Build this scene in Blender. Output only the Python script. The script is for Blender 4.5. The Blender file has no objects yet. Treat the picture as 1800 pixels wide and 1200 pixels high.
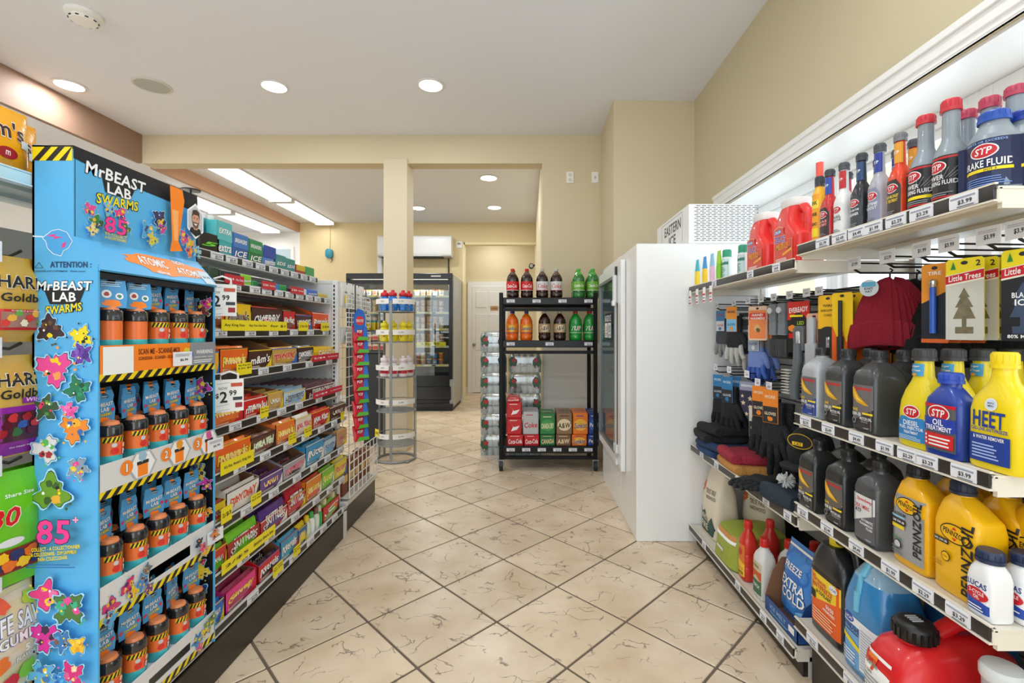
import bpy, bmesh, math, random
from mathutils import Vector, Matrix
random.seed(7)
PI = math.pi
H = 1.3; F = 828.0; VX = 927.0; VY = 582.0      # eye height, focal length in pixels, vanishing point
SC = bpy.context.scene; COL = SC.collection
# ------------------------------------------------------------------ camera, world, lights, exposure
cd = bpy.data.cameras.new('camera'); cam = bpy.data.objects.new('camera', cd); COL.objects.link(cam)
cam.location = (0, 0, H); cam.rotation_euler = (PI/2, 0, 0)
cd.sensor_width = 36; cd.lens = 36*F/1800; cd.shift_x = -(VX-900)/1800; cd.shift_y = -(600-VY)/1800
cd.clip_start = .02; SC.camera = cam
W = bpy.data.worlds.new('sky'); SC.world = W; W.use_nodes = True
bg = W.node_tree.nodes['Background']; bg.inputs[0].default_value = (.86, .94, 1, 1); bg.inputs[1].default_value = 2.6
SC.view_settings.view_transform = 'Standard'; SC.view_settings.look = 'None'
SC.view_settings.gamma = 1; SC.view_settings.use_curve_mapping = False; SC.view_settings.exposure = 0.32
SC.cycles.use_denoising = True; SC.cycles.max_bounces = 8; SC.cycles.diffuse_bounces = 5
SC.cycles.caustics_reflective = False; SC.cycles.caustics_refractive = False; SC.cycles.sample_clamp_indirect = 6

def lamp(name, loc, sx, sy, watts, col=(.92, .97, 1), rot=(0, 0, 0), shape='RECTANGLE', spread=PI):
    d = bpy.data.lights.new(name, 'AREA'); d.shape = shape; d.size = sx; d.size_y = sy; d.energy = watts; d.color = col; d.spread = spread
    o = bpy.data.objects.new(name, d); COL.objects.link(o); o.location = loc; o.rotation_euler = rot
    return o
CAN_W, TUBE_W = 8, 3

# ------------------------------------------------------------------ materials
def lin(h):
    h = h.lstrip('#'); v = [int(h[i:i+2], 16)/255 for i in (0, 2, 4)]
    return tuple(x/12.92 if x <= .04045 else ((x+.055)/1.055)**2.4 for x in v)
_m = {}
def M(hexc, rough=.45, metal=0, bump=0, bscale=60, coat=0, trans=0, emit=0, alpha=1, vary=0, spec=.5):
    k = (hexc, rough, metal, bump, bscale, coat, trans, emit, alpha, vary, spec)
    if k in _m: return _m[k]
    m = bpy.data.materials.new('paint_'+hexc.strip('#')); m.use_nodes = True; nt = m.node_tree; b = nt.nodes['Principled BSDF']
    c = lin(hexc)
    b.inputs['Base Color'].default_value = (*c, 1); b.inputs['Roughness'].default_value = rough; b.inputs['Metallic'].default_value = metal
    b.inputs['Coat Weight'].default_value = coat; b.inputs['Transmission Weight'].default_value = trans; b.inputs['Alpha'].default_value = alpha
    b.inputs['Specular IOR Level'].default_value = spec
    if emit:
        b.inputs['Emission Color'].default_value = (*c, 1); b.inputs['Emission Strength'].default_value = emit
    if bump or vary:
        tc = nt.nodes.new('ShaderNodeTexCoord'); n = nt.nodes.new('ShaderNodeTexNoise'); n.inputs['Scale'].default_value = bscale
        n.inputs['Detail'].default_value = 4; nt.links.new(tc.outputs['Object'], n.inputs['Vector'])
        if bump:
            bm_ = nt.nodes.new('ShaderNodeBump'); bm_.inputs['Strength'].default_value = bump; bm_.inputs['Distance'].default_value = .01
            nt.links.new(n.outputs['Fac'], bm_.inputs['Height']); nt.links.new(bm_.outputs['Normal'], b.inputs['Normal'])
        if vary:
            mx = nt.nodes.new('ShaderNodeMixRGB'); mx.blend_type = 'MULTIPLY'; mx.inputs[0].default_value = vary; mx.inputs[1].default_value = (*c, 1)
            nt.links.new(n.outputs['Fac'], mx.inputs[2]); nt.links.new(mx.outputs[0], b.inputs['Base Color'])
    _m[k] = m; return m
def paint(hexc): return M(hexc, .6, bump=.04, bscale=18)
def glassy(name, tint='#ffffff', mix=.12, rough=.02):     # a thin pane: mostly clear, part mirror
    k = ('g', name)
    if k in _m: return _m[k]
    m = bpy.data.materials.new(name); m.use_nodes = True; nt = m.node_tree; nt.nodes.clear()
    o = nt.nodes.new('ShaderNodeOutputMaterial'); t = nt.nodes.new('ShaderNodeBsdfTransparent'); g = nt.nodes.new('ShaderNodeBsdfGlossy')
    x = nt.nodes.new('ShaderNodeMixShader'); t.inputs[0].default_value = (*lin(tint), 1); g.inputs[1].default_value = rough; x.inputs[0].default_value = mix
    nt.links.new(t.outputs[0], x.inputs[1]); nt.links.new(g.outputs[0], x.inputs[2]); nt.links.new(x.outputs[0], o.inputs[0])
    _m[k] = m; return m
WHITE = M('#e9e9e7', .35); OFFW = M('#e6e3da', .4); GREYW = M('#d3d5d6', .4); BLACK = M('#141414', .4); DARK = M('#26282b', .5)
STEEL = M('#9a9ea1', .3, .9); CHROME = M('#c9cccf', .15, 1); KRAFT = M('#8a5f42', .8); PAPER = M('#f4f4f2', .6); RED = M('#d3141c', .35)
YEL = M('#f3d90f', .45); INK = M('#17181c', .5); CLEAR = glassy('clear_film', '#f4f8fa', .16, .08)

# ------------------------------------------------------------------ mesh builder
class MB:
    def __init__(s): s.v = []; s.f = []; s.mi = []; s.mats = []
    def _m(s, m):
        if m not in s.mats: s.mats.append(m)
        return s.mats.index(m)
    def add(s, vs, fs, m):
        o = len(s.v); k = s._m(m); s.v += [tuple(p) for p in vs]
        for f in fs: s.f.append([i+o for i in f]); s.mi.append(k)
        return s
    def box(s, x0, x1, y0, y1, z0, z1, m, c=0):
        if c <= 0:
            vs = [(x, y, z) for z in (z0, z1) for y in (y0, y1) for x in (x0, x1)]
            return s.add(vs, [(0, 2, 3, 1), (4, 5, 7, 6), (0, 1, 5, 4), (2, 6, 7, 3), (0, 4, 6, 2), (1, 3, 7, 5)], m)
        c = min(c, abs(x1-x0)*.45, abs(y1-y0)*.45, abs(z1-z0)*.45); vs = []; idx = {}
        for i, x in enumerate((x0, x1)):
            for j, y in enumerate((y0, y1)):
                for k, z in enumerate((z0, z1)):
                    sx, sy, sz = (1, -1)[i]*c, (1, -1)[j]*c, (1, -1)[k]*c
                    for a, p in enumerate(((x, y+sy, z+sz), (x+sx, y, z+sz), (x+sx, y+sy, z))): idx[i, j, k, a] = len(vs); vs.append(p)
        g = idx; fs = []
        for i in (0, 1):
            fs.append([g[i, 0, 0, 0], g[i, 1, 0, 0], g[i, 1, 1, 0], g[i, 0, 1, 0]][::-1 if i == 0 else 1])
            fs.append([g[0, i, 0, 1], g[1, i, 0, 1], g[1, i, 1, 1], g[0, i, 1, 1]][::1 if i == 0 else -1])
            fs.append([g[0, 0, i, 2], g[1, 0, i, 2], g[1, 1, i, 2], g[0, 1, i, 2]][::-1 if i == 0 else 1])
        for i in (0, 1):
            for j in (0, 1):
                e = 1 if (i+j) % 2 else -1
                fs.append([g[0, i, j, 1], g[1, i, j, 1], g[1, i, j, 2], g[0, i, j, 2]][::-e])
                fs.append([g[i, 0, j, 0], g[i, 1, j, 0], g[i, 1, j, 2], g[i, 0, j, 2]][::e])
                fs.append([g[i, j, 0, 0], g[i, j, 1, 0], g[i, j, 1, 1], g[i, j, 0, 1]][::-e])
                for k in (0, 1):
                    t = [g[i, j, k, 0], g[i, j, k, 1], g[i, j, k, 2]]; fs.append(t if (i+j+k) % 2 else t[::-1])
        return s.add(vs, fs, m)
    def loft(s, secs, m, n=20, cap=True, axis='z'):
        """secs: (z, w, d, exponent[, ox, oy]) rounded-rectangle sections"""
        vs = []; fs = []
        for q in secs:
            z, w, d, e = q[:4]; ox, oy = (q[4], q[5]) if len(q) > 4 else (0, 0)
            for i in range(n):
                a = 2*PI*(i+.5)/n; ca, sa = math.cos(a), math.sin(a)
                x = ox+w/2*math.copysign(abs(ca)**(2/e), ca); y = oy+d/2*math.copysign(abs(sa)**(2/e), sa)
                vs.append((x, y, z) if axis == 'z' else (x, z, y) if axis == 'y' else (z, x, y))
        for k in range(len(secs)-1):
            for i in range(n):
                j = (i+1) % n; fs.append((k*n+i, k*n+j, (k+1)*n+j, (k+1)*n+i))
        if cap: fs.append(list(range(n))[::-1]); fs.append([(len(secs)-1)*n+i for i in range(n)])
        return s.add(vs, fs, m)
    def lathe(s, prof, m, n=20, x=0, y=0): return s.loft([(z, 2*r, 2*r, 2, x, y) for r, z in prof], m, n)
    def cyl(s, p, q, r, m, n=10, r2=None): return s.tube([p, q], [r, r if r2 is None else r2], m, n)
    def tube(s, pts, r, m, n=8):
        pts = [Vector(p) for p in pts]; rr = r if isinstance(r, (list, tuple)) else [r]*len(pts); vs = []; fs = []
        up = Vector((0, 0, 1))
        for i, p in enumerate(pts):
            t = (pts[min(i+1, len(pts)-1)]-pts[max(i-1, 0)]).normalized()
            a = t.cross(up if abs(t.dot(up)) < .95 else Vector((1, 0, 0))).normalized(); b = a.cross(t)
            for k in range(n):
                th = 2*PI*k/n; vs.append(p+rr[i]*(math.cos(th)*a+math.sin(th)*b))
        for i in range(len(pts)-1):
            for k in range(n): j = (k+1) % n; fs.append((i*n+k, i*n+j, (i+1)*n+j, (i+1)*n+k))
        fs.append(list(range(n))[::-1]); fs.append([(len(pts)-1)*n+k for k in range(n)])
        return s.add(vs, fs, m)
    def prism(s, pts, y0, y1, m, c=0, axis='y'):
        """outline (x,z) given thickness along y; c rounds the rim inward"""
        cx = sum(p[0] for p in pts)/len(pts); cz = sum(p[1] for p in pts)/len(pts); n = len(pts); rings = []
        def ring(k, y): return [(cx+(p[0]-cx)*k, y, cz+(p[1]-cz)*k) for p in pts]
        ext = max(max(abs(p[0]-cx), abs(p[1]-cz)) for p in pts); k = 1-c/ext if c else 1
        R = [ring(k, y0)]+([ring(1, y0+c), ring(1, y1-c)] if c else [])+[ring(k, y1)]
        vs = [p for r in R for p in r]; fs = [list(range(n))]
        for q in range(len(R)-1):
            for i in range(n): j = (i+1) % n; fs.append((q*n+i, (q+1)*n+i, (q+1)*n+j, q*n+j))
        fs.append([(len(R)-1)*n+i for i in range(n)][::-1])
        if axis == 'x': vs = [(y, -x, z) for x, y, z in vs]
        return s.add(vs, fs, m)
    def mesh(s, name, smooth=True):
        me = bpy.data.meshes.new(name); me.from_pydata(s.v, [], s.f)
        for m in s.mats: me.materials.append(m)
        me.polygons.foreach_set('material_index', s.mi)
        if smooth: me.shade_smooth(); me.set_sharp_from_angle(angle=math.radians(38))
        me.update(); return me
    def build(s, name, parent=None, smooth=True, **kw): return put(name, s.mesh(name, smooth), parent, **kw)
def put(name, me, parent=None, loc=None, rz=0, rx=0, ry=0):
    o = bpy.data.objects.new(name, me); COL.objects.link(o)
    if parent: o.parent = parent
    if loc: o.location = loc
    if rz or rx or ry: o.rotation_euler = (rx, ry, rz)
    return o
def thing(name, label, cat, loc=(0, 0, 0), rz=0, group=None, rx=0, ry=0):
    o = bpy.data.objects.new(name, None); COL.objects.link(o); o.location = loc; o.rotation_euler = (rx, ry, rz); o.empty_display_size = .05
    return tag(o, label, cat, group)
def tag(o, label, cat, group=None):
    o['label'] = label; o['category'] = cat
    if group: o['group'] = group
    return o
def struct(o): o['kind'] = 'structure'; return o
def stuff(o): o['kind'] = 'stuff'; return o
KIDS = {}
def dup(root, loc, rz=0, label=None, group=None, rx=0, ry=0):
    if root.name not in KIDS: KIDS[root.name] = [(c, list(c.children)) for c in root.children]
    r = root.copy(); COL.objects.link(r); r.location = loc; r.rotation_euler = (rx, ry, rz)
    if label: r['label'] = label
    if group: r['group'] = group
    for c, gs in KIDS[root.name]:
        d = c.copy(); COL.objects.link(d); d.parent = r
        for g in gs: e = g.copy(); COL.objects.link(e); e.parent = d
    return r
ORD = 'first second third fourth fifth sixth seventh eighth ninth tenth eleventh twelfth thirteenth fourteenth fifteenth sixteenth'.split()

# ------------------------------------------------------------------ printed decals (flat ink with lettering, on the thing's real surface)
_txt = {}
def txt(s, bold=0, shear=0):
    k = (s, bold, shear)
    if k in _txt: return _txt[k]
    cu = bpy.data.curves.new('t', 'FONT'); cu.body = s; cu.resolution_u = 2; cu.offset = .022*bold; cu.shear = shear
    cu.space_character = 1+.05*bold; cu.fill_mode = 'FRONT'
    o = bpy.data.objects.new('t', cu); me = bpy.data.meshes.new_from_object(o)
    vs = [(v.co.x, v.co.y) for v in me.vertices]; fs = [list(p.vertices) for p in me.polygons]
    bpy.data.objects.remove(o); bpy.data.curves.remove(cu); bpy.data.meshes.remove(me)
    x0 = min(v[0] for v in vs); x1 = max(v[0] for v in vs); y0 = min(v[1] for v in vs); y1 = max(v[1] for v in vs)
    _txt[k] = ([((x-x0)/(x1-x0)-.5, (y-y0)/(y1-y0)-.5) for x, y in vs], fs, (x1-x0)/(y1-y0)); return _txt[k]
def flat(y): return lambda u, v, e: (u, y-e, v)
def cylf(R, z=0): return lambda u, v, e: ((R+e)*math.sin(u/R), -(R+e)*math.cos(u/R), v+z)
def supf(secs):
    def f(u, v, e):
        a = secs[0]; b = secs[-1]
        for i in range(len(secs)-1):
            if secs[i][0] <= v <= secs[i+1][0]: a, b = secs[i], secs[i+1]; break
        t = 0 if b[0] == a[0] else min(1, max(0, (v-a[0])/(b[0]-a[0]))); g = lambda i: a[i]+(b[i]-a[i])*t
        w, d, n = g(1), g(2), g(3); ox, oy = (g(4), g(5)) if len(a) > 4 else (0, 0)
        k = min(.985, abs(2*(u-ox)/w)); return (u, oy-d/2*(1-k**n)**(1/n)-e, v)
    return f
def plane(o, ud, vd):
    o, ud, vd = Vector(o), Vector(ud).normalized(), Vector(vd).normalized(); n = ud.cross(vd)
    return lambda u, v, e: o+ud*u+vd*v+n*e
class D:
    EPS = .0003; FLAT = .00009
    def __init__(s, surf, curved=False, e0=.0006): s.s = surf; s.b = MB(); s.e = e0; s.nu = 10 if curved else 1; s.nv = 3 if curved else 1; s.EPS = D.EPS if curved else D.FLAT
    def _put(s, pts, fs, m):
        s.e += s.EPS; s.b.add([s.s(u, v, s.e) for u, v in pts], fs, m); return s
    def rect(s, u0, v0, u1, v1, m):
        nu, nv = s.nu, s.nv; pts = [(u0+(u1-u0)*i/nu, v0+(v1-v0)*j/nv) for j in range(nv+1) for i in range(nu+1)]
        return s._put(pts, [(j*(nu+1)+i, j*(nu+1)+i+1, (j+1)*(nu+1)+i+1, (j+1)*(nu+1)+i) for j in range(nv) for i in range(nu)], m)
    def ell(s, cx, cy, rx, ry, m, n=20):
        if s.nu > 1: return s.poly([(cx+rx*math.cos(2*PI*i/n), cy+ry*math.sin(2*PI*i/n)) for i in range(n)], m)
        return s._put([(cx, cy)]+[(cx+rx*math.cos(2*PI*i/n), cy+ry*math.sin(2*PI*i/n)) for i in range(n)], [(0, 1+i, 1+(i+1) % n) for i in range(n)], m)
    def poly(s, pts, m):
        if s.nu == 1: return s._put(pts, [list(range(len(pts)))], m)
        def clip(P, k, lo, hi):
            for sg, lim in ((1, lo), (-1, -hi)):
                Q = []
                for i in range(len(P)):
                    a, b = P[i-1], P[i]; da, db = sg*a[k]-lim, sg*b[k]-lim
                    if (da < 0) != (db < 0): t = da/(da-db); Q.append((a[0]+(b[0]-a[0])*t, a[1]+(b[1]-a[1])*t))
                    if db >= 0: Q.append(b)
                P = Q
                if not P: break
            return P
        us = [p[0] for p in pts]; vs = [p[1] for p in pts]; V = []; Fs = []; n = 8; nv = s.nv
        for i in range(n):
            S_ = clip(pts, 0, min(us)+(max(us)-min(us))*i/n, min(us)+(max(us)-min(us))*(i+1)/n)
            for j in range(nv):
                R_ = clip(S_, 1, min(vs)+(max(vs)-min(vs))*j/nv, min(vs)+(max(vs)-min(vs))*(j+1)/nv) if S_ else []
                if len(R_) > 2: Fs.append(list(range(len(V), len(V)+len(R_)))); V += R_
        return s._put(V, Fs, m) if Fs else s
    def line(s, pts, w, m):
        for (a, b), (c, d) in zip(pts, pts[1:]):
            L = math.hypot(c-a, d-b) or 1; nx, ny = -(d-b)/L*w/2, (c-a)/L*w/2
            s.b.add([s.s(u, v, s.e+s.EPS) for u, v in ((a-nx, b-ny), (c-nx, d-ny), (c+nx, d+ny), (a+nx, b+ny))], [(0, 1, 2, 3)], m)
        s.e += s.EPS; return s
    def text(s, t, cx, cy, w, h=None, m=INK, bold=1, shear=0, rot=0, out=None, ow=.1):
        if not t.strip(): return s
        vs, fs, asp = txt(t, bold, shear); h = h or w/asp; c, r = math.cos(rot), math.sin(rot)
        if out is not None:      # a printed outline: the same letters, fattened, one ink layer below
            v2, f2, a2 = txt(t, bold+3*ow*10*.35, shear); k = ow*h
            s._put([(cx+x*(w+k)*c-y*(h+k)*r, cy+x*(w+k)*r+y*(h+k)*c) for x, y in v2], f2, out)
        return s._put([(cx+x*w*c-y*h*r, cy+x*w*r+y*h*c) for x, y in vs], fs, m)
    def lines(s, u0, v0, u1, v1, n, m, k=.45):     # rows of print too small to read
        dv = (v1-v0)/n
        for i in range(n):
            a = u1-(u1-u0)*random.uniform(0, .3); s.rect(u0, v0+dv*i, a, v0+dv*(i+k), m); s.e -= s.EPS
        s.e += s.EPS; return s
    def haz(s, u0, v0, u1, v1, n, slant=1.0):      # yellow and black warning stripes
        s.rect(u0, v0, u1, v1, YEL); w = (u1-u0)/n; sl = (v1-v0)*slant
        for i in range(n):
            a = u0+w*i; b = a+w*.5; q = [(a, v0), (b, v0), (min(b+sl, u1), v1), (min(a+sl, u1), v1)]
            s.poly(q, INK); s.e -= s.EPS
        s.e += s.EPS; return s
    def blob(s, cx, cy, r, m, n=14, rough=.35, ky=1):
        pts = [(cx, cy)]
        for i in range(n):
            k = r*(1-rough*random.random()); pts.append((cx+k*math.cos(2*PI*i/n), cy+ky*k*math.sin(2*PI*i/n)))
        return s._put(pts, [(0, 1+i, 1+(i+1) % n) for i in range(n)], m)
    def mesh(s, name='label'): return s.b.mesh(name, False)
    def build(s, name='label', parent=None): return put(name, s.mesh(name), parent)
def yat(px, X): return X*F/(px-VX)
def zat(py, Y): return H-(py-VY)/F*Y
def xat(px, Y): return (px-VX)/F*Y
# ------------------------------------------------------------------ the room
ZC, ZL, YB, YF, XR, XS = 3.44, 3.13, 5.137, 8.7, 1.553, -4.2
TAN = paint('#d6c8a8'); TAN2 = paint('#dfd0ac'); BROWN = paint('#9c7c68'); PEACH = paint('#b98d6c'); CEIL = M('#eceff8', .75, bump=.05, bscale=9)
CEIL2 = M('#eceff8', .7)
def slab(name, *a, m=TAN, c=0): return struct(MB().box(*a, m, c).build(name, smooth=False))
# floor: grout bed with separate tiles laid on the diagonal
def tile_mat():
    m = bpy.data.materials.new('ceramic_tile'); m.use_nodes = True; nt = m.node_tree; b = nt.nodes['Principled BSDF']; L = nt.links.new; N = nt.nodes.new
    g = N('ShaderNodeNewGeometry'); oi = N('ShaderNodeObjectInfo')
    n1 = N('ShaderNodeTexNoise'); n1.inputs['Scale'].default_value = 3.5; n1.inputs['Detail'].default_value = 6
    L(g.outputs['Position'], n1.inputs['Vector'])
    r1 = N('ShaderNodeValToRGB'); r1.color_ramp.elements[0].position = .3; r1.color_ramp.elements[0].color = (*lin('#d0b898'), 1)
    r1.color_ramp.elements[1].position = .7; r1.color_ramp.elements[1].color = (*lin('#ead8bf'), 1); L(n1.outputs['Fac'], r1.inputs[0])
    # fine dark pits and cracks, in patches
    w = N('ShaderNodeTexNoise'); w.inputs['Scale'].default_value = 5; w.inputs['Detail'].default_value = 5; L(g.outputs['Position'], w.inputs['Vector'])
    ad = N('ShaderNodeMixRGB'); ad.blend_type = 'ADD'; ad.inputs[0].default_value = .35; L(g.outputs['Position'], ad.inputs[1]); L(w.outputs['Color'], ad.inputs[2])
    mp = N('ShaderNodeMapping'); mp.inputs['Scale'].default_value = (7, 11, 1); mp.inputs['Rotation'].default_value = (0, 0, .5); L(ad.outputs[0], mp.inputs['Vector'])
    v = N('ShaderNodeTexVoronoi'); v.feature = 'DISTANCE_TO_EDGE'; v.inputs['Scale'].default_value = 1.0; L(mp.outputs[0], v.inputs['Vector'])
    r2 = N('ShaderNodeValToRGB'); r2.color_ramp.elements[0].position = .0; r2.color_ramp.elements[0].color = (1, 1, 1, 1)
    r2.color_ramp.elements[1].position = .03; r2.color_ramp.elements[1].color = (0, 0, 0, 1); L(v.outputs['Distance'], r2.inputs[0])
    n3 = N('ShaderNodeTexNoise'); n3.inputs['Scale'].default_value = 9; n3.inputs['Detail'].default_value = 3; L(g.outputs['Position'], n3.inputs['Vector'])
    r3 = N('ShaderNodeValToRGB'); r3.color_ramp.elements[0].position = .5; r3.color_ramp.elements[1].position = .56; L(n3.outputs['Fac'], r3.inputs[0])
    mu = N('ShaderNodeMath'); mu.operation = 'MULTIPLY'; L(r2.outputs[0], mu.inputs[0]); L(r3.outputs[0], mu.inputs[1])
    mu2 = N('ShaderNodeMath'); mu2.operation = 'MULTIPLY'; mu2.inputs[1].default_value = .8; L(mu.outputs[0], mu2.inputs[0])
    hs = N('ShaderNodeHueSaturation'); mr = N('ShaderNodeMapRange'); mr.inputs[3].default_value = .9; mr.inputs[4].default_value = 1.06
    L(oi.outputs['Random'], mr.inputs[0]); L(mr.outputs[0], hs.inputs['Value']); L(r1.outputs[0], hs.inputs['Color'])
    mx = N('ShaderNodeMixRGB'); L(mu2.outputs[0], mx.inputs[0]); L(hs.outputs[0], mx.inputs[1]); mx.inputs[2].default_value = (*lin('#4a3a2c'), 1)
    L(mx.outputs[0], b.inputs['Base Color']); b.inputs['Roughness'].default_value = .33
    bp = N('ShaderNodeBump'); bp.inputs['Strength'].default_value = .25; bp.inputs['Distance'].default_value = -.004; L(mu.outputs[0], bp.inputs['Height']); L(bp.outputs[0], b.inputs['Normal'])
    return m
TILE = tile_mat()
fl = slab('floor', -6, 2.4, -3, 10.3, -.08, -.004, m=M('#6f6254', .9, bump=.2, bscale=120))
TS = .289; te = TS*math.sqrt(2)-.011; tm = MB().box(-te/2, te/2, -te/2, te/2, -.008, 0, TILE, .0022).mesh('tile')
rest = MB()
for i in range(-26, 30):
    for j in range(-26, 30):
        x = -.7145+(i-j)*TS; y = 2.111+(i+j+1)*TS
        if not (-5.9 < x < 2.2 and -2.8 < y < 10.2): continue
        px = VX+x/y*F if y > .8 else 1e9
        seen = y > 1.4 and ((-1.45 < x < 1.25 and y < 5.3) or (y >= 4.6 and -1.9 < x < .45))
        if seen: put('tile', tm, fl, loc=(x, y, 0), rz=PI/4)
        else:
            q = [(x+te/1.414*a, y+te/1.414*b, -.0005) for a, b in ((1, 0), (0, 1), (-1, 0), (0, -1))]
            rest.add(q, [(0, 1, 2, 3)], TILE)
stuff(rest.build('outlying_tiles', fl, smooth=False))
# ceilings and soffits
slab('ceiling', XS, 2.4, -3, YB+.09, ZC, ZC+.1, m=CEIL)
slab('ceiling_far', XS, 1, YB+.09, 10.3, 3.30, 3.4, m=CEIL2)
slab('ceiling_low', -6, XS-.05, -3, 10.3, ZL, ZL+.06, m=CEIL2)
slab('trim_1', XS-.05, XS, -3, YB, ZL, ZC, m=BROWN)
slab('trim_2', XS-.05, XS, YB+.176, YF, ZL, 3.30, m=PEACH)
# middle wall: header beam, right-hand jamb, column
slab('wall_middle', .161, .80, YB, YB+.176, 0, ZC)
slab('beam', XS, .161, YB, YB+.176, ZL, ZC)
slab('column', -1.563, -1.303, YB-.025, YB+.25, 0, 3.175, m=paint('#d9ccb0'), c=.004)
slab('wall_middle_pale', .165, .80, YB-.012, YB, 0, 1.17, m=paint('#f0ebe0'))  # thin cream slab, paler than the wall it covers
slab('wall_alcove', .80, XR, 4.374, YB+.176, 0, ZC, m=TAN)
slab('wall_side', .155, .30, YB+.176, 10.3, 0, 3.3, m=TAN2)
slab('baseboard_side', .135, .155, YB+.18, 10.2, 0, .11, m=WHITE)
# far wall with the opening to the hall
xo0, xo1, zo = -1.177, .155, 2.918
FARY = paint('#e0cc9e')
slab('wall_far', XS, xo0, YF, YF+.12, 0, 3.3, m=FARY); slab('wall_far', xo0, xo1, YF, YF+.12, zo, 3.3, m=FARY)
slab('wall_far', -6, XS, YF, YF+.12, 0, ZL, m=M('#eceae6', .6))
slab('wall_hall', -2.2, .155, 9.98, 10.1, 0, 3.3, m=TAN2); slab('wall_hall', -2.2, -2.1, YF+.12, 9.98, 0, 3.3, m=TAN2)
slab('baseboard_far', XS, xo0, YF-.015, YF, 0, .12, m=WHITE); slab('baseboard_hall', -2.1, -1.2, 9.96, 9.98, 0, .12, m=WHITE)
slab('trim_3', xo0-.02, xo0+.02, YF-.012, YF+.13, 0, zo+.02, m=paint('#f1e3b8')); slab('trim_4', xo0, xo1, YF-.012, YF+.13, zo-.02, zo+.02, m=paint('#f1e3b8'))
slab('wall_left', -6, -5.9, -3, 10.3, 0, ZL, m=M('#e8e8e6', .6))
# interior window on the far left
wf = struct(MB().box(-5.25, -4.3, YF-.03, YF, 2.28, 2.86, WHITE, .005).build('window_2'))
MB().box(-5.19, -4.36, YF-.034, YF-.03, 2.33, 2.81, M('#b9cbd6', .15)).build('window_pane', wf)
# hall door with six panels
dx0, dx1, dz, dy = -1.168, -.506, 2.25, 9.96
DW = M('#eeeeee', .4); dr = struct(MB().box(dx0, dx1, dy-.03, dy, .01, dz, DW, .003).build('door_1'))
for r, (a, b) in enumerate(((.06, .36), (.40, .74), (.80, .95))):
    for q in (0, 1):
        w = dx1-dx0; xa = dx0+w*(.12+.42*q); MB().box(xa, xa+w*.34, dy-.042, dy-.028, dz*a, dz*b, DW, .012).build('door_panel', dr)
MB().lathe([(.012, 0), (.012, .03), (.03, .035), (.034, .055), (.02, .07)], STEEL, 12).build('door_handle', dr, loc=(dx0+.05, dy-.03, 1.02), rx=PI/2)
slab('trim_5', dx0-.09, dx0, dy-.02, dy+.02, 0, dz+.09, m=DW); slab('trim_6', dx1, dx1+.09, dy-.02, dy+.02, 0, dz+.09, m=DW); slab('trim_7', dx0, dx1, dy-.02, dy+.02, dz, dz+.09, m=DW)
# right wall with the deep window bay
ZW, WY0, WY1, SILL = 2.294, -.4, 3.77, .8
RW = paint('#cfc3a2')
slab('wall_right', XR, 2.3, -3, 4.4, ZW, ZC, m=RW); slab('wall_right', XR, 2.3, -3, 4.4, 0, SILL, m=RW)
slab('wall_right', XR, 2.3, WY1, 4.4, SILL, ZW, m=RW); slab('wall_right', XR, 2.3, -3, WY0, SILL, ZW, m=RW)
WT = M('#f2f2f0', .35)
slab('trim_8', XR+.012, 2.0, WY0, WY1, ZW-.012, ZW, m=WT); slab('trim_9', XR+.002, 2.0, WY1-.012, WY1, SILL, ZW, m=WT); slab('windowsill', XR-.0, 1.84, WY0, WY1, SILL, SILL+.02, m=WT)
cs = MB()                                          # moulded casing: three stepped profiles
for a, b, t in ((0, .107, .016), (.028, .107, .024), (.075, .107, .034), (.0, .012, .022)): cs.box(XR-t, XR, WY0-.05, WY1+.107, ZW+a, ZW+b, WT, .003)
struct(cs.build('trim_10')); cs = MB()
for a, b, t in ((0, .107, .016), (.028, .107, .024), (.075, .107, .034)): cs.box(XR-t, XR, WY1+a, WY1+b, SILL, ZW, WT, .003)
struct(cs.build('trim_11'))
PANE = glassy('window_glass', '#fbfdff', .05)
wx = 1.84; ys = [WY0, .97, 1.92, 2.85, WY1-.012]
for i in range(4):
    a, b = ys[i], ys[i+1]; fr = MB()
    for (y0, y1, z0, z1) in ((a, a+.055, SILL+.02, ZW-.012), (b-.055, b, SILL+.02, ZW-.012), (a+.055, b-.055, ZW-.075, ZW-.012), (a+.055, b-.055, SILL+.02, SILL+.09)): fr.box(wx, wx+.08, y0, y1, z0, z1, WT, .004)
    for (y0, y1, z0, z1) in ((a+.055, a+.1, SILL+.09, ZW-.075), (b-.1, b-.055, SILL+.09, ZW-.075), (a+.1, b-.1, ZW-.12, ZW-.075), (a+.1, b-.1, SILL+.09, SILL+.13)): fr.box(wx+.03, wx+.07, y0, y1, z0, z1, WT, .004)
    w_ = struct(fr.build('window_1' if i == 0 else 'window_1')); MB().box(wx+.048, wx+.052, a+.1, b-.1, SILL+.13, ZW-.12, PANE).build('window_pane', w_)
# unseen rear wall, its openings shaped to let sky light in as frontal fill
slab('wall_rear', -6, 2.4, -3.1, -3, 0, .35, m=TAN); slab('wall_rear', -6, 2.4, -3.1, -3, 2.9, ZC+.1, m=TAN)
for i, x in enumerate((-6, -4.0, -2.0, 0, 2.2)): slab('wall_rear', x, x+.2, -3.1, -3, .35, 2.9, m=TAN)
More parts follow.
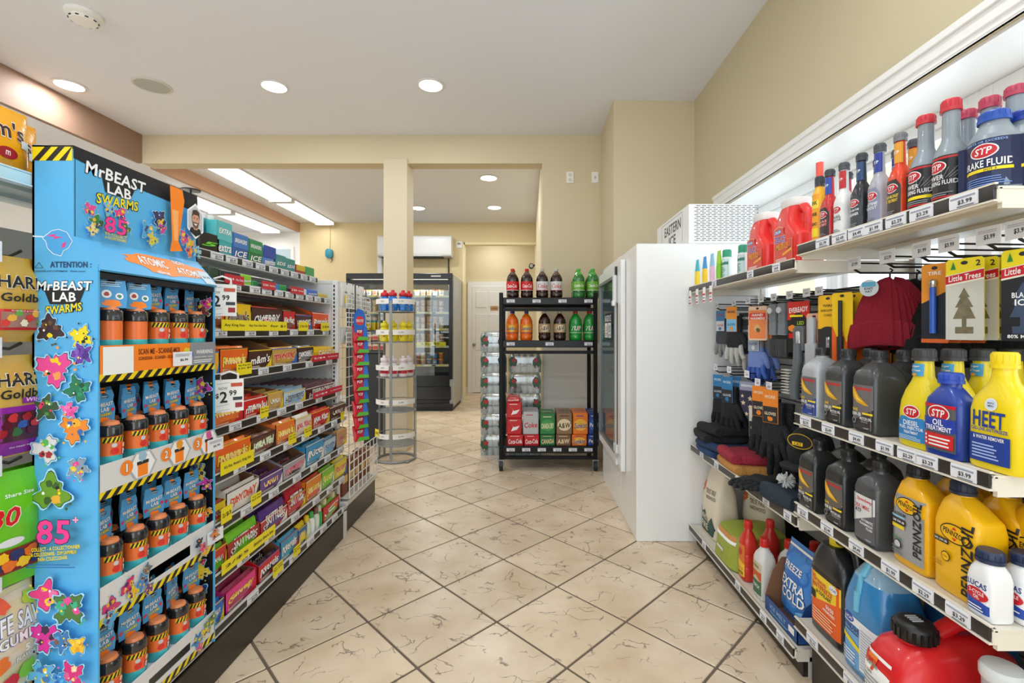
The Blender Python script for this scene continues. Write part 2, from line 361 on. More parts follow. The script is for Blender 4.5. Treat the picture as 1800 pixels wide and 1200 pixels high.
# ------------------------------------------------------------------ ceiling fittings
GLOW = M('#fff6ea', .5, emit=5)
def downlight(X, Y, Z, label, watts=CAN_W, r=.1):
    t = thing('recessed_light', label, 'ceiling light', (X, Y, Z), 0, None)
    MB().lathe([(r+.022, -.002), (r+.022, -.008), (r+.006, -.012), (r, -.006), (r, -.001)], WHITE, 28).build('trim_ring', t)
    MB().lathe([(r-.001, -.004), (r-.001, -.0125), (r*.6, -.015)], GLOW, 28).build('lens', t)
    lamp('ceiling_or_fill_lamp', (X, Y, Z-.02), r*1.8, r*1.8, watts, shape='DISK')
k = ZC-H
def cz(px, py, k=k): Y = k*F/(VY-py); return xat(px, Y), Y
for (px, py, lb) in ((122, 149, 'leftmost recessed ceiling light beside the brown soffit'), (482, 151, 'middle recessed ceiling light right of the round speaker'), (757, 149, 'rightmost of the three recessed ceiling lights in the front room')):
    X, Y = cz(px, py); downlight(X, Y, ZC, lb, r=.095)
for (px, py, lb) in ((859, 312, 'recessed ceiling light nearest the header beam in the far room'), (869, 364, 'recessed ceiling light near the far wall above the hall opening'), (735, 365, 'recessed ceiling light half hidden by the column')):
    X, Y = cz(px, py, 2.0); downlight(X, Y, 3.30, lb, watts=CAN_W*1.1, r=.1)
lamp('ceiling_or_fill_lamp', (-.7, 9.3, 3.28), .2, .2, 9, shape='DISK')  # unseen lamp added to brighten the hall, without a fitting
for X in (-2.6, -.6, .9):                           # unseen lamps, assumed to carry the row on overhead and behind the camera
    for Y in (1.2, -1.2): lamp('ceiling_or_fill_lamp', (X, Y, ZC-.02), .2, .2, CAN_W*1.3, shape='DISK')
X, Y = cz(268, 150)
t = thing('ceiling_speaker', 'flush round beige speaker grille in the ceiling', 'speaker', (X, Y, ZC))
MB().lathe([(.145, -.001), (.145, -.006), (.132, -.011), (.126, -.007)], M('#d8d5cd', .5), 32).build('rim', t)
MB().lathe([(.126, -.003), (.126, -.0075)], M('#c3c4c0', .7, bump=.5, bscale=400), 32).build('grille', t)
X, Y = cz(147, 24)
t = thing('smoke_detector', 'white round smoke detector on the ceiling', 'smoke detector', (X, Y, ZC))
MB().lathe([(.1, -.001), (.1, -.02), (.085, -.03), (.07, -.03)], M('#f4f3f0', .4), 32).build('base', t)
MB().lathe([(.072, -.03), (.078, -.044), (.07, -.056), (.03, -.062)], M('#f4f3f0', .4), 32).build('head', t)
for q in range(10):
    a = 2*PI*q/10; MB().box(-.009, .009, -.003, .003, -.052, -.046, DARK).build('vent', t, loc=(.077*math.cos(a), .077*math.sin(a), 0), rz=a+PI/2)
def strip_light(X, Y0, Y1, Z, label, w=.3, watts=TUBE_W):
    t = thing('fluorescent_light', label, 'ceiling light', (X, (Y0+Y1)/2, Z)); L = (Y1-Y0)/2-.02
    b = MB(); b.box(-w/2-.02, w/2+.02, -L, L, -.02, -.001, WHITE); b.box(-w/2-.02, w/2+.02, -L, -L+.015, -.07, -.02, WHITE); b.box(-w/2-.02, w/2+.02, L-.015, L, -.07, -.02, WHITE); b.build('housing', t)
    MB().loft([(-L+.016, w, .045, 3, 0, -.044), (L-.016, w, .045, 3, 0, -.044)], M('#fffdf8', .4, emit=2.6), 14, axis='y').build('diffuser', t)
    lamp('fluorescent_lamp', (X, (Y0+Y1)/2, Z-.09), w, 2*L, watts, (.95, .98, 1))
strip_light(-3.69, 5.5, 7.06, 3.30, 'nearer fluorescent ceiling fitting in the far room')
strip_light(-3.69, 7.1, 8.6, 3.30, 'fluorescent ceiling fitting next to the far wall')
strip_light(-4.75, 1.5, 4.25, ZL, 'fluorescent fitting on the low ceiling above the yellow candy bags')
strip_light(-4.62, 5.75, 7.1, ZL, 'fluorescent fitting on the low ceiling behind the blue display header')
strip_light(-4.62, 7.15, 8.5, ZL, 'fluorescent fitting on the low ceiling furthest back')
t = thing('sign_hanger', 'thin dark rod with a round plate hanging from the low ceiling', 'hanger', (-4.36, 6.1, ZL))
MB().lathe([(.11, -.001), (.11, -.012)], DARK, 20).build('plate', t); MB().cyl((0, 0, -.012), (0, 0, -.28), .012, DARK).build('rod', t)
# wall fittings
def wall_plate(name, lb, X, Y, Z, w, h, cat, extra):
    t = thing(name, lb, cat, (X, Y, Z)); MB().box(-w/2, w/2, -.012, 0, -h/2, h/2, M('#f2f1ec', .35), .004).build('plate', t); extra(t); return t
def sockets(t):
    for z in (-.028, .028): MB().loft([(-.016, .04, .034, 3, 0, z), (-.012, .04, .034, 3, 0, z)], M('#d9d8d2', .4), 12, axis='y').build('socket', t)
wall_plate('power_outlet', 'white double power outlet high on the tan wall', xat(1002, YB), YB, zat(312, YB), .08, .125, 'outlet', sockets)
wall_plate('light_switch', 'small white switch plate right of the power outlet', xat(1046, YB), YB, zat(312, YB), .075, .12, 'switch', lambda t: MB().box(-.009, .009, -.022, -.012, -.016, .012, M('#c9c8c2', .4), .003).build('toggle', t))
wall_plate('thermostat', 'white thermostat on the far wall beside the hall opening', xat(807, YF), YF, zat(430, YF), .11, .12, 'thermostat', lambda t: MB().box(-.03, .03, -.016, -.012, .0, .035, M('#8f9a94', .3)).build('screen', t))
t = thing('wall_alarm', 'small blue alarm box with dark wires on the yellow far wall', 'alarm', (xat(580, YF), YF, zat(446, YF)))
MB().loft([(-.07, .1, .13, 3), (-.06, .13, .17, 3), (0, .13, .17, 3)], M('#2f8ca3', .4), 16, axis='y').build('case', t)
MB().tube([(.03, -.01, -.08), (.05, -.015, -.12), (.02, -.012, -.16)], .006, DARK, 6).build('wire', t); MB().tube([(0, -.01, .08), (.01, -.012, .4), (.0, -.01, .7)], .004, M('#cdbb86', .5), 6).build('wire', t)
t = thing('security_camera', 'black bullet security camera on the hall wall', 'camera', (.08, 9.7, zat(468, 9.7)))
MB().loft([(-.11, .1, .1, 2), (.08, .1, .1, 2), (.1, .07, .07, 2)], BLACK, 16, axis='y').build('body', t); MB().cyl((0, 0, 0), (.075, .05, .03), .02, DARK).build('bracket', t); MB().cyl((0, -.11, 0), (0, -.113, 0), .035, CHROME, 16).build('lens', t)
# wall-mounted air conditioner
xa, xb = xat(663, 8.45), xat(793, 8.45); za, zb = zat(451, 8.45), zat(413, 8.45)
t = thing('air_conditioner', 'white split air conditioner high on the far wall behind the column', 'air conditioner', ((xa+xb)/2, YF, za)); w = xb-xa; h = zb-za
MB().loft([(-w/2, .24, h, 5, -.125, h/2), (w/2, .24, h, 5, -.125, h/2)], WHITE, 28, axis='x').build('body', t)
MB().box(-w/2+.06, w/2-.15, -.2, -.09, -.012, .03, DARK).build('air_outlet', t); MB().box(-w/2+.07, w/2-.16, -.24, -.1, .012, .024, GREYW, .003).build('louver', t)
MB().box(-w/2-.06, -w/2+.03, -.07, 0, -.34, .06, WHITE, .01).build('pipe_cover', t); MB().tube([(w/2-.08, -.04, 0), (w/2-.08, -.03, -.36)], .012, DARK).build('cable', t)
# ------------------------------------------------------------------ shelving bits
TAGW = M('#e9ebf2', .5); CHAN = M('#2b2725', .35)
_tags = {}
def price_tag_mesh(t, w=.05, h=.03, kind=0):
    k = (t, w, h, kind)
    if k in _tags: return _tags[k]
    b = MB(); b.loft([(-w/2, .004, h, 2.5), (w/2, .004, h, 2.5)], TAGW, 8, axis='x')
    d = D(flat(-.002)); d.rect(-w*.44, h*.18, w*.44, h*.3, M('#9aa0b0', .6)); d.text(t, w*.08, -h*.1, w*.5, h*.34, INK); d.rect(-w*.2, -h*.42, w*.4, -h*.34, M('#777c88', .6))
    b.v += []; o = len(b.v)
    for m in d.b.mats: b._m(m)
    b.v += d.b.v; b.f += [[i+o for i in f] for f in d.b.f]; b.mi += [b.mats.index(d.b.mats[i]) for i in d.b.mi]
    _tags[k] = b.mesh('price_tag'); return _tags[k]
SHM = M('#d6d7d5', .35, bump=.02, bscale=30); SHB = M('#cfcdc4', .4)
def shelf(parent, side, xf, xb, y0, y1, z, strip=.03, tags=(), th=.03, chan=CHAN, mat=None, tw=.08, lean=0):
    """side=+1: front edge faces +X (left gondola); -1 faces -X. z is the deck top at the front edge."""
    mat = mat or SHM; s = side
    sh = MB(); sh.box(min(xf, xb), max(xf, xb), y0, y1, z-.006, z, mat); sh.box(xf-s*.012 if s > 0 else xf, xf if s > 0 else xf+.012, y0, y1, z-th, z, mat, .003)
    sh.box(min(xf, xb)+.01, max(xf, xb)-.01, y0+.002, y0+.012, z-th*1.3, z-.004, mat); sh.box(min(xf, xb)+.01, max(xf, xb)-.01, y1-.012, y1-.002, z-th*1.3, z-.004, mat)
    for q in (.35, .7): xq = xf+(xb-xf)*q; sh.box(xq-.012, xq+.012, y0+.01, y1-.01, z-.016, z-.005, mat)
    o = sh.build('shelf', parent)
    c = MB(); c.loft([(y0+.004, .007, strip, 3, xf+s*.004, z-.003-strip/2+.008), (y1-.004, .007, strip, 3, xf+s*.004, z-.003-strip/2+.008)], chan, 10, axis='y')
    c.box(min(xf+s*.002, xf+s*.01), max(xf+s*.002, xf+s*.01), y0, y1, z-.006-strip+.007, z-.003-strip+.008, mat); c.box(min(xf, xf+s*.008), max(xf, xf+s*.008), y0, y1, z+.004, z+.008, mat)
    c.build('price_channel', o)
    for (y, t) in tags:
        put('price_tag', price_tag_mesh(t, tw, strip-.001), o, loc=(xf+s*.0085, y, z-.003-strip/2+.008), rz=s*PI/2)
    return o
PR = ['2.79', '3.29', '1.99', '2.49', '3.99', '2.29', '4.49']
def tagrow(pxs, X): return [(yat(p, X), '$'+PR[i*3 % 7]) for i, p in enumerate(pxs)]
def slots(m, x, y, z0, z1, dz=.026, ax='x', side=1):
    z = z0
    while z < z1:
        if ax == 'y': m.box(x-.004, x+.004, y-.001, y+.004, z, z+.016, INK)
        else: m.box(x-.001 if side < 0 else x-.004, x+.004 if side < 0 else x+.001, y-.004, y+.004, z, z+.016, INK)
        z += dz
# ------------------------------------------------------------------ left gondola
GL = thing('shelving_gondola', 'long white gondola of nine shelves filled with candy cartons', 'shelving', (0, 0, 0))
GY1 = 2.985
MB().box(-1.66, -1.62, .5, GY1+.06, .02, 1.62, SHM).build('back_panel', GL)
kb = MB(); kb.box(-1.62, -1.155, .5, GY1-.01, 0, .147, M('#2a241f', .35, vary=.6, bscale=9), .003); kb.build('kick_plate', GL)
MB().box(-1.155, -1.148, GY1-.03, GY1+.01, 0, .16, SHM).build('end_trim', GL)
# shelf rows: (front X, deck height, tag pixels along the front)
LS = [(-1.336, 1.631, [378, 404, 432, 455, 478, 498, 515, 532, 547]), (-1.255, 1.499, [410, 445, 466, 487, 506, 524, 541, 556, 573]),
      (-1.255, 1.303, [384, 437, 478, 514, 543, 570]), (-1.21, 1.128, [460, 502, 541, 576]), (-1.21, .918, [410, 457, 492, 523, 558, 592]),
      (-1.17, .757, [418, 463, 503, 534, 562, 585, 602]), (-1.17, .570, [430, 478, 519, 549, 573, 596]), (-1.17, .379, [424, 471, 516, 553, 577, 598]), (-1.17, .185, [441, 487, 513, 543, 566, 586, 603])]
for (xf, z, px) in LS: shelf(GL, 1, xf, -1.62, .5 if z < .3 else 1.70, GY1, z, .03, tagrow(px, xf))
shelf(GL, 1, -1.30, -1.62, .5, 1.69, 1.705, .03, chan=M('#bfe0ea', .4), mat=M('#cfe3ea', .4))  # the pale blue is a reflection put into the shelf colour
# end-cap back panel and its uprights
EP = MB(); EP.box(-1.62, -1.222, GY1+.012, GY1+.03, .16, 1.62, M('#d5d9df', .4)); EP.box(-1.63, -1.215, GY1+.008, GY1+.036, 1.60, 1.625, SHM, .003); EP.build('end_panel', GL)
up = MB(); up.box(-1.243, -1.205, GY1+.004, GY1+.05, .02, 1.62, M('#dfe2e4', .4), .003); slots(up, -1.226, GY1+.003, .2, 1.6, ax='y'); up.build('upright', GL)

# ------------------------------------------------------------------ cartons, packs and bars
def pillow(w, t, h, m, crimp=None, n=10):
    b = MB(); b.loft([(-h/2, w, t*.1, 4), (-h*.46, w, t*.12, 4), (-h*.38, w, t*.8, 2.6), (0, w, t, 2.4), (h*.38, w, t*.8, 2.6), (h*.46, w, t*.12, 4), (h/2, w, t*.1, 4)], m, n)
    return b
def carton(name, lb, X, y0, y1, z, hf, hb, dep, col, title, tcol='#ffffff', sub=None, bars=None, sticker=None, stripe=None, rim=0, group=None, italic=.2, tsize=.72, z2=None):
    """open display carton: front panel, sloping sides, tall back, brown inside; front faces the aisle (+X)"""
    w = y1-y0-.004; t = thing(name, lb, 'candy carton', (X-.012, (y0+y1)/2, z+.0015), PI/2, group)
    c = M(col, .4); th = .003
    if z2 is None: z2 = hf
    b = MB(); b.box(-w/2, w/2, 0, dep, 0, th, KRAFT); b.box(-w/2, w/2, 0, th, 0, hf, c); b.box(-w/2, w/2, dep-th, dep, 0, hb, KRAFT)
    for s in (-1, 1):
        x0, x1 = (s*w/2, s*(w/2-th)) if s < 0 else (w/2-th, w/2)
        pr = [(0, 0), (dep, 0), (dep, hb), (dep*.35, hb*.96), (0, hf+.0)]
        b.add([(x0, y, zz) for y, zz in pr]+[(x1, y, zz) for y, zz in pr], [(0, 1, 2, 3, 4), (9, 8, 7, 6, 5)]+[(i, i+5, (i+1) % 5+5, (i+1) % 5) for i in range(5)], c if s > 0 else c)
        b.add([((x1 if s < 0 else x0)-s*.0004, y, zz) for y, zz in pr], [(0, 1, 2, 3, 4)], KRAFT)
    b.build('tray', t, smooth=False)
    d = D(flat(0))
    if stripe: d.rect(-w/2, 0, w/2, hf*.32, M(stripe, .45))
    if title: d.text(title, 0, hf*.5, w*.84, min(hf*tsize*.6, w*.45), M(tcol, .5), 1, italic, rot=.06, out=M('#3a1a10' if tcol in ('#ffffff', '#ffe14a', '#ffd21a') else '#f7f2e6', .5), ow=.08)
    if sub: d.text(sub, 0, hf*.16, w*.6, hf*.13, M('#fff3c8', .5))
    if rim: d.rect(-w/2, hf-.006, w/2, hf, M('#ffd21a', .5))
    a1 = M(('#f2d21a', '#d3232c', '#f4efe4', '#3a1a10', '#2f6fd0')[int(y0*997) % 5], .45)
    d.poly([(w*.18, 0), (w*.5, 0), (w*.5, hf*.75), (w*.4, hf*.3)], a1); d.lines(-w*.42, hf*.05, w*.1, hf*.2, 2, M('#f6ead2', .5)); d.rect(-w/2, hf-.004, w/2, hf, a1)
    d.build('front_print', t)
    if bars:
        bc, n, bh = bars; bh = min(max(bh, hf*1.06), max(hb, hf)+.004); bw = w*.94; bt = min(.03, (dep-.02)/n*1.1)
        pm = pillow(bw, bt, bh, M(bc, .25, coat=.3)); bmesh_ = pm.mesh('wrapper')
        dd = D(flat(-bt*.5+.001)); dd.text(title or 'CANDY', 0, 0, bw*.7, min(bh*.4, bw*.3), M(tcol, .4), 1, .2, out=M('#3a1a10' if tcol == '#ffffff' else '#ffffff', .4)); lm = dd.mesh('wrapper_print')
        wl = lb.split(',')[0]
        for i in range(n):
            yy = .014+(dep-.03)*(i/max(1, n-1)); zz = bh/2+.004+max(0, hb-bh)*.75*(i/max(1, n-1))
            o = thing('candy_bar', f'{ORD[i]} wrapped bar in the '+lb.split(',')[0], 'candy', (X-.012-yy, (y0+y1)/2+random.uniform(-.002, .002), z+zz), PI/2, 'bars inside the '+lb.split(',')[0], rx=-.16+random.uniform(-.05, .05))
            put('wrapper', bmesh_, o)
            put('wrapper_print', lm, o)
    if sticker: promo(X, (y0+y1)/2, z, sticker, lb)
    return t
PYEL = M('#f4e21c', .45); PRED = M('#c9183c', .45)
def promo(X, yc, z, s, near):
    w, txts, dy = s; s_ = thing('promo_card', 'yellow price card below the '+near.split(',')[0], 'sign', (X+.011, yc+dy, z-.012), PI/2)
    b = MB(); b.box(-w/2, w/2, -.0008, .0008, 0, .05, PYEL); b.build('card', s_, smooth=False); d = D(flat(-.0008))
    for i, q in enumerate(txts): d.text(q, 0, .04-.012*i, w*.86, .0085, INK, .6)
    d.build('lettering', s_)
def pk(p0, p1, X): return yat(p0, X), yat(p1, X)
def wrow(i): return LS[i][0], LS[i][1]+.0005
def W4(r): return f'{ORD[r]} shelf from the top'
# rows 4..9: cartons  (row, px0, px1, front h, back h, colour, title, title colour, bars(colour, n, h), kind words, sticker, extra)
S = lambda w, *t, dy=0: (w, t, dy)
C = [
 (3, 372, 391, .09, .10, '#f2b01c', '', '#ffffff', None, 'narrow amber carton', None),
 (3, 391, 441, .10, .115, '#f26a1b', "Reese's", '#ffe14a', ('#f07a2a', 6, .09), 'orange carton of peanut butter cups with yellow edge', S(.105, 'Any King Size', '2 for $4', dy=.03)),
 (3, 441, 482, .085, .145, '#4a2418', "m&m's", '#ffffff', None, 'dark brown half empty carton with red right edge', None),
 (3, 482, 526, .085, .14, '#c9a04e', 'TWIX', '#d3141c', ('#c99a3e', 3, .06), 'gold caramel biscuit carton', None),
 (3, 526, 555, .085, .10, '#3d2322', 'SNICKERS', '#ffffff', ('#8a8d90', 5, .09), 'brown nougat bar carton', None),
 (3, 555, 598, .05, .085, '#f0c21a', '', '#ffffff', ('#f3c929', 6, .075), 'low yellow carton with a red price banner', None),
 (4, 374, 432, .115, .12, '#f1641c', "Reese's", '#ffe14a', ('#f07a2a', 5, .10), 'orange egg-print peanut butter carton', None),
 (4, 432, 474, .08, .11, '#d8201f', "m&m's", '#ffffff', ('#dd2b22', 6, .08), 'bright red chocolate bean carton', S(.065, 'Buy One', 'Get One', dy=.03)),
 (4, 474, 502, .085, .105, '#cfa75e', '', '#ffffff', ('#c9a35a', 5, .08), 'gold almond chocolate carton', None),
 (4, 502, 541, .07, .09, '#bfd9ea', "HERSHEY'S", '#2c3c66', ('#8fb4d4', 7, .085), 'pale blue cookies and cream carton', None),
 (4, 541, 600, .06, .085, '#4b2320', "HERSHEY'S", '#e9e0d4', ('#6b4b58', 8, .08), 'dark brown milk chocolate carton behind a red banner', None),
 (5, 380, 446, .095, .12, '#f1641c', "Reese's", '#ffe14a', ('#f07a2a', 5, .095), 'large orange peanut butter carton', None),
 (5, 446, 489, .08, .13, '#5e3a2c', 'HEATH', '#d8f0c8', ('#7a4a3a', 5, .085), 'brown and red toffee carton with cut-out front', None),
 (5, 489, 523, .10, .12, '#ee7a35', "Reese's", '#ffe14a', ('#e78a55', 5, .1), 'tall orange peanut bar carton', S(.075, 'Buy One', 'Get One', dy=.02)),
 (5, 523, 552, .09, .10, '#e8d9cf', 'Kit Kat', '#d3141c', ('#efe7e0', 4, .12), 'white wafer bar carton with oval tops', S(.08, 'Buy One', 'Get One', dy=0)),
 (5, 552, 583, .09, .10, '#cf1f22', 'Kit Kat', '#ffffff', ('#cf2a2a', 6, .09), 'red wafer bar carton', None),
 (5, 583, 611, .08, .11, '#4c2f24', '', '#ffffff', ('#3d2a24', 4, .07), 'small brown carton at the shelf end', S(.05, '2 for $4', dy=.01)),
 (6, 372, 403, .07, .095, '#f2d21f', '', '#3a1a10', ('#b03a34', 4, .06), 'open yellow carton', None),
 (6, 403, 461, .09, .13, '#eeeeee', 'PAYDAY', '#e0451c', ('#e8e4df', 5, .09), 'white peanut caramel carton with orange lettering', S(.075, 'Any Nut', 'Roll 2/$3', dy=.05)),
 (6, 461, 501, .07, .12, '#6a4a94', '', '#ffd21a', ('#5c2d6e', 6, .075), 'purple and gold carton', None),
 (6, 501, 541, .075, .135, '#a9a7b6', 'CHARLESTON', '#d8365e', ('#46343f', 5, .08), 'grey carton with pink lettering', None),
 (6, 541, 573, .11, .12, '#3f9fd8', 'Rice', '#ffffff', ('#4aa7dd', 5, .115), 'bright blue crisped rice carton', None),
 (6, 573, 594, .09, .10, '#bcd7ea', 'Nutty', '#2f68b5', ('#6db3df', 4, .09), 'light blue and white carton', None),
 (6, 594, 613, .10, .12, '#c49a74', '', '#b0272a', ('#c8a06c', 3, .1), 'tan carton with red print at the shelf end', None),
 (7, 372, 404, .09, .12, '#d43a30', '', '#ffffff', ('#6fbf2e', 4, .08), 'red and green carton beside the blue display', None),
 (7, 404, 462, .075, .12, '#b53a34', 'SKITTLES', '#ffffff', ('#7cd12d', 6, .11), 'carton of bright green sour candy pouches', None),
 (7, 462, 509, .07, .12, '#cf4a54', 'SKITTLES', '#ffffff', ('#5b3a8c', 6, .11), 'rainbow carton of purple candy pouches', None),
 (7, 509, 541, .08, .13, '#c7293b', 'SKITTLES', '#ffffff', ('#c2263c', 5, .13), 'red carton of fruit candy pouches', None),
 (7, 541, 569, .11, .125, '#ef8a1f', 'Starburst', '#ffe14a', ('#e0552a', 4, .11), 'orange fruit chew carton', None),
 (7, 569, 591, .11, .12, '#86c92c', 'Sour', '#f0e93a', ('#7cd12d', 4, .115), 'lime green sour candy carton', None),
 (7, 591, 613, .11, .12, '#e8d327', 'Sour', '#e0451c', ('#f0da2c', 4, .115), 'yellow sour candy carton at the shelf end', None),
 (8, 372, 399, .08, .09, '#2a6fcb', '', '#ffffff', ('#2a6fcb', 4, .085), 'blue carton in front of the pink one', None),
 (8, 401, 455, .085, .11, '#ea3a96', 'Chewy', '#ffd21a', ('#b03a66', 7, .09), 'hot pink chewy candy carton', None),
 (8, 458, 497, .08, .15, '#d8242e', 'Nerds', '#ffffff', ('#3a2c44', 5, .08), 'red carton with an orange edge', S(.085, 'Any Theater', 'Box 2/$4', dy=.03)),
 (8, 497, 528, .10, .115, '#3a9fd0', 'Nerds', '#ffffff', ('#52b3dc', 4, .105), 'sky blue carton', S(.07, 'Buy One', 'Get One', dy=.03)),
 (8, 528, 544, .085, .10, '#2c6fae', '', '#ffd21a', ('#f0d22a', 4, .11), 'slim blue and yellow carton', None),
 (8, 571, 600, .09, .11, '#d42a2a', 'C', '#ffffff', ('#7cc33a', 5, .10), 'red and green carton of sour ropes', None),
]
for (r, p0, p1, hf, hb, col, ti, tc, bars, words, st) in C:
    X, z = wrow(r); y0, y1 = pk(p0, p1, X); y0 = max(y0, 1.712)
    if y1-y0 < .02: continue
    hmax = (LS[r-1][1]-LS[r][1])-.045
    carton('candy_carton', f'{words}, {W4(r)}', X, y0, y1, z, min(hf, hmax), min(hb, hmax), min(.34, abs(X)*.0+.30), col, ti, tc, bars=bars, sticker=st, rim=(r in (3, 7) and words.startswith('orange')))
# row 3: tall closed display cartons with swooping sides
R3 = [(372, 400, .10, '#ef7f2b', '#8a4a2c', '', 'orange carton half full of brown wrappers'), (400, 446, .115, '#f4c81c', '#8a5f42', "m&m's", 'yellow carton with large swooping sides'),
      (446, 501, .105, '#4a2a28', '#d3232c', 'CHERRY', 'brown cherry candy carton with red sides'), (501, 523, .10, '#d3232c', '#8a5f42', 'Kit Kat', 'red wafer carton with a white slanted logo'),
      (523, 552, .085, '#4b2a2c', '#e0482c', "HERSHEY'S", 'dark chocolate carton with a yellow price dot'), (552, 581, .105, '#f0581c', '#c92a1e', "Reese's", 'orange carton at the far end')]
X, z = wrow(2)
for (p0, p1, h, col, side, ti, words) in R3:
    y0, y1 = pk(p0, p1, X); y0 = max(y0, 1.712)
    carton('candy_carton', f'{words}, third shelf from the top', X, y0, y1, z, h, .15, .30, col, ti, '#ffffff' if col != '#f4c81c' else '#4a2a18', bars=(side, 4, h*.95))
def banner(lb, X, p0, p1, z, h, mat, words, tm_=INK, dx=.012):
    y0, y1 = pk(p0, p1, X); w = y1-y0; t = thing('shelf_banner', lb, 'sign', (X+dx, (y0+y1)/2, z), PI/2)
    MB().box(-w/2, w/2, -.0008, .0008, 0, h, mat).build('card', t, smooth=False); d = D(flat(-.0008)); n = len(words)
    for i, q in enumerate(words): d.text(q, -w/2+w*(i+.5)/n, h*.5, w/n*.8, h*.3, tm_, .7)
    d.build('lettering', t)
banner('long yellow banner reading any king size on the third shelf', -1.255, 384, 500, 1.302, .046, PYEL, ['Any King Size', 'Buy One Get One', 'for $1'])
banner('small yellow price card before the dark chocolate carton on the third shelf', -1.255, 521, 538, 1.302, .05, PYEL, ['2 for $4'])
banner('small yellow price card on the far orange carton of the third shelf', -1.255, 561, 575, 1.302, .05, PYEL, ['2/$4'])
banner('red two for four dollars banner on the fourth shelf', -1.21, 545, 592, 1.128, .036, PRED, ['2/$4', 'Any Standard Size'], PAPER)
banner('red two for four dollars banner on the fifth shelf', -1.21, 547, 598, .918, .036, PRED, ['2/$4', 'Any Standard Size'], PAPER)
banner('long yellow banner with small lettering on the sixth shelf', -1.17, 382, 441, .752, .05, PYEL, ["Kit Kat, Reese's, King Size"])
banner('yellow share size banner under the green pouches', -1.17, 384, 479, .372, .045, PYEL, ['2/$5', 'Skittles Share Size'])
banner('small yellow card on the open yellow carton of the seventh shelf', -1.17, 383, 402, .566, .06, PYEL, ['2/$3'])
# row 1 and 2: gum and mint packs, each a thing
def pack(name, lb, X, p0, p1, z, h, dep, col, title, tc='#ffffff', col2=None, title2=None, lean=0, group=None, round_=False, cat='gum pack'):
    y0, y1 = pk(p0, p1, X); w = y1-y0-.003; t = thing(name, lb, cat, (X-.012, (y0+y1)/2, z), PI/2, group)
    b = MB()
    if round_: b.loft([(0, w, dep, 4), (h*.05, w, dep, 4), (h*.8, w, dep*.9, 4), (h*.95, w*.8, dep*.7, 3), (h, w*.5, dep*.4, 3)], M(col, .3), 16)
    else: b.box(-w/2, w/2, -dep/2, dep/2, 0, h, M(col, .3), .003)
    o = b.build('box', t); o.location.y = dep/2
    d = D(flat(0), e0=.0012)
    if col2: d.rect(-w*.49, h*.45, w*.49, h*.97, M(col2, .35)); 
    if title: d.text(title, 0, h*(.24 if title2 or col2 else .45), w*.85, min(h*.22, w*.5), M(tc, .45), 1, .25, rot=.05, out=INK)
    if title2: d.text(title2, 0, h*.72, w*.8, min(h*.16, w*.4), M(tc, .45), 1, .25, out=INK)
    d.build('front_print', t); return t
X, z = wrow(0)
pack('gum_pack', 'black and green gum display box at the start of the top shelf', X, 356, 391, z, .085, .07, '#18161a', '5', '#7be03c')
t = pack('gum_tray', 'tall teal gum display tray behind the black gum box', -1.40, 345, 388, z, .165, .05, '#39a7b8', '', cat='display box')
for q in range(3): MB().lathe([(.02, 0), (.02, .02), (.012, .024)], WHITE, 12).build('cap', t, loc=(-.05+.05*q, .02, .165))
for (p0, p1, h, col, ti, c2, t2, lb) in ((386, 413, .155, '#3fb0b6', 'extra', '#5cc1c4', 'EXTRA', 'teal gum pack standing two high on the top shelf'), (414, 441, .125, '#2f62ad', 'ICE', '#3f7cc4', 'BREAKERS', 'blue mint pack with a brown patch on the top shelf'),
    (442, 466, .12, '#1f7a43', 'ICE', '#2c9153', 'BREAKERS', 'green mint pack on the top shelf'), (467, 489, .115, '#5a86d6', 'mentos', '#1f45a8', '', 'blue mint bottle pack with a round top'),
    (489, 507, .085, '#2d8f8d', 'EDS', None, None, 'first teal mint packet right of the blue mints'), (507, 523, .08, '#2d8f8d', 'EDS', None, None, 'second teal mint packet right of the blue mints'),
    (524, 540, .06, '#b5343e', '', '#d9b92c', '', 'red and yellow gum packet near the top shelf end'), (541, 556, .065, '#2f9e5e', '', None, '', 'plain green gum packet at the top shelf end')):
    pack('mint_pack', lb, X, p0, p1, z, h, .05, col, ti, '#ffffff', c2, t2, round_='mint bottle' in lb)
X, z = wrow(1)
for (p0, p1, h, col, ti, lb) in ((372, 391, .06, '#2c4a3a', '', 'dark green gum packet behind the hanging price sign'), (392, 428, .055, '#2b2f38', '', 'dark gum packet behind a red price card'), (429, 447, .055, '#8fd13a', 'gum', 'lime green gum packet on the second shelf'),
    (448, 457, .035, '#2f8f52', '', 'small green gum packet on the second shelf'), (458, 481, .03, '#3a6a52', '', 'gum packet behind the middle red price card'), (482, 495, .04, '#3f7fd6', '', 'small blue gum packet on the second shelf'), (496, 508, .04, '#2f9e5e', '', 'small emerald gum packet on the second shelf'),
    (509, 530, .03, '#51303a', '', 'gum packet behind the far red price card'), (531, 543, .04, '#d6e2f0', '', 'white gum packet on the second shelf'), (544, 562, .045, '#2f6fd0', 'mentos', 'blue mint roll box on the second shelf'), (563, 579, .032, '#d8c14a', '', 'yellow and red gum packet at the second shelf end')):
    pack('gum_pack', lb, X, p0, p1, z, h, .045, col, ti)
for (p0, p1, lb) in ((390, 424, 'left red price card on the second shelf'), (456, 480, 'middle red price card on the second shelf'), (507, 530, 'far red price card on the second shelf')): banner(lb, -1.255, p0, p1, 1.50, .038, M('#c8283a', .45), ['2/$4', 'Any Gum'], PAPER)
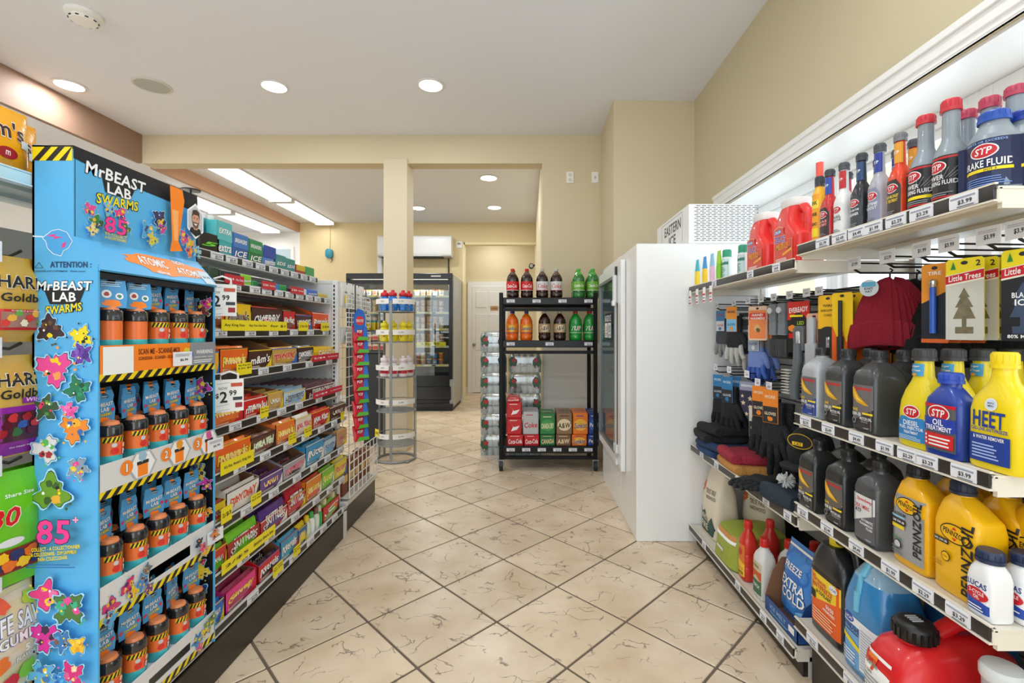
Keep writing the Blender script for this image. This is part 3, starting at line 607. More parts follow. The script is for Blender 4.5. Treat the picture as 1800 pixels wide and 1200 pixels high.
# bottles at the end of the ninth shelf
X, z = wrow(8)
for i, (p, col, cap) in enumerate(((548, '#dfe9d0', '#f0d22a'), (556, '#eef4ee', '#3fae57'), (564, '#d8e6dc', '#8a5a4a'), (569, '#3fae57', '#c9d4d6'))):
    y = yat(p, X); t = thing('candy_tube', f'small {("pale yellow-capped", "white green-capped", "clear brown-capped", "green silver-capped")[i]} candy tube on the lowest shelf', 'candy', (X-.03, y, z))
    MB().lathe([(.018, 0), (.02, .01), (.02, .07), (.012, .085)], M(col, .25), 14).build('tube', t); MB().lathe([(.014, .083), (.014, .11), (.008, .118)], M(cap, .35), 12).build('cap', t)
for (yy, zz, col, lb) in ((2.78, .17, '#c92a3c', 'red candy ball pack at the back end of the lowest shelf'), (2.9, .16, '#e8912a', 'orange candy ball pack at the end of the lowest shelf')):
    t = thing('candy_ball', lb, 'candy', (-1.22, yy, .186)); MB().lathe([(.01, 0), (.035, .012), (.045, .045), (.035, .08), (.01, .092)], M(col, .25), 16).build('ball', t); MB().box(-.03, .03, -.012, .012, .09, .13, M('#f2e2c0', .5), .003).build('tab', t)
# hanging sale signs beside the display
def sale(lb, X, Y, Z, s=1.0):
    t = thing('price_sign', lb, 'sign', (X+.03, Y, Z), PI/2-.85)
    MB().box(-.05*s, .05*s, -.001, .001, -.13*s, 0, PAPER).build('card', t, smooth=False)
    d = D(flat(-.001)); d.text('NOW', -.022*s, -.035*s, .03*s, .011*s, M('#55585e', .5), 0); d.text('$', -.042*s, -.065*s, .012*s, .022*s); d.text('2', -.02*s, -.07*s, .026*s, .045*s); d.text('99', .012*s, -.055*s, .026*s, .022*s)
    d.rect(.005*s, -.03*s, .045*s, -.015*s, M('#c8563a', .5)); d.rect(.012*s, -.085*s, .045*s, -.072*s, M('#3a3a48', .5)); d.rect(.02*s, -.115*s, .045*s, -.095*s, M('#a02a3a', .5))
    for zz in (-.012, -.1, -.12): d.line([(-.045*s, zz*s-.005), (0, zz*s)], .0012, M('#8a8d94', .5))
    d.build('lettering', t); MB().tube([(-.03*s, 0, -.002), (-.03*s, 0, .02*s), (0, 0, .032*s), (.03*s, 0, .02*s), (.03*s, 0, -.002)], .004, PAPER, 6).build('hanger_loop', t)
sale('white two ninety nine price sign hanging from the second shelf', -1.215, 1.83, 1.483, .95); sale('white two ninety nine price sign hanging from the fourth shelf', -1.175, 1.81, 1.115, .95)

# ------------------------------------------------------------------ peg bags at the near left
def pouch(lb, loc, w, h, t_, col, draw, rz=PI/2, name='candy_bag', cat='candy bag', group=None, rough=.25):
    t = thing(name, lb, cat, loc, rz, group); secs = [(0, w, .004, 5), (h*.04, w, .006, 5), (h*.16, w*.97, t_*.85, 2.6), (h*.45, w*.96, t_, 2.4), (h*.78, w*.97, t_*.8, 2.6), (h*.93, w, .006, 5), (h, w, .004, 5)]
    MB().loft(secs, M(col, rough, coat=.3, bump=.35, bscale=22), 28).build('pouch', t)
    d = D(supf(secs), True, .0012); draw(d, w, h); d.build('print', t); return t
GOLD = M('#c79a2c', .25, .4); CREAM = M('#f3ead0', .5)
def gold1(d, w, h):
    d.text('HARIBO', 0, h*.70, w*.86, h*.15, INK, 1, .0, out=CREAM); d.text('Goldbears', .0, h*.52, w*.8, h*.10, INK, 1, .1)
    d.rect(-w*.46, h*.14, w*.46, h*.38, M('#c8202c', .35)); d.rect(-w*.4, h*.17, w*.4, h*.35, M('#b98a7a', .2, vary=.5, bscale=40)); 
    for q in range(10): d.blob(-w*.35+w*.075*q, h*(.22+.06*(q % 3)), .011, M(('#d8403a', '#e9b23c', '#6fa84a', '#f1e6cf')[q % 4], .25))
    d.text('Kids and grown-ups love it so', 0, h*.363, w*.6, h*.018, PAPER, .3)
def gold2(d, w, h):
    d.text('HARIBO', 0, h*.76, w*.86, h*.13, INK, 1, .0, out=CREAM); d.text('Goldbears', 0, h*.62, w*.8, h*.09, INK, 1, .1)
    d.rect(-w*.15, h*.52, w*.46, h*.575, M('#8a2a9a', .3)); d.text('Wild Berry', w*.15, h*.548, w*.5, h*.05, M('#efc4e6', .4), 1, .2)
    d.rect(-w*.49, h*.02, w*.49, h*.5, M('#8a1f9a', .3)); d.rect(-w*.46, h*.16, w*.46, h*.44, M('#5a2a3a', .2, vary=.6, bscale=40))
    for q in range(14): d.blob(-w*.4+w*.06*q, h*(.25+.07*(q % 3)), .013, M(('#a0202c', '#5a1228', '#c8323a', '#3a6a3a', '#3a5aa8')[q % 5], .25))
    d.text('the happy world of sweets', 0, h*.1, w*.6, h*.02, PAPER, .3)
def green80(d, w, h):
    d.text('80', -w*.06, h*.62, w*.42, h*.16, RED, 1, .2, out=CREAM); d.text('Share Size', w*.16, h*.8, w*.4, h*.03, PAPER, .6, .2); d.ell(w*.02, h*.4, w*.18, h*.035, M('#dfe6ea', .4))
    d.rect(-w*.49, h*.13, w*.49, h*.34, M('#8a2a1c', .3))
    for q in range(9): d.blob(-w*.38+w*.095*q, h*(.2+.08*(q % 2)), .017, M(('#f0c21a', '#e8701c', '#2a2f66')[q % 3], .3))
def lifes(d, w, h):
    d.rect(-w*.48, h*.06, w*.48, h*.95, M('#eadfc8', .3, vary=.3, bscale=15)); d.text('LIFE SAVERS', 0, h*.70, w*.92, h*.16, M('#f5f7fa', .4), 1, 0, out=M('#1f3f86', .4)); d.text('GUMMIES', 0, h*.55, w*.7, h*.09, M('#f5f7fa', .4), 1, 0, out=M('#1f3f86', .4))
    d.text('5', 0, h*.43, w*.06, h*.06, PAPER); d.text('FLAVORS', 0, h*.37, w*.3, h*.035, PAPER, 1, .1, out=M('#2f7a3a', .4))
    for q, (u, v, c_) in enumerate(((-.34, .38, '#e8762a'), (.34, .35, '#b01c24'), (-.22, .2, '#cf2430'), (.2, .16, '#f0d02a'), (0, .25, '#7fc43a'), (-.3, .88, '#e8603a'), (.1, .86, '#a8c83a'), (.36, .5, '#e8a02a'))): d.blob(w*u, h*v, .024, M(c_, .3))
BX = -1.30
pouch('gold gummy candy bag hanging above the berry bag', (BX, 1.215, 1.273), .17, .215, .05, '#c9a03c', gold1)
pouch('gold and purple berry gummy bag hanging below the gold one', (BX, 1.215, .985), .17, .255, .05, '#c9a54a', gold2)
pouch('front bright green sour candy bag beside the blue display', (BX, 1.165, .665), .15, .285, .05, '#69c420', green80, rz=PI/2-.2)
pouch('rear green sour candy bag tucked against the blue display', (BX-.05, 1.235, .665), .15, .28, .05, '#69c420', green80)
pouch('pale fruit gummy bag near the floor beside the blue display', (BX, 1.2, .375), .17, .285, .05, '#d9d3a8', lifes)
pouch('fruit gummy bag partly cut by the frame bottom', (BX, 1.2, .10), .17, .26, .05, '#d9d3a8', lifes)
for i, z in enumerate((1.47, 1.235, .945, .66)):
    t = thing('peg_hook', f'{ORD[i]} black peg hook from the top at the near left bags', 'hook', (-1.6, 1.2, z)); MB().tube([(0, 0, .05), (.28, 0, .02), (.31, 0, .035)], .004, BLACK, 6).build('wire', t); MB().box(.305, .312, -.09, -.045, .0, .05, TAGW).build('price_tag', t)
def mmbag(d, w, h):
    d.text("m&m's", -w*.05, h*.62, w*.8, h*.26, M('#4a2413', .4), 1, 0, out=PAPER); d.ell(w*.13, h*.26, w*.13, h*.09, M('#a5182a', .35)); d.text('m', w*.13, h*.26, w*.06, h*.07, PAPER, .6); d.rect(w*.3, h*.4, w*.42, h*.52, M('#d8e4ea', .5))
pouch('yellow candy bag standing on the upper shelf tinted by a painted blue reflection', (-1.34, 1.165, 1.708), .19, .165, .06, '#f5ad14', mmbag)
pouch('second yellow candy bag leaning behind the first', (-1.42, 1.26, 1.708), .2, .175, .05, '#f0a41c', mmbag)
# ------------------------------------------------------------------ blue cardboard toy display
BLUE = M('#58b3ea', .4); BLK = M('#10131c', .5); CARD = M('#dfe0e3', .5)
y0, y1, xf, xb = 1.228, 1.69, -1.12, -1.291
DS = thing('cardboard_display', 'tall blue cardboard toy display with hazard stripes and four trays', 'display stand', (0, 0, 0))
sp = [(-xb, .19), (-xf, .19), (-xf, 1.475), (-xf-(xf+1.184), 1.548), (1.184, 1.78), (-xb, 1.79)]
prof = [(xb, .19), (xf, .19), (xf, 1.475), (-1.184, 1.548), (-1.184, 1.775), (xb, 1.787)]
def sidep(y, t, name):
    b = MB(); b.prism(prof, y, y+t, BLUE); return b.build(name, DS, smooth=False)
s1 = sidep(y0, .006, 'side_panel'); s2 = sidep(y1-.006, .006, 'side_panel')
MB().box(xb, xb+.006, y0, y1, .19, 1.78, BLK).build('back_panel', DS); MB().box(xb, -1.184, y0, y1, 1.775, 1.785, BLK).build('top_panel', DS)
hd = MB(); hd.box(-1.19, -1.184, y0+.004, y1, 1.548, 1.775, BLUE)
hd.add([(-1.184, y0+.002, 1.548), (-1.184, y1, 1.548), (xf+.008, y1, 1.462), (xf+.008, y0+.002, 1.462), (-1.19, y0+.002, 1.545), (-1.19, y1, 1.545), (xf+.002, y1, 1.458), (xf+.002, y0+.002, 1.458)], [(0, 3, 2, 1), (4, 5, 6, 7), (3, 7, 6, 2), (0, 4, 7, 3), (1, 2, 6, 5)], BLUE)
hd.build('header', DS, smooth=False)
MB().box(xb, xf, y0+.006, y1-.006, 1.44, 1.455, BLK).build('hood', DS)
# print on the near side panel (u = x, v = z)
d = D(lambda u, v, e: (u, y0-e, v)); NAVY = M('#1d3c66', .5); PINK = M('#e83a92', .4); ORG = M('#ff8a1e', .4); LY = M('#f0e02a', .4); LB = M('#a9dbf7', .4); LW = M('#f4f7fa', .45)
def U(px, py): return ((px-VX)/F*y0, H-(py-VY)/F*y0)
def logo(d, cx, cy, s, rot=0):
    d.poly([(cx-.38*s, cy+.1*s), (cx+.38*s, cy+.1*s), (cx+.26*s, cy-.2*s), (cx-.26*s, cy-.2*s)], INK)
    d.text('MrBEAST', cx, cy+.13*s, s, .17*s, LW, 1, .1, rot=rot, out=INK, ow=.12); d.text('LAB', cx, cy-.07*s, .42*s, .17*s, LW, 1, 0, out=INK, ow=.12)
    d.text('SWARMS', cx-.01*s, cy-.28*s, .66*s, .15*s, LY, 1, .15, rot=.12, out=INK, ow=.15)
u0, v1 = U(58, 258); d.haz(xb+.001, v1-.036, -1.186, v1, 3, .9)
# emblem: a snarling cat head outline with a bolt
ex, ey = U(108, 425); e = .0016
pts = [(75, 418), (92, 405), (104, 403), (118, 408), (128, 424), (121, 436), (112, 441), (108, 450), (94, 446), (84, 436), (81, 424)]
d.poly([U(*p) for p in pts], M('#4aa5e4', .4)); d.line([U(*p) for p in pts+pts[:1]], .0016, LW); d.line([U(58, 415), U(76, 416)], .003, LW); d.poly([U(*p) for p in ((82, 414), (100, 411), (96, 415), (112, 417), (94, 420), (97, 417))], PINK); d.poly([U(*p) for p in ((110, 428), (117, 425), (115, 434), (109, 436))], PINK)
d.line([U(*p) for p in ((62, 471), (76, 471), (69, 461), (62, 471))], .001, NAVY); cx, cy = U(125, 465); d.text('ATTENTION :', cx, cy, .107, .016, NAVY); cx, cy = U(100, 477); d.text("DANGER D'ETOUFFEMENT - Petites pieces", cx+.01, cy, .13, .006, NAVY, .4)
cx, cy = U(114, 515); logo(d, cx, cy, .145)
# plain paint splashes stand in for the printed creatures
def splat(px, py, r, c1, c2, c3):
    cx, cy = U(px, py); cx = min(max(cx, xb+1.27*r), xf-1.27*r); lobes(d, cx, cy, r, c1, c2, c3)
def lobes(d, cx, cy, r, c1, c2, c3):          # a paint splash: outlined lobes, lighter and darker patches, drops
    k1, k2 = random.choice((3, 4, 5)), random.choice((7, 9, 11)); p1, p2 = random.random()*6, random.random()*6; n = 44
    f = lambda k, g=1: [(cx+r*k*g*(.74+.2*math.sin(k1*a+p1)+.12*math.sin(k2*a+p2))*math.cos(a), cy+r*k*(.74+.2*math.sin(k1*a+p1)+.12*math.sin(k2*a+p2))*math.sin(a)) for a in (2*PI*i/n for i in range(n))]
    def star(pts, m): d._put([(cx, cy)]+pts, [(0, 1+i, 1+(i+1) % len(pts)) for i in range(len(pts))], m)
    star(f(1.16), LB); star(f(1.05), M('#1d2436', .4)); star(f(1.0), M(c1, .4))
    for q in range(5): a = random.random()*6.28; d.blob(cx+.42*r*math.cos(a), cy+.42*r*math.sin(a), r*random.uniform(.16, .34), M((c2, c3)[q % 2], .4), 12, .45)
    for q in range(4): a = random.random()*6.28; d.blob(cx+.4*r*math.cos(a), cy+.36*r*math.sin(a), r*random.uniform(.06, .11), (INK, LW, YEL, M(c3, .4))[q], 9, .3)
    for q in range(3): a = random.random()*6.28; d.ell(cx+1.1*r*math.cos(a), cy+1.1*r*math.sin(a), r*.08, r*.08, M(c2, .4), 8)
for a in ((85, 578, .038, '#3a2c34', '#6a4a34', '#f0dc2a'), (145, 592, .032, '#f0dc1a', '#1c1c20', '#f0dc1a'), (148, 622, .03, '#6a3aa8', '#4a2a88', '#8a5ac8'), (96, 647, .05, '#e8489a', '#f0a05a', '#f0d02a'), (146, 683, .036, '#1f7a58', '#2a9a6a', '#14523c'), (84, 716, .036, '#3a5a3a', '#5a9a4a', '#e8486a'), (128, 720, .024, '#f060b0', '#e8489a', '#f080c0'), (138, 752, .04, '#f08a2a', '#f0b02a', '#3a6ab0'),
    (84, 787, .038, '#d8dadc', '#5ab85a', '#a82a30'), (148, 820, .03, '#8a9ab0', '#e83aa0', '#e8c82a'), (100, 862, .052, '#6a9a2a', '#3a5a2a', '#e8b03a'), (88, 1040, .042, '#e83a8a', '#f0d02a', '#f07ab0'), (140, 1062, .046, '#4a7a3a', '#3ab08a', '#e84a9a'), (85, 1110, .042, '#d82a9a', '#3a2a4a', '#e8489a'), (122, 1118, .03, '#3a7ab8', '#8a5a3a', '#5aa0d8'), (150, 1124, .025, '#f0c02a', '#e8a01a', '#f8d84a'), (88, 1175, .038, '#5ab0e0', '#3a78b8', '#f0d02a'), (152, 1172, .034, '#d82a7a', '#e8589a', '#f0d8a0'), (122, 1180, .02, '#2a8ad8', '#5ab0e8', '#2a6ab8')): splat(*a)
cx, cy = U(112, 927); d.text('85', cx, cy, .085, .062, M('#f23a94', .4), 1, .05, out=M('#14203c', .4), ow=.07); cx, cy = U(151, 906); d.text('+', cx, cy, .016, .016, M('#f8a0cc', .4), 1, out=M('#14203c', .4))
for i, q in enumerate(('TO COLLECT - A COLLECTIONNER', 'DA COLLEZIONARE - ZUM SAMMELN', 'PARA COLECCIONAR')):
    cx, cy = U(112, 955+8.5*i); d.text(q, cx, cy, (.14, .12, .075)[i], .010, LY, 1, 0, rot=.08, out=INK, ow=.12)
cx, cy = U(113, 983); d.lines(cx-.07, cy-.008, cx+.07, cy+.005, 2, M('#2a6ab0', .5))
d.build('side_print', DS)
# header print (u = y, v = z)
d = D(lambda u, v, e: (-1.184+e, u, v)); ya = lambda t: y0+(y1-y0)*t
d.poly([(ya(0), 1.775), (ya(1), 1.775), (ya(1), 1.725), (ya(.3), 1.735), (ya(0), 1.752)], BLK)
d.poly([(ya(.16), 1.76), (ya(.44), 1.75), (ya(.38), 1.69), (ya(.2), 1.69)], INK)
d.text('MrBEAST', ya(.288), 1.742, .2, .034, LW, 1, .1, out=INK, ow=.12); d.text('LAB', ya(.30), 1.705, .08, .03, LW, 1, out=INK, ow=.12); d.text('SWARMS', ya(.29), 1.672, .14, .028, LY, 1, .15, rot=.08, out=INK, ow=.15)
for (t_, z_, r, c_) in ((.10, 1.63, .02, '#e8489a'), (.14, 1.60, .022, '#3a8a4a'), (.22, 1.645, .02, '#7ac0e0'), (.30, 1.64, .022, '#e83a8a'), (.33, 1.60, .02, '#3a7a3a'), (.1, 1.575, .018, '#f0d88a'), (.6, 1.66, .03, '#3a3a5a'), (.62, 1.63, .018, '#d83a9a'), (.5, 1.61, .03, '#4aa8d8'), (.53, 1.585, .02, '#d8d03a'), (.82, 1.62, .026, '#e8489a'), (.88, 1.6, .024, '#e8a83a'), (.86, 1.575, .02, '#f0683a'), (.94, 1.58, .022, '#8ac8e0')): lobes(d, ya(t_), z_, r, c_, '#f0c23a', '#3a4a8a')
d.text('85', ya(.225), 1.597, .07, .045, M('#f23a94', .4), 1, .05, out=INK, ow=.08); d.text('+', ya(.31), 1.615, .012, .012, M('#f8a0cc', .4)); d.text('TO COLLECT', ya(.225), 1.57, .07, .008, LY, 1, out=INK); d.text('A COLLECTIONNER', ya(.225), 1.56, .07, .008, LY, 1, out=INK)
d.poly([(ya(.66), 1.775), (ya(.78), 1.775), (ya(.80), 1.74), (ya(.74), 1.6), (ya(.78), 1.57), (ya(.66), 1.56), (ya(.68), 1.6)], ORG); d.poly([(ya(.68), 1.7), (ya(.74), 1.7), (ya(.735), 1.6), (ya(.70), 1.6)], M('#ffb46a', .4))
hx, hz, hr = ya(.915), 1.685, .044; hexp = lambda r: [(hx+r*.92*math.sin(PI/3*i), hz+r*1.25*math.cos(PI/3*i)) for i in range(6)]
d.poly(hexp(hr+.006), LW); d.poly(hexp(hr), M('#c7ccd2', .5)); SK = M('#d9a488', .6); HAIR = M('#4a3224', .6)
d.poly([(hx-.03, hz-.04), (hx-.022, hz-.024), (hx+.022, hz-.024), (hx+.03, hz-.04), (hx+.0, hz-.054)], INK); d.rect(hx-.009, hz-.03, hx+.009, hz-.01, SK); d.ell(hx, hz+.008, .0195, .03, HAIR); d.ell(hx, hz+.003, .0175, .027, SK); d.poly([(hx-.0175, hz+.002), (hx-.012, hz-.004), (hx+.012, hz-.004), (hx+.0175, hz+.002), (hx+.013, hz-.02), (hx, hz-.027), (hx-.013, hz-.02)], M('#7a5642', .6)); d.poly([(hx-.009, hz-.009), (hx+.009, hz-.009), (hx, hz-.016)], LW)
for s in (-1, 1): d.ell(hx+s*.0075, hz+.008, .0028, .0018, INK, 8); d.line([(hx+s*.0035, hz+.0125), (hx+s*.0115, hz+.0125)], .0016, HAIR)
d.poly([(hx-.0195, hz+.012), (hx-.015, hz+.036), (hx+.004, hz+.041), (hx+.018, hz+.033), (hx+.0195, hz+.012), (hx+.012, hz+.022), (hx-.01, hz+.022)], HAIR); d.line([(hx, hz+.006), (hx+.0015, hz-.002), (hx-.0015, hz-.003)], .0008, M('#b98670', .6))
d.build('header_print', DS)
fl_o = Vector((-1.184, 0, 1.548)); fl_v = Vector((xf+.008+1.184, 0, 1.462-1.548)); L_ = fl_v.length; fl_v.normalize(); nn = Vector((-fl_v.z, 0, fl_v.x)); nn = nn if nn.x > 0 else -nn
d = D(lambda u, v, e: fl_o+Vector((0, u, 0))-fl_v*v+nn*e)
d.blob(ya(.62), -L_*.5, .19, ORG, 26, .3, ky=.24); d.blob(ya(.35), -L_*.45, .05, ORG, 16, .4, ky=.5); d.text('ATOMIC', ya(.48), -L_*.42, .11, .035, LW, 1, .1, rot=-.04, out=INK); d.text('NON', ya(.74), -L_*.25, .05, .018, LW, 1, .1, out=INK); d.text('ATOMIC', ya(.79), -L_*.6, .12, .03, LW, 1, .1, rot=-.04, out=INK); d.text('slime', ya(.5), -L_*.78, .05, .014, LW, 1, .1)
d.rect(ya(.88), -L_*.98, ya(.995), -L_*.45, M('#cfe0ea', .5)); d.text('$6.99', ya(.94), -L_*.7, .035, .012, INK)
d.build('flap_print', DS)
# trays
TR = [(1.262, 1.165), (.947, .854), (.624, .520), (.302, .205)]
for k, (zt, zb) in enumerate(TR):
    MB().box(xb+.006, xf-.004, y0+.006, y1-.006, zt-.022, zt-.016, M('#e4e6ea', .5)).build('tray_deck', DS)
    st = MB(); mt = ORG if k == 0 else CARD
    if k < 2: st.box(xf-.004, xf, y0+.004, y1-.004, zb, zt, mt)
    else:                                       # a window is cut into the tray front
        a, b_ = ya(.36), ya(.74); st.box(xf-.004, xf, y0+.004, a, zb, zt, mt); st.box(xf-.004, xf, b_, y1-.004, zb, zt, mt); st.box(xf-.004, xf, a, b_, zt-.034, zt, mt); st.box(xf-.004, xf, a, b_, zb, zb+.034, mt)
    o = st.build('tray_front', DS, smooth=False); d = D(lambda u, v, e: (xf+e, u, v)); d.haz(y0+.004, zb, y1-.004, zb+.021, 13, 1.0)
    if k == 0:
        d.poly([(ya(.70), zb+.021), (ya(1), zb+.021), (ya(1), zt), (ya(.73), zt)], M('#8b9098', .5)); d.rect(ya(.03), zb+.018, ya(.24), zt-.004, LW)
        d.text('SCAN ME - SCANNE-MOI', ya(.45), zt-.021, .16, .017, M('#7a2a10', .5)); d.text('SCANSIONA - SCANNEN - ESCANEAME', ya(.45), zt-.041, .16, .010, M('#7a2a10', .5)); d.text('WARNING:', ya(.88), zt-.032, .085, .014, LW); d.text('CHOKING HAZARD - Small parts.', ya(.87), zt-.05, .095, .006, LW, .4); d.lines(ya(.76), zt-.068, ya(.97), zt-.056, 2, LW)
        d.blob(ya(.69), zt-.03, .018, M('#e8d83a', .4)); d.blob(ya(.73), zt-.04, .014, M('#3a5ad0', .4))
    elif k == 1:
        for q, (t_, c1) in enumerate(((.25, '#9fc4dd'), (.56, '#f0a02a'), (.86, '#d85a9a'))):
            cx, cz_ = ya(t_+.06), (zt+zb)/2+.012; hx2 = [(cx+.052*math.sin(PI/3*i+PI/6), cz_+.046*math.cos(PI/3*i+PI/6)) for i in range(6)]; d.poly(hx2, M('#b5b8bf', .5)); d.poly([(cx+(a-cx)*.86, cz_+(b_-cz_)*.86) for a, b_ in hx2], LW)
            d.rect(cx-.018, cz_-.032, cx+.018, cz_+.002, ORG); d.rect(cx-.021, cz_+.002, cx+.021, cz_+.012, DARK); d.blob(cx, cz_+.024, .018, M(c1, .4)); d.ell(ya(t_-.06), cz_+.006, .021, .021, ORG); d.text(str(q+1), ya(t_-.06), cz_+.006, .006 if q == 0 else .014, .024, LW, 1, out=INK)
    elif k == 2:
        for (t_, z_, r, c_) in ((.08, -.045, .03, '#d83a7a'), (.2, -.02, .028, '#d82a6a'), (.23, -.045, .022, '#f0d02a'), (.3, -.03, .026, '#3a8ad0'), (.33, .0, .018, '#6a707a'), (.34, -.06, .018, '#7a3a8a'), (.06, -.07, .022, '#4aa8e0'), (.79, -.02, .02, '#3a3038'), (.84, -.055, .024, '#f0a83a'), (.82, -.04, .018, '#e83a8a'), (.95, -.02, .022, '#f08a3a')): lobes(d, ya(t_), zt-.02+z_, r, c_, '#f0b23a', '#5a2a6a')
    else:
        for (t_, z_, r, c_) in ((.8, -.05, .026, '#3a8ad0'), (.82, -.08, .018, '#e8489a'), (.9, -.035, .026, '#8a9a3a'), (.95, -.02, .024, '#6a8a3a'), (.86, -.04, .018, '#f0d02a')): lobes(d, ya(t_), zt+z_, r, c_, '#f0d23a', '#2a4a5a')
    d.build('tray_print', DS)
    if k < 3:
        t = thing('price_label', f'white price label on the {ORD[k]} tray of the blue display', 'price label', (xf+.012, ya(.62 if k == 0 else .965), zt-.05), PI/2-.1)
        MB().box(-.036, .036, -.001, .001, -.022, .022, TAGW).build('card', t, smooth=False); d = D(flat(-.001)); d.text('$6.99', .004, -.004, .03, .009, INK); d.lines(-.03, .008, .03, .018, 2, M('#9aa0a8', .5)); d.build('lettering', t)
d = D(lambda u, v, e: (u, y1-.006-e, v)); d.rect(xb+.006, .2, xf-.004, 1.44, BLK)
for (x, z, r, c_) in ((-1.16, 1.38, .03, '#8a3a4a'), (-1.145, 1.40, .022, '#e8389a'), (-1.2, 1.40, .028, '#5a9ad0'), (-1.17, 1.30, .028, '#b8b03a'), (-1.16, 1.10, .034, '#c03aa8'), (-1.18, 1.06, .03, '#4a90d0'), (-1.16, 1.0, .026, '#7aa84a'), (-1.17, .80, .034, '#e0c83a'), (-1.18, .83, .026, '#3a7ab8'), (-1.14, .76, .024, '#d03ab0'), (-1.17, .70, .024, '#3a9a5a'), (-1.14, .66, .024, '#f0a83a'), (-1.17, .48, .034, '#d83a7a'), (-1.15, .45, .03, '#f0d02a'), (-1.16, .38, .034, '#2a4ac0')): lobes(d, x, z, r, c_, '#e8d23a', '#3a3048')
d.build('inner_print', DS)
# toy jars with hook cards
jar = thing('toy_jar', 'x', 'toy', (0, 0, 0), PI/2); R = .0285
TQ = M('#3fb8c4', .3); OJ = M('#f2793a', .3)
MB().lathe([(R*.9, 0), (R, .004), (R, .03)], TQ, 22).build('base', jar); MB().lathe([(R, .03), (R, .082)], OJ, 22).build('body', jar)
MB().lathe([(R*.98, .082), (R*1.06, .084), (R*1.06, .106), (R*.95, .112)], M('#23262b', .15, coat=.6), 22).build('lid', jar); MB().lathe([(R*.8, .112), (R*.7, .120), (R*.3, .124)], M('#f0905a', .3), 18).build('slime_cap', jar)
d = D(cylf(R), True, .0006); d.nu = 14; w = .076; d.rect(-w/2, .066, w/2, .08, YEL)
for i in range(8): a = -w/2+w*i/8; d.poly([(a, .066), (a+.005, .066), (a+.011, .08), (a+.006, .08)], INK); d.e -= d.EPS
d.e += d.EPS; d.blob(.002, .045, .018, M('#ef5a3a', .3), 16, .3); d.ell(-.012, .042, .009, .009, M('#d8322a', .35)); d.ell(-.013, .058, .006, .006, M('#c9ccd6', .4)); d.blob(.012, .055, .008, M('#f7c8a0', .4)); d.text('?', .008, .038, .008, .014, LW, 1, out=INK); d.rect(.018, .01, .034, .03, M('#a8dcee', .4)); d.build('label', jar)
cb = MB(); cp = [(-.031, .118), (.031, .118), (.034, .15), (.027, .175), (.03, .19), (.024, .205), (.008, .205), (.004, .196), (.014, .19), (.010, .182), (-.006, .182), (-.01, .205), (-.028, .205), (-.034, .15)]
cb.prism(cp, .016, .018, M('#4aa0e0', .4)); cb.build('hook_card', jar, smooth=False)
d = D(flat(.016)); d.rect(-.012, .198, .004, .204, ORG); d.text('MrBEAST', 0, .166, .052, .011, LW, 1, .1, rot=.06, out=INK); d.text('LAB', .002, .152, .024, .011, LW, 1, out=INK); d.text('SWARMS', .002, .138, .038, .009, LY, 1, .15, rot=.06, out=INK); d.blob(0, .125, .018, ORG, 14, .4, ky=.5); d.blob(.024, .15, .006, M('#d8305a', .4)); d.blob(-.026, .14, .006, M('#d8305a', .4)); d.build('card_print', jar)
d = D(lambda u, v, e: (-u, .018+e, v)); d.blob(0, .13, .026, ORG, 16, .4, ky=.5); d.ell(-.012, .155, .011, .011, LW); d.blob(-.012, .155, .007, M('#b0403a', .4)); d.ell(.016, .15, .009, .009, LW); d.blob(.016, .15, .006, M('#3a8a7a', .4)); d.lines(-.024, .176, .022, .192, 3, M('#bfe2f4', .4)); d.build('back_print', jar)
first = True
for k, (zt, zb) in enumerate(TR):
    for row in range(2):
        for i in range(5):
            y = 1.298+.085*i-(.006 if row else 0); x = (-1.153 if row == 0 else -1.222)+random.uniform(-.003, .003); a = PI/2+random.uniform(-.25, .25)+(2.6 if (k == 0 and row == 0 and i < 2) else 0)
            lb = f'orange and turquoise toy jar, {ORD[i]} along the front of display tray {("one", "two", "three", "four")[k]} from the top' if row == 0 else f'{ORD[i]} hook carded toy jar in the back row of the {ORD[k]} display tray'
            gp = f'toy jars in tray {k+1} of the blue display' if row == 0 else f'back row toy jars of tray {k+1}'
            if first: jar.location = (x, y, zt-.0155); jar.rotation_euler.z = a; jar['label'] = lb; jar['group'] = gp; first = False
            else: dup(jar, (x, y, zt-.0155), a, lb, gp)
# ------------------------------------------------------------------ end-cap: wire baskets, clip strip
WIRE = M('#e6e6e2', .35)
EC = thing('wire_rack', 'white wire side rack with baskets at the gondola end', 'rack', (0, 0, 0)); ye0, ye1, xe = GY1+.06, GY1+.52, -1.19
MB().box(-1.6, xe+.02, GY1+.05, 3.62, 0, .17, M('#2a241f', .35, vary=.6, bscale=9), .004).build('kick_plate', EC); MB().box(-1.6, xe+.03, GY1+.045, 3.63, .17, .20, SHM, .004).build('base_deck', EC)
MB().box(-1.6, -1.59, GY1+.05, 3.6, .2, 1.62, SHM).build('side_panel', EC); 
def grid(name, y0, y1, z0, z1, x, nz, ny, par, r=.003):
    b = MB()
    for i in range(nz): z = z0+(z1-z0)*i/(nz-1); b.tube([(x, y0, z), (x, y1, z)], r, WIRE, 5)
    for i in range(ny): y = y0+(y1-y0)*i/(ny-1); b.tube([(x, y, z0), (x, y, z1)], r, WIRE, 5)
    return b.build(name, par)
grid('wire_grid', ye0, ye1, .3, 1.6, xe-.05, 20, 5, EC)
for i, z in enumerate((1.45, 1.33, 1.2)): grid('wire_basket', ye0, ye1, z, z+.09, xe+.02, 4, 6, EC)
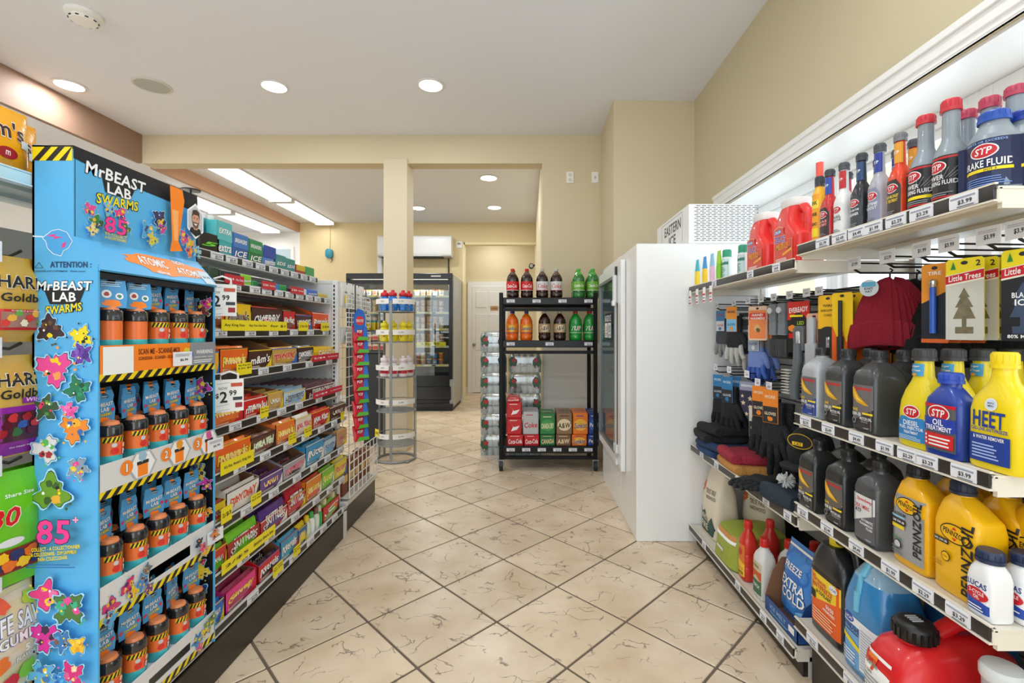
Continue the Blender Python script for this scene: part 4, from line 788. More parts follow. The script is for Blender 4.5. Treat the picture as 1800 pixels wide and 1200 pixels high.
for j, (z0, z1) in enumerate(((.22, .50),)):
    grid('lower_basket', ye0, 3.6, z0, z1, xe+.04, 6, 8, EC, .004); MB().box(xe-.2, xe+.03, ye0, 3.6, z0-.004, z0, WIRE).build('basket_floor', EC)
for i in range(5):
    t = thing('snack_box', f'{ORD[i]} brown snack pack in the lower wire basket', 'snack', (xe-.04, ye0+.06+.11*i, .222), PI/2); MB().box(-.045, .045, -.03, .03, 0, .2+.02*(i % 2), M('#8a4a30', .5, vary=.4), .004).build('box', t); d = D(flat(-.03)); d.rect(-.04, .08, .04, .13, M('#e6c27a', .5)); d.build('print', t)
for i in range(4):
    t = thing('snack_pouch', f'{ORD[i]} white pouch in the upper wire basket', 'snack', (xe-.02, ye0+.06+.11*i, 1.455), PI/2, None); pillow(.09, .03, .17, M('#e9e9ea', .35)).build('pouch', t, loc=(0, 0, .085)); d = D(flat(-.015)); d.rect(-.03, .03, .03, .08, M('#f0dc2a' if i == 0 else '#c9c9d0', .5)); d.text('chips', 0, .1, .05, .016, INK); d.build('print', t)
for i in range(4):
    t = thing('snack_pouch', f'{ORD[i]} clear pouch in the middle wire basket', 'snack', (xe-.02, ye0+.06+.11*i, 1.21), PI/2, None); pillow(.09, .03, .11, M('#cdd3d2', .3)).build('pouch', t, loc=(0, 0, .06)); d = D(flat(-.015)); d.rect(-.03, .03, .03, .06, M('#8fa9a4', .5)); d.build('print', t)
CS = thing('clip_strip', 'black clip strip on the wire rack holding red candy packs', 'hook strip', (xe+.05, 3.12, 1.55)); MB().tube([(0, 0, .06), (0, 0, -.9)], .004, BLACK, 6).build('strip', CS)
hb = MB()
for i in range(9): hb.tube([(0, 0, -.15-.083*i), (.02, 0, -.155-.083*i), (.026, 0, -.145-.083*i)], .003, BLACK, 5)
hb.build('hook', CS)
hc = MB().prism([(-.045, -.09), (.045, -.09), (.05, 0), (.03, .06), (-.02, .07), (-.05, .02)], -.001, .001, M('#2f6fd0', .4)).build('header_card', CS, loc=(.03, 0, -.17), rz=PI/2-.5)
d = D(flat(-.001)); d.ell(0, -.01, .035, .03, M('#e23a3a', .4)); d.text('RING POP', 0, -.01, .06, .02, LW, 1, .1, out=INK); q = d.build('header_print', CS); q.location = (.03, 0, -.17); q.rotation_euler.z = PI/2-.5
pk0 = None
for i in range(9):
    loc = (xe+.085+.002*(i % 2), 3.12+.006*(i % 3), 1.235-.083*i); lb = f'red blue and green candy pack, {ORD[i]} from the top of the clip strip'
    if pk0 is None:
        pk0 = thing('candy_pack', lb, 'candy', loc, PI/2-.6, 'packs on the clip strip', rx=-.25)
        b = MB(); b.loft([(0, .10, .008, 4), (.012, .1, .02, 3), (.05, .098, .035, 2.5), (.09, .1, .02, 3), (.105, .1, .006, 4)], M('#d62436', .3, coat=.3), 16); b.build('pouch', pk0)
        d = D(flat(-.0185)); d.poly([(.005, .0), (.05, .02), (.05, .095), (.025, .09)], M('#2f6fd0', .35)); d.poly([(-.045, .002), (.05, .0), (.05, .022), (-.02, .026)], M('#5ab53a', .35)); d.blob(-.01, .055, .024, M('#b5142a', .3)); d.text('POP', -.01, .06, .04, .02, LW, 1, .15); d.build('print', pk0)
    else: dup(pk0, loc, PI/2-.6+random.uniform(-.15, .15), lb, rx=-.25)
# ------------------------------------------------------------------ right gondola: near bay and far bay
RX = 1.0; RB = 1.44; RY0, RYM, RY1 = 1.01, 1.752, 2.895
SLAT = M('#a9abac', .45); RSH = M('#e3ddcf', .38, bump=.02, bscale=30)
def rg(lb, ya_, yb_, zb, shelves, kx):
    g = thing('shelving_gondola', lb, 'shelving', (0, 0, 0))
    MB().box(RB+.02, RB+.035, ya_, yb_, .05, 1.50, DARK).build('back_panel', g)
    n = 13; sm = MB().box(0, .02, ya_+.003, yb_-.003, 0, .089, SLAT, .003).mesh('slat')
    for i in range(n): put('slat', sm, g, loc=(RB, 0, .26+.095*i))
    MB().box(kx, RB, ya_+.012, yb_-.012, 0, zb-.045, M('#2a241f', .35, vary=.6, bscale=9), .003).build('kick_plate', g)
    MB().box(kx+.02, RB, ya_+.002, ya_+.012, 0, zb-.03, M('#c9c9c6', .4)).build('end_panel', g)
    u = MB(); u.box(RB-.012, RB+.015, yb_-.016, yb_+.012, .05, 1.62, M('#c4c2bc', .4)); u.build('upright', g)
    for (xf, z, tg, tw) in shelves: shelf(g, -1, xf, RB, ya_, yb_, z, .034, tg, .036, mat=RSH, tw=tw)
    return g
def rt(pxs, X): return [(yat(p, X), '$'+PR[i*3 % 7]) for i, p in enumerate(pxs)]
rg('near bay of the right gondola holding motor oil and red gas can', RY0, RYM, .235, [(1.01, 1.612, rt([1450, 1480, 1510, 1540, 1580, 1625, 1700], 1.01), .07), (1.0, .99, rt([1420, 1460, 1510, 1560, 1600, 1635, 1700], 1.0), .062),
    (1.0, .66, rt([1415, 1458, 1510, 1570, 1628, 1690], 1.0), .062), (1.0, .235, rt([1432, 1500], 1.0), .062)], 1.05)
rg('far bay of the right gondola beside the white freezer', RYM+.006, RY1, .112, [(1.0, 1.565, rt([1258, 1322, 1368], 1.0), .055), (1.01, .602, rt([1236, 1262, 1300, 1350, 1388], 1.01), .05), (1.0, .112, rt([1240, 1300, 1345, 1375], 1.0), .05)], 1.035)
LBL = lambda c_, r=.4: M(c_, r)
def bottle(name, lb, cat, x, y, z, secs, col, cap, draw=None, rz=-PI/2, group=None, n=44, rough=.3, extra=None, coat=.15):
    """moulded bottle; cap = (radius, z0, z1, colour)"""
    t = thing(name, lb, cat, (x, y, z+.001), rz, group); MB().loft(secs, M(col, rough, coat=coat), n).build('body', t)
    r, a, b, cc = cap[:4]; ox, oy = cap[4:6] if len(cap) > 4 else (0, 0); cm = M(cc, .4); m = MB(); m.lathe([(r, a), (r*1.03, a+.003), (r*1.03, b-.004), (r*.9, b)], cm, 20, ox, oy)
    m.lathe([(r*1.12, a-.004), (r*1.12, a+.004)], cm, 20, ox, oy); 
    for q in range(14): th = 2*PI*q/14; m.box(ox+r*math.cos(th)-.0012, ox+r*math.cos(th)+.0012, oy+r*math.sin(th)-.0012, oy+r*math.sin(th)+.0012, a+.006, b-.005, cm)
    m.build('cap', t)
    if draw: d = D(supf(secs), True, .0014); draw(d); d.build('label', t)
    if extra: extra(t)
    return t
STPR = M('#c9182a', .35); LWH = M('#f2f3f4', .4); GREY9 = M('#8d9296', .4)
def stp(d, x, y, s): d.ell(x, y, s*.55, s*.36, LWH); d.ell(x, y, s*.5, s*.31, STPR); d.text('STP', x, y, s*.66, s*.34, LWH, 1, .15)
# --- treatment bottles, top shelf
SL = [(0, .05, .046, 3), (.006, .055, .05, 3), (.06, .055, .05, 3), (.066, .052, .047, 3), (.072, .055, .05, 3), (.08, .052, .047, 3), (.086, .055, .05, 3), (.115, .055, .05, 3), (.135, .042, .04, 2.4), (.15, .027, .027, 2), (.222, .023, .023, 2)]
def slim(col, lab, neck, words, lw='#f2f3f4'):
    def dr(d):
        d.poly([(-.024, .012), (.024, .012), (.024, .09), (.016, .108), (-.016, .108), (-.024, .09)], M(lab, .4)); stp(d, 0, .085, .036)
        for i, w in enumerate(words): d.text(w, 0, .062-.012*i, .04, .009, M(lw, .4))
        d.lines(-.018, .014, .018, .024, 2, GREY9)
    def ex(t):
        d = D(cylf(.0135), True, .0009); d.rect(-.018, .155, .018, .212, M(neck, .35)); d.text('STP', 0, .185, .018, .009, LWH); d.build('neck_label', t)
    return col, dr, ex
TZ = 1.613
for (px, X, (col, dr, ex), cap, lb) in ((1459, 1.04, slim('#c22a30', '#3a2a2e', '#2a4aa8', ['GAS', 'TREATMENT'], '#ff9a9a'), '#3a3f46', 'red gas treatment bottle with a blue neck label'), (1484, 1.045, slim('#e8e9ea', '#e8e9ea', '#c22a30', ['FUEL', 'INJECTOR'], '#55585c'), '#4a4f55', 'white slim treatment bottle on the top shelf'),
        (1515, 1.045, slim('#23262c', '#3a4048', '#2a4a78', ['FUEL INJECTOR', 'CLEANER']), '#3a3f46', 'black slim treatment bottle on the top shelf'), (1547, 1.045, slim('#a9abb4', '#8a8fa8', '#2a3f9a', ['OCTANE', 'BOOST']), '#4a4f55', 'silver slim treatment bottle with blue neck'),
        (1583, 1.045, slim('#e0431c', '#3a2e2a', '#e8a02a', ['HIGH MILEAGE', 'OIL TREATMENT'], '#f0d23a'), '#7a7f84', 'orange slim treatment bottle in the front row'), (1607, 1.12, slim('#e0431c', '#3a2e2a', '#e8a02a', ['HIGH MILEAGE']), '#4a4f55', 'orange slim treatment bottle in the second row'),
        (1490, 1.12, slim('#c22a30', '#3a2a2e', '#2a4aa8', ['GAS']), '#3a3f46', 'red treatment bottle behind the white one'), (1545, 1.13, slim('#8f949a', '#3a4048', '#c9ccd0', ['FUEL']), '#3a3f46', 'grey treatment bottle behind the black one'), (1578, 1.13, slim('#a9abb4', '#8a8fa8', '#2a3f9a', ['OCTANE']), '#4a4f55', 'silver treatment bottle with blue neck in the second row'), (1618, 1.2, slim('#2a4a78', '#8a8fa8', '#2a3f9a', ['OCTANE']), '#3a3f46', 'blue necked treatment bottle deepest on the top shelf')):
    bottle('treatment_bottle', lb, 'bottle', X, yat(px, X), TZ, SL, col, (.0145, .22, .240, cap), dr, extra=ex)
def carb(d):
    d.rect(-.018, .01, .018, .17, M('#f0a01c', .4)); d.rect(-.018, .12, .018, .15, M('#f0d23a', .4)); d.text('GUNK', 0, .14, .03, .014, INK); d.text('CARB', 0, .1, .028, .012, INK); d.rect(-.018, .02, .018, .05, M('#f2d21c', .4)); d.text('MEDIC', 0, .065, .03, .01, INK)
t = bottle('spray_can', 'yellow and orange cleaner bottle left of the red one', 'spray can', 1.04, yat(1441, 1.04), TZ, [(0, .04, .04, 2), (.005, .044, .044, 2), (.175, .044, .044, 2), (.19, .03, .03, 2), (.205, .024, .024, 2)], '#f0b52a', (.014, .203, .235, '#3a3f46'), carb)
MB().cyl((0, 0, .235), (0, 0, .285), .012, M('#e85a4a', .4), 12).build('nozzle', t)
PS = [(0, .066, .066, 2), (.006, .07, .07, 2), (.115, .07, .07, 2), (.135, .06, .06, 2), (.155, .04, .04, 2), (.165, .036, .036, 2), (.235, .034, .034, 2)]
def psl(a, yl=True):
    def dr(d):
        d.rect(-.05, .006, .05, .116, M('#1c1a1e', .3)); d.rect(-.05, .108, .05, .113, M('#c8242a', .4)); stp(d, -.006, .09, .042); d.text('POWER', -.012, .064, .05, .012, LWH); d.text('STEERING FLUID', 0, .05, .066, .011, LWH)
        if yl: d.rect(-.03, .03, .04, .038, YEL)
        for q in range(5): d.line([(.005+.006*q, .06), (.012+.01*q, .085)], .001, GREY9)
        d.rect(-.05, .012, .05, .016, M('#c8242a', .4)); d.lines(-.04, .018, .03, .028, 2, GREY9)
    return dr
for (px, X, lb, h, y_) in ((1628, 1.05, 'grey power steering bottle with red cap beside the orange bottle', 0, True), (1672, 1.05, 'grey power steering bottle with red cap left of the brake fluid', .006, False), (1700, 1.13, 'grey red-capped bottle in the second row of the top shelf', 0, False), (1740, 1.13, 'grey bottle with dull red cap behind the brake fluid', .004, False), (1786, 1.13, 'grey bottle with pinkish cap at the frame edge', 0, False)):
    bottle('fluid_bottle', lb, 'bottle', X, yat(px, X), TZ, PS, '#8f9aa2', (.0195, .232, .252+h, '#c92f3c' if X < 1.1 else '#b8405a'), psl(0, y_), rz=-PI/2+.12)
BF = [(0, .084, .084, 2), (.006, .088, .088, 2), (.118, .088, .088, 2), (.125, .08, .08, 2), (.142, .06, .06, 2), (.152, .05, .05, 2), (.16, .05, .05, 2)]
def bfl(d):
    d.rect(-.062, .004, .062, .112, M('#14224e', .3)); stp(d, -.002, .086, .046); d.text('BRAKE FLUID', .0, .058, .086, .016, LWH); d.rect(-.04, .040, .056, .047, YEL); d.text('DOT 3', .01, .0435, .02, .005, INK, .5); d.lines(-.04, .01, .05, .03, 4, M('#6a8ad0', .4)); d.text('MEETS OR EXCEEDS', 0, .106, .07, .005, M('#8fa9e0', .4))
bottle('brake_fluid_bottle', 'wide navy brake fluid bottle with blue cap', 'bottle', 1.055, yat(1748, 1.055), TZ, BF, '#8f9aa2', (.0265, .16, .180, '#1f4fae'), bfl, rz=-PI/2+.42)
bottle('brake_fluid_bottle', 'navy brake fluid bottle cut by the frame edge', 'bottle', 1.12, 1.06, TZ, BF, '#8f9aa2', (.0265, .16, .180, '#1f3f9a'), bfl, rz=-PI/2+.42)
# --- red de-icer jugs and spray cans on the far bay's top shelf
def redjug(lb, x, y, z, h):
    t = thing('deicer_jug', lb, 'jug', (x, y, z+.001), -PI/2); k = h/.25; rd = M('#e0302c', .35, coat=.2)
    b = MB(); b.loft([(0, .17, .11, 5), (.006, .178, .118, 5), (.1, .178, .118, 5), (.11, .178, .118, 5, 0, 0), (.14, .15, .114, 4.5, -.014, 0), (.165, .118, .108, 4, -.03, 0), (.2, .11, .1, 4, -.03, 0), (.225, .105, .09, 3.5, -.024, 0), (.238, .1, .08, 3, -.02, 0)], rd, 32); b.build('body', t)
    MB().tube([(.01, 0, .222), (.045, 0, .218), (.066, 0, .195), (.07, 0, .15), (.068, 0, .11)], [.02, .018, .017, .017, .02], rd, 12).build('handle', t)
    MB().loft([(.232, .105, .085, 3, -.02, 0), (.24, .112, .09, 3, -.02, 0), (.262, .112, .09, 3, -.02, 0), (.266, .1, .08, 3, -.02, 0)], M('#e9e9e8', .4), 28).build('lid', t)
    pass
    d = D(lambda u, v, e: (u, -.0585-e-max(0, .0)*0, v), False, .0012); p_ = [(-.075, .012), (.06, .012), (.06, .095), (.02, .1), (.0, .125), (-.005, .15), (-.04, .16), (-.075, .15)]
    d.poly(p_, M('#e8b48a', .4)); d.poly([(a*.965-.0, .004+b_*.955) for a, b_ in p_], M('#d84a3a', .4)); d.rect(-.07, .128, -.02, .145, M('#2a5ab0', .4)); d.text('CRUSH', -.045, .1365, .044, .012, LWH); d.text('DE-ICE', -.03, .105, .075, .026, M('#1f4fae', .4), 1, .1, rot=-.06, out=LWH); d.text('MELTS ICE', -.012, .075, .085, .024, M('#f2b52a', .4), 1, .1, out=M('#8a1a14', .4)); d.text('-15F', .035, .06, .03, .014, INK); d.poly([(-.01, .035), (.055, .05), (.055, .062), (-.01, .045)], M('#f2a52a', .4)); d.lines(-.06, .018, .04, .03, 2, LWH)
    d.build('label', t); return t
redjug('nearer large red de-icer jug with white lid', 1.085, yat(1404, 1.085), 1.5655, .25); redjug('further red de-icer jug with white lid', 1.085, yat(1404, 1.085)+.24, 1.5655, .24)
SPR = [(0, .044, .044, 2), (.004, .048, .048, 2), (.12, .048, .048, 2), (.13, .04, .04, 2), (.134, .042, .042, 2)]
for i, (px, X) in enumerate(((1278, 1.06), (1306, 1.08))):
    def sd(d): d.rect(-.03, .01, .03, .115, M('#bcd6d4', .4)); d.rect(-.03, .085, .03, .1, M('#2f7a6a', .4)); d.text('OFF', 0, .1, .03, .012, LWH); d.lines(-.02, .02, .02, .075, 7, M('#5a8a86', .4))
    bottle('spray_can', f'green capped spray can, {("left", "right")[i]} of the two beside the red jugs', 'spray can', X, yat(px, X), 1.5655, SPR, '#d5e3e1', (.021, .13, .165, '#2b9a76'), sd)
for i, (px, c1, c2) in enumerate(((1226, '#3fb0c4', '#f0d22a'), (1239, '#3a8fd0', '#f0c81c'), (1252, '#8fc4e0', '#e8b8d0'), (1264, '#9ad02a', '#7cc42a'))):
    X = 1.03; y = min(yat(px, X), 2.875); t = thing('lotion_tube', f'{("teal and yellow", "blue and yellow", "blue and pink", "lime green")[i]} lotion tube at the far end of the top shelf', 'tube', (X, y, 1.567), -PI/2)
    b = MB(); b.loft([(0, .03, .03, 2), (.012, .032, .03, 2), (.06, .034, .03, 2.5), (.13, .036, .012, 4), (.165, .036, .003, 5)], M(c2, .35), 20); b.build('tube', t); s2 = [(.095, .0358, .024, 3), (.165, .0375, .0055, 5)]; MB().loft(s2, M(c1, .35), 20).build('printed_top', t); MB().lathe([(.016, -.0), (.0165, .014)], LWH, 14).build('cap', t)
    t = thing('price_label', f'red and white hanging price tag below the {("teal", "blue", "pink", "lime")[i]} lotion tube', 'price label', (.985, y, 1.545), -PI/2); MB().box(-.018, .018, -.001, .001, -.085, 0, PAPER).build('card', t, smooth=False); d = D(flat(-.001)); d.rect(-.018, -.045, .018, -.035, M('#c92a3a', .5)); d.rect(-.018, -.08, .018, -.072, M('#c92a3a', .5)); d.text('$9.99', 0, -.06, .026, .009, INK); d.build('print', t)
# --- middle shelf: oils and treatments
QT = [(0, .088, .094, 6), (.008, .098, .104, 7), (.165, .098, .104, 7), (.185, .092, .098, 5), (.205, .062, .066, 3), (.214, .042, .042, 2), (.228, .038, .038, 2)]
def speed(bg_, low, silver=False):
    def dr(d):
        d.rect(-.043, .012, .043, .146, M(bg_, .35)); d.poly([(-.043, .012), (.043, .012), (.043, .075), (-.043, .03)], M(low, .35)); d.line([(-.043, .028), (.043, .078)], .003, M('#b9bcc0', .4)); d.text('Speedway', .006, .134, .068, .015, M('#e0242c', .4), 1, .2)
        d.poly([(-.042, .135), (-.036, .14), (-.01, .11), (.03, .085), (.01, .085), (-.02, .092), (-.038, .108)], M('#e0a51c', .35)); d.poly([(-.036, .13), (-.012, .104), (.012, .092), (-.02, .1)], M('#f7d75a', .35)); d.text('SAE', -.027, .07, .024, .009, M('#f0c92a', .4)); d.text('10W-30', -.021, .056, .038, .011, LWH); d.rect(.005, .058, .043, .064, M('#f0d22a', .4)); d.text('MOTOR OIL', .018, .046, .046, .008, LWH); d.lines(.0, .034, .038, .044, 2, GREY9); d.ell(-.03, .036, .009, .009, GREY9); d.ell(-.03, .036, .006, .006, INK); d.text('1 QUART', .022, .018, .022, .004, LWH, .4)
    return dr
MZ = .991
def ribs(t):
    b = MB()
    for i in range(5): b.lathe([(.0405, .216+.0), (.0405, .2175)], BLACK, 18)
    return None
for (px, X, col, bgc, low, lb) in ((1446, 1.055, '#a8adb1', '#6a6c70', '#1f3f96', 'pale grey motor oil bottle with blue label corner'), (1491, 1.06, '#3a3c3e', '#6c6760', '#2b2a2c', 'charcoal motor oil bottle, second on the middle shelf'), (1546, 1.065, '#414344', '#6e6a6c', '#353234', 'charcoal motor oil bottle left of the yellow treatment'),
        (1480, 1.17, '#a8adb1', '#6a6c70', '#1f3f96', 'pale grey oil bottle in the second row of the middle shelf'), (1530, 1.175, '#3a3c3e', '#6c6760', '#2b2a2c', 'charcoal oil bottle in the second row of the middle shelf'), (1590, 1.18, '#2c2e30', '#6c6760', '#2b2a2c', 'dark oil bottle behind the third charcoal bottle')):
    bottle('oil_bottle', lb, 'bottle', X, yat(px, X), MZ, QT, col, (.0205, .226, .25, '#26282a'), speed(bgc, low))
TB = [(0, .108, .062, 4), (.006, .114, .066, 4), (.09, .114, .066, 4), (.12, .108, .064, 3.5), (.15, .086, .056, 3), (.175, .056, .046, 2.5), (.19, .044, .042, 2.2), (.235, .040, .040, 2)]
def dies(d):
    d.poly([(-.05, .015), (.05, .015), (.05, .062), (.038, .082), (-.038, .082), (-.05, .062)], M('#e8d23a', .4)); d.poly([(-.048, .017), (.048, .017), (.048, .061), (.036, .08), (-.036, .08), (-.048, .061)], M('#2f86c9', .4)); stp(d, 0, .094, .05); d.text('DIESEL', 0, .064, .05, .013, LWH); d.text('FUEL INJECTOR', 0, .05, .076, .011, LWH); d.text('TREATMENT', 0, .039, .046, .007, LWH); d.lines(-.04, .02, .04, .032, 3, M('#bfe0f2', .4))
    d.rect(-.02, .19, .018, .222, M('#3a9ad0', .4)); d.text('Larger', 0, .215, .024, .007, LWH, 1, out=INK); d.text('Size Treats', 0, .205, .028, .006, LWH, 1, out=INK); d.blob(0, .194, .009, M('#e8a02a', .4), ky=.5)
for i in range(4):
    bottle('treatment_bottle', f'yellow diesel treatment bottle, {("front", "second", "third", "last")[i]} of the row going back', 'bottle', 1.055+.078*i, 1.252, MZ, TB, '#e9d21a', (.0245, .234, .262, '#3a3a3c'), dies)
def oilt(d):
    d.rect(-.043, .015, .043, .128, M('#5a5a5e', .35)); d.rect(-.043, .12, .043, .128, STPR); stp(d, 0, .106, .056); d.rect(-.043, .062, .043, .094, M('#2440a8', .35)); d.text('OIL', 0, .084, .03, .015, LWH); d.text('TREATMENT', 0, .069, .072, .012, LWH); d.rect(-.04, .022, .04, .056, M('#d3222a', .35)); d.lines(-.026, .026, .034, .052, 3, LWH)
    for q in range(3): d.ell(-.033, .03+.0095*q, .003, .003, LWH)
bottle('treatment_bottle', 'dark blue oil treatment bottle on the middle shelf', 'bottle', 1.045, yat(1672, 1.045), MZ, [(0, .098, .056, 4), (.006, .104, .06, 4), (.125, .104, .06, 4), (.14, .098, .058, 3.5), (.165, .056, .044, 2.6), (.172, .044, .04, 2), (.185, .042, .04, 2)], '#1f3f9c', (.0235, .184, .206, '#2348b4'), oilt)
def heet(d):
    d.text('HEET', -.002, .112, .074, .036, M('#1f3f96', .4), 1, .05); d.ell(.004, .146, .014, .014, LWH); d.ell(.004, .146, .012, .012, M('#cfe0f0', .4)); d.text('MADE IN', .004, .149, .014, .004, INK, .3); d.text('AMERICA', .004, .143, .014, .004, INK, .3)
    d.rect(-.047, .016, .045, .078, M('#1f3f96', .4)); d.text('GAS-LINE ANTIFREEZE', 0, .089, .082, .008, M('#1f3f96', .4)); d.text('& WATER REMOVER', 0, .071, .07, .008, LWH); d.lines(-.038, .025, .03, .06, 5, M('#a9c0f0', .4))
bottle('treatment_bottle', 'large yellow antifreeze bottle with long neck at the right edge', 'bottle', 1.06, 1.045, MZ, [(0, .112, .066, 4.5), (.006, .118, .07, 4.5), (.13, .118, .07, 4), (.155, .11, .066, 3.4), (.175, .082, .056, 2.8), (.195, .052, .046, 2.2), (.215, .042, .042, 2), (.232, .041, .041, 2)], '#f2d614', (.0225, .23, .262, '#f2d614'), heet)
# --- lower shelf
LZ = .661
for (px, X, lb) in ((1441, 1.05, 'black motor oil bottle, first on the lower shelf'), (1492, 1.055, 'black motor oil bottle, second on the lower shelf'), (1490, 1.165, 'black oil bottle in the second row of the lower shelf'), (1545, 1.17, 'black oil bottle behind the transmission fluid')):
    bottle('oil_bottle', lb, 'bottle', X, yat(px, X), LZ, QT, '#262829', (.0205, .226, .25, '#1c1e20'), speed('#605c56', '#2a2929'))
def atf(d):
    d.rect(-.043, .012, .043, .146, M('#5a5a60', .35)); d.poly([(-.043, .06), (-.043, .146), (.043, .146), (.043, .098)], M('#d9dadb', .4)); d.text('Speedway', .005, .132, .062, .013, STPR, 1, .1); d.text('DEX / MERC', -.004, .112, .06, .011, STPR); d.text('ATF', -.02, .098, .026, .012, INK); d.text('AUTOMATIC', .016, .074, .046, .008, LWH); d.text('TRANSMISSION', .012, .063, .052, .007, LWH); d.text('FLUID', .026, .053, .024, .007, LWH); d.text('1 QUART', .022, .02, .024, .004, LWH, .4)
bottle('oil_bottle', 'dark grey transmission fluid bottle with white label', 'bottle', 1.06, yat(1549, 1.06), LZ, QT, '#47494c', (.0205, .226, .25, '#26282a'), atf)
PZ = [(0, .108, .076, 6), (.008, .118, .084, 7), (.165, .118, .084, 7), (.19, .112, .08, 5), (.22, .078, .06, 3, -.014, 0), (.236, .044, .042, 2, -.018, 0), (.246, .042, .04, 2, -.018, 0)]
BLK2 = M('#1c1c20', .4); PY = M('#f0b90e', .4)
def pennoval(d, x, y, s): d.ell(x, y, s*.56, s*.33, BLK2); d.ell(x, y, s*.52, s*.29, PY); d.text('PENNZOIL', x, y, s*.86, s*.19, BLK2, 1, 0, rot=-.1); d.poly([(x-s*.1, y-s*.14), (x+s*.1, y-s*.14), (x, y-s*.25)], M('#d8321c', .4)); d.poly([(x-s*.1, y+s*.14), (x+s*.1, y+s*.14), (x, y+s*.24)], M('#d8321c', .4))
def penn(d):
    pennoval(d, .006, .15, .07); d.text('PENNZOIL', .038, .1, .17, .028, BLK2, 1, .1, rot=PI/2); d.rect(-.052, .118, -.008, .130, BLK2); d.text('SAE 5W-30', -.03, .124, .036, .006, LWH, .6); d.ell(-.016, .088, .012, .012, BLK2); d.ell(-.016, .088, .010, .010, PY); d.text('FULL', -.016, .088, .012, .004, BLK2, .4); d.lines(-.05, .06, -.02, .075, 2, M('#b98a10', .5))
def plat(d):
    d.rect(-.054, .02, .05, .19, M('#a9abb0', .3, .3)); pennoval(d, -.002, .165, .066); d.text('PENNZOIL', .032, .112, .145, .026, BLK2, 1, .1, rot=PI/2); d.text('PLATINUM', -.028, .136, .046, .008, M('#3a3c40', .4)); d.rect(-.052, .108, -.004, .122, BLK2); d.text('SAE 5W-30', -.028, .115, .04, .007, LWH); d.rect(-.052, .096, -.008, .106, M('#f0d22a', .4)); d.rect(-.052, .126, -.006, .131, M('#8fc4e0', .4)); d.text('dexos', -.032, .07, .034, .009, M('#4a8a4a', .4)); d.ell(-.03, .052, .013, .013, BLK2); d.ell(-.03, .052, .01, .01, M('#c9cbd0', .4)); d.lines(-.05, .026, -.01, .05, 3, M('#7a7c82', .5))
bottle('oil_bottle', 'yellow motor oil jug with silver label', 'jug', 1.07, 1.272, LZ, PZ, '#f0b40c', (.0235, .244, .272, '#14181f', -.018, 0), plat)
bottle('oil_bottle', 'front yellow motor oil jug with bold black lettering', 'jug', 1.07, 1.138, LZ, PZ, '#f2b80c', (.0235, .244, .272, '#182440', -.018, 0), penn)
for i, (x, y) in enumerate(((1.165, 1.265), (1.26, 1.265), (1.165, 1.13), (1.26, 1.13), (1.17, 1.06))): bottle('oil_bottle', f'plain yellow oil jug, {ORD[i]} of those standing behind the front two', 'jug', x+.0, y, LZ, PZ, '#eeb20c', (.0235, .244, .272, '#182030', -.018, 0), penn)
LU = [(0, .056, .054, 5), (.005, .06, .058, 5), (.09, .06, .058, 5), (.105, .055, .053, 4), (.12, .044, .044, 2.2), (.13, .042, .042, 2)]
def luc(d): d.rect(-.026, .014, .026, .086, M('#e9ecf2', .4)); d.poly([(-.026, .014), (.026, .014), (.026, .035), (-.026, .045)], M('#2448a8', .4)); d.text('LUCAS', 0, .074, .044, .013, M('#20357e', .4), 1, .05); d.ell(0, .052, .025, .014, STPR); d.text('2-CYCLE', 0, .056, .034, .008, LWH); d.text('OIL', 0, .046, .014, .008, LWH); d.lines(-.02, .018, .02, .03, 2, LWH)
bottle('oil_bottle', 'front white two-cycle oil bottle with navy cap', 'bottle', 1.035, 1.053, LZ, LU, '#eceef0', (.0235, .128, .15, '#1c2c4e'), luc); bottle('oil_bottle', 'white two-cycle oil bottle behind the first', 'bottle', 1.1, 1.042, LZ, LU, '#eceef0', (.0235, .128, .15, '#1c2c4e'), luc)
# --- base deck of the near bay
BZ = .236
t = thing('antifreeze_jug', 'black antifreeze jug with yellow and orange label', 'jug', (1.095, 1.635, BZ), -PI/2); BJ = M('#1e2023', .3, coat=.2)
AS = [(0, .17, .12, 5), (.008, .18, .13, 6), (.22, .18, .13, 6), (.25, .175, .126, 5), (.29, .14, .1, 4, -.01, 0), (.31, .1, .08, 3, -.02, 0)]
MB().loft(AS, BJ, 32).build('body', t); MB().tube([(-.03, 0, .325), (.02, 0, .34), (.07, 0, .325), (.085, 0, .28), (.082, 0, .22)], [.017, .018, .018, .018, .02], BJ, 12).build('handle', t)
MB().lathe([(.024, .305), (.024, .34)], M('#f0d22a', .4), 20, -.03, 0).build('cap', t)
d = D(supf(AS), True, .0008); d.rect(-.08, .03, .08, .22, M('#e8611c', .4)); d.poly([(-.08, .105), (.08, .15), (.08, .22), (-.08, .22)], M('#f0cf2a', .4)); d.rect(-.08, .208, .08, .22, INK); d.line([(-.08, .104), (.08, .149)], .004, M('#f0d9b0', .4)); d.text('ANTIFREEZE', -.01, .165, .11, .018, STPR); d.text('& COOLANT', 0, .146, .08, .013, INK); d.text('EXTENDED', -.02, .183, .07, .011, STPR); d.ell(.05, .192, .02, .013, M('#e9ecf2', .4)); d.text('LUCAS', .05, .192, .03, .009, M('#20357e', .4)); d.rect(-.074, .115, -.044, .142, INK); d.text('50/50', .035, .118, .04, .014, LWH); d.text('PREMIXED', .03, .102, .06, .009, LWH); d.lines(-.06, .04, .07, .09, 5, M('#f7c9a0', .4)); d.blob(-.05, .195, .009, M('#e8611c', .4)); d.build('label', t)
t = thing('washer_fluid_jug', 'translucent jug of blue windshield washer fluid', 'jug', (1.095, 1.445, BZ), -PI/2); BL = M('#2f86c4', .2, coat=.4)
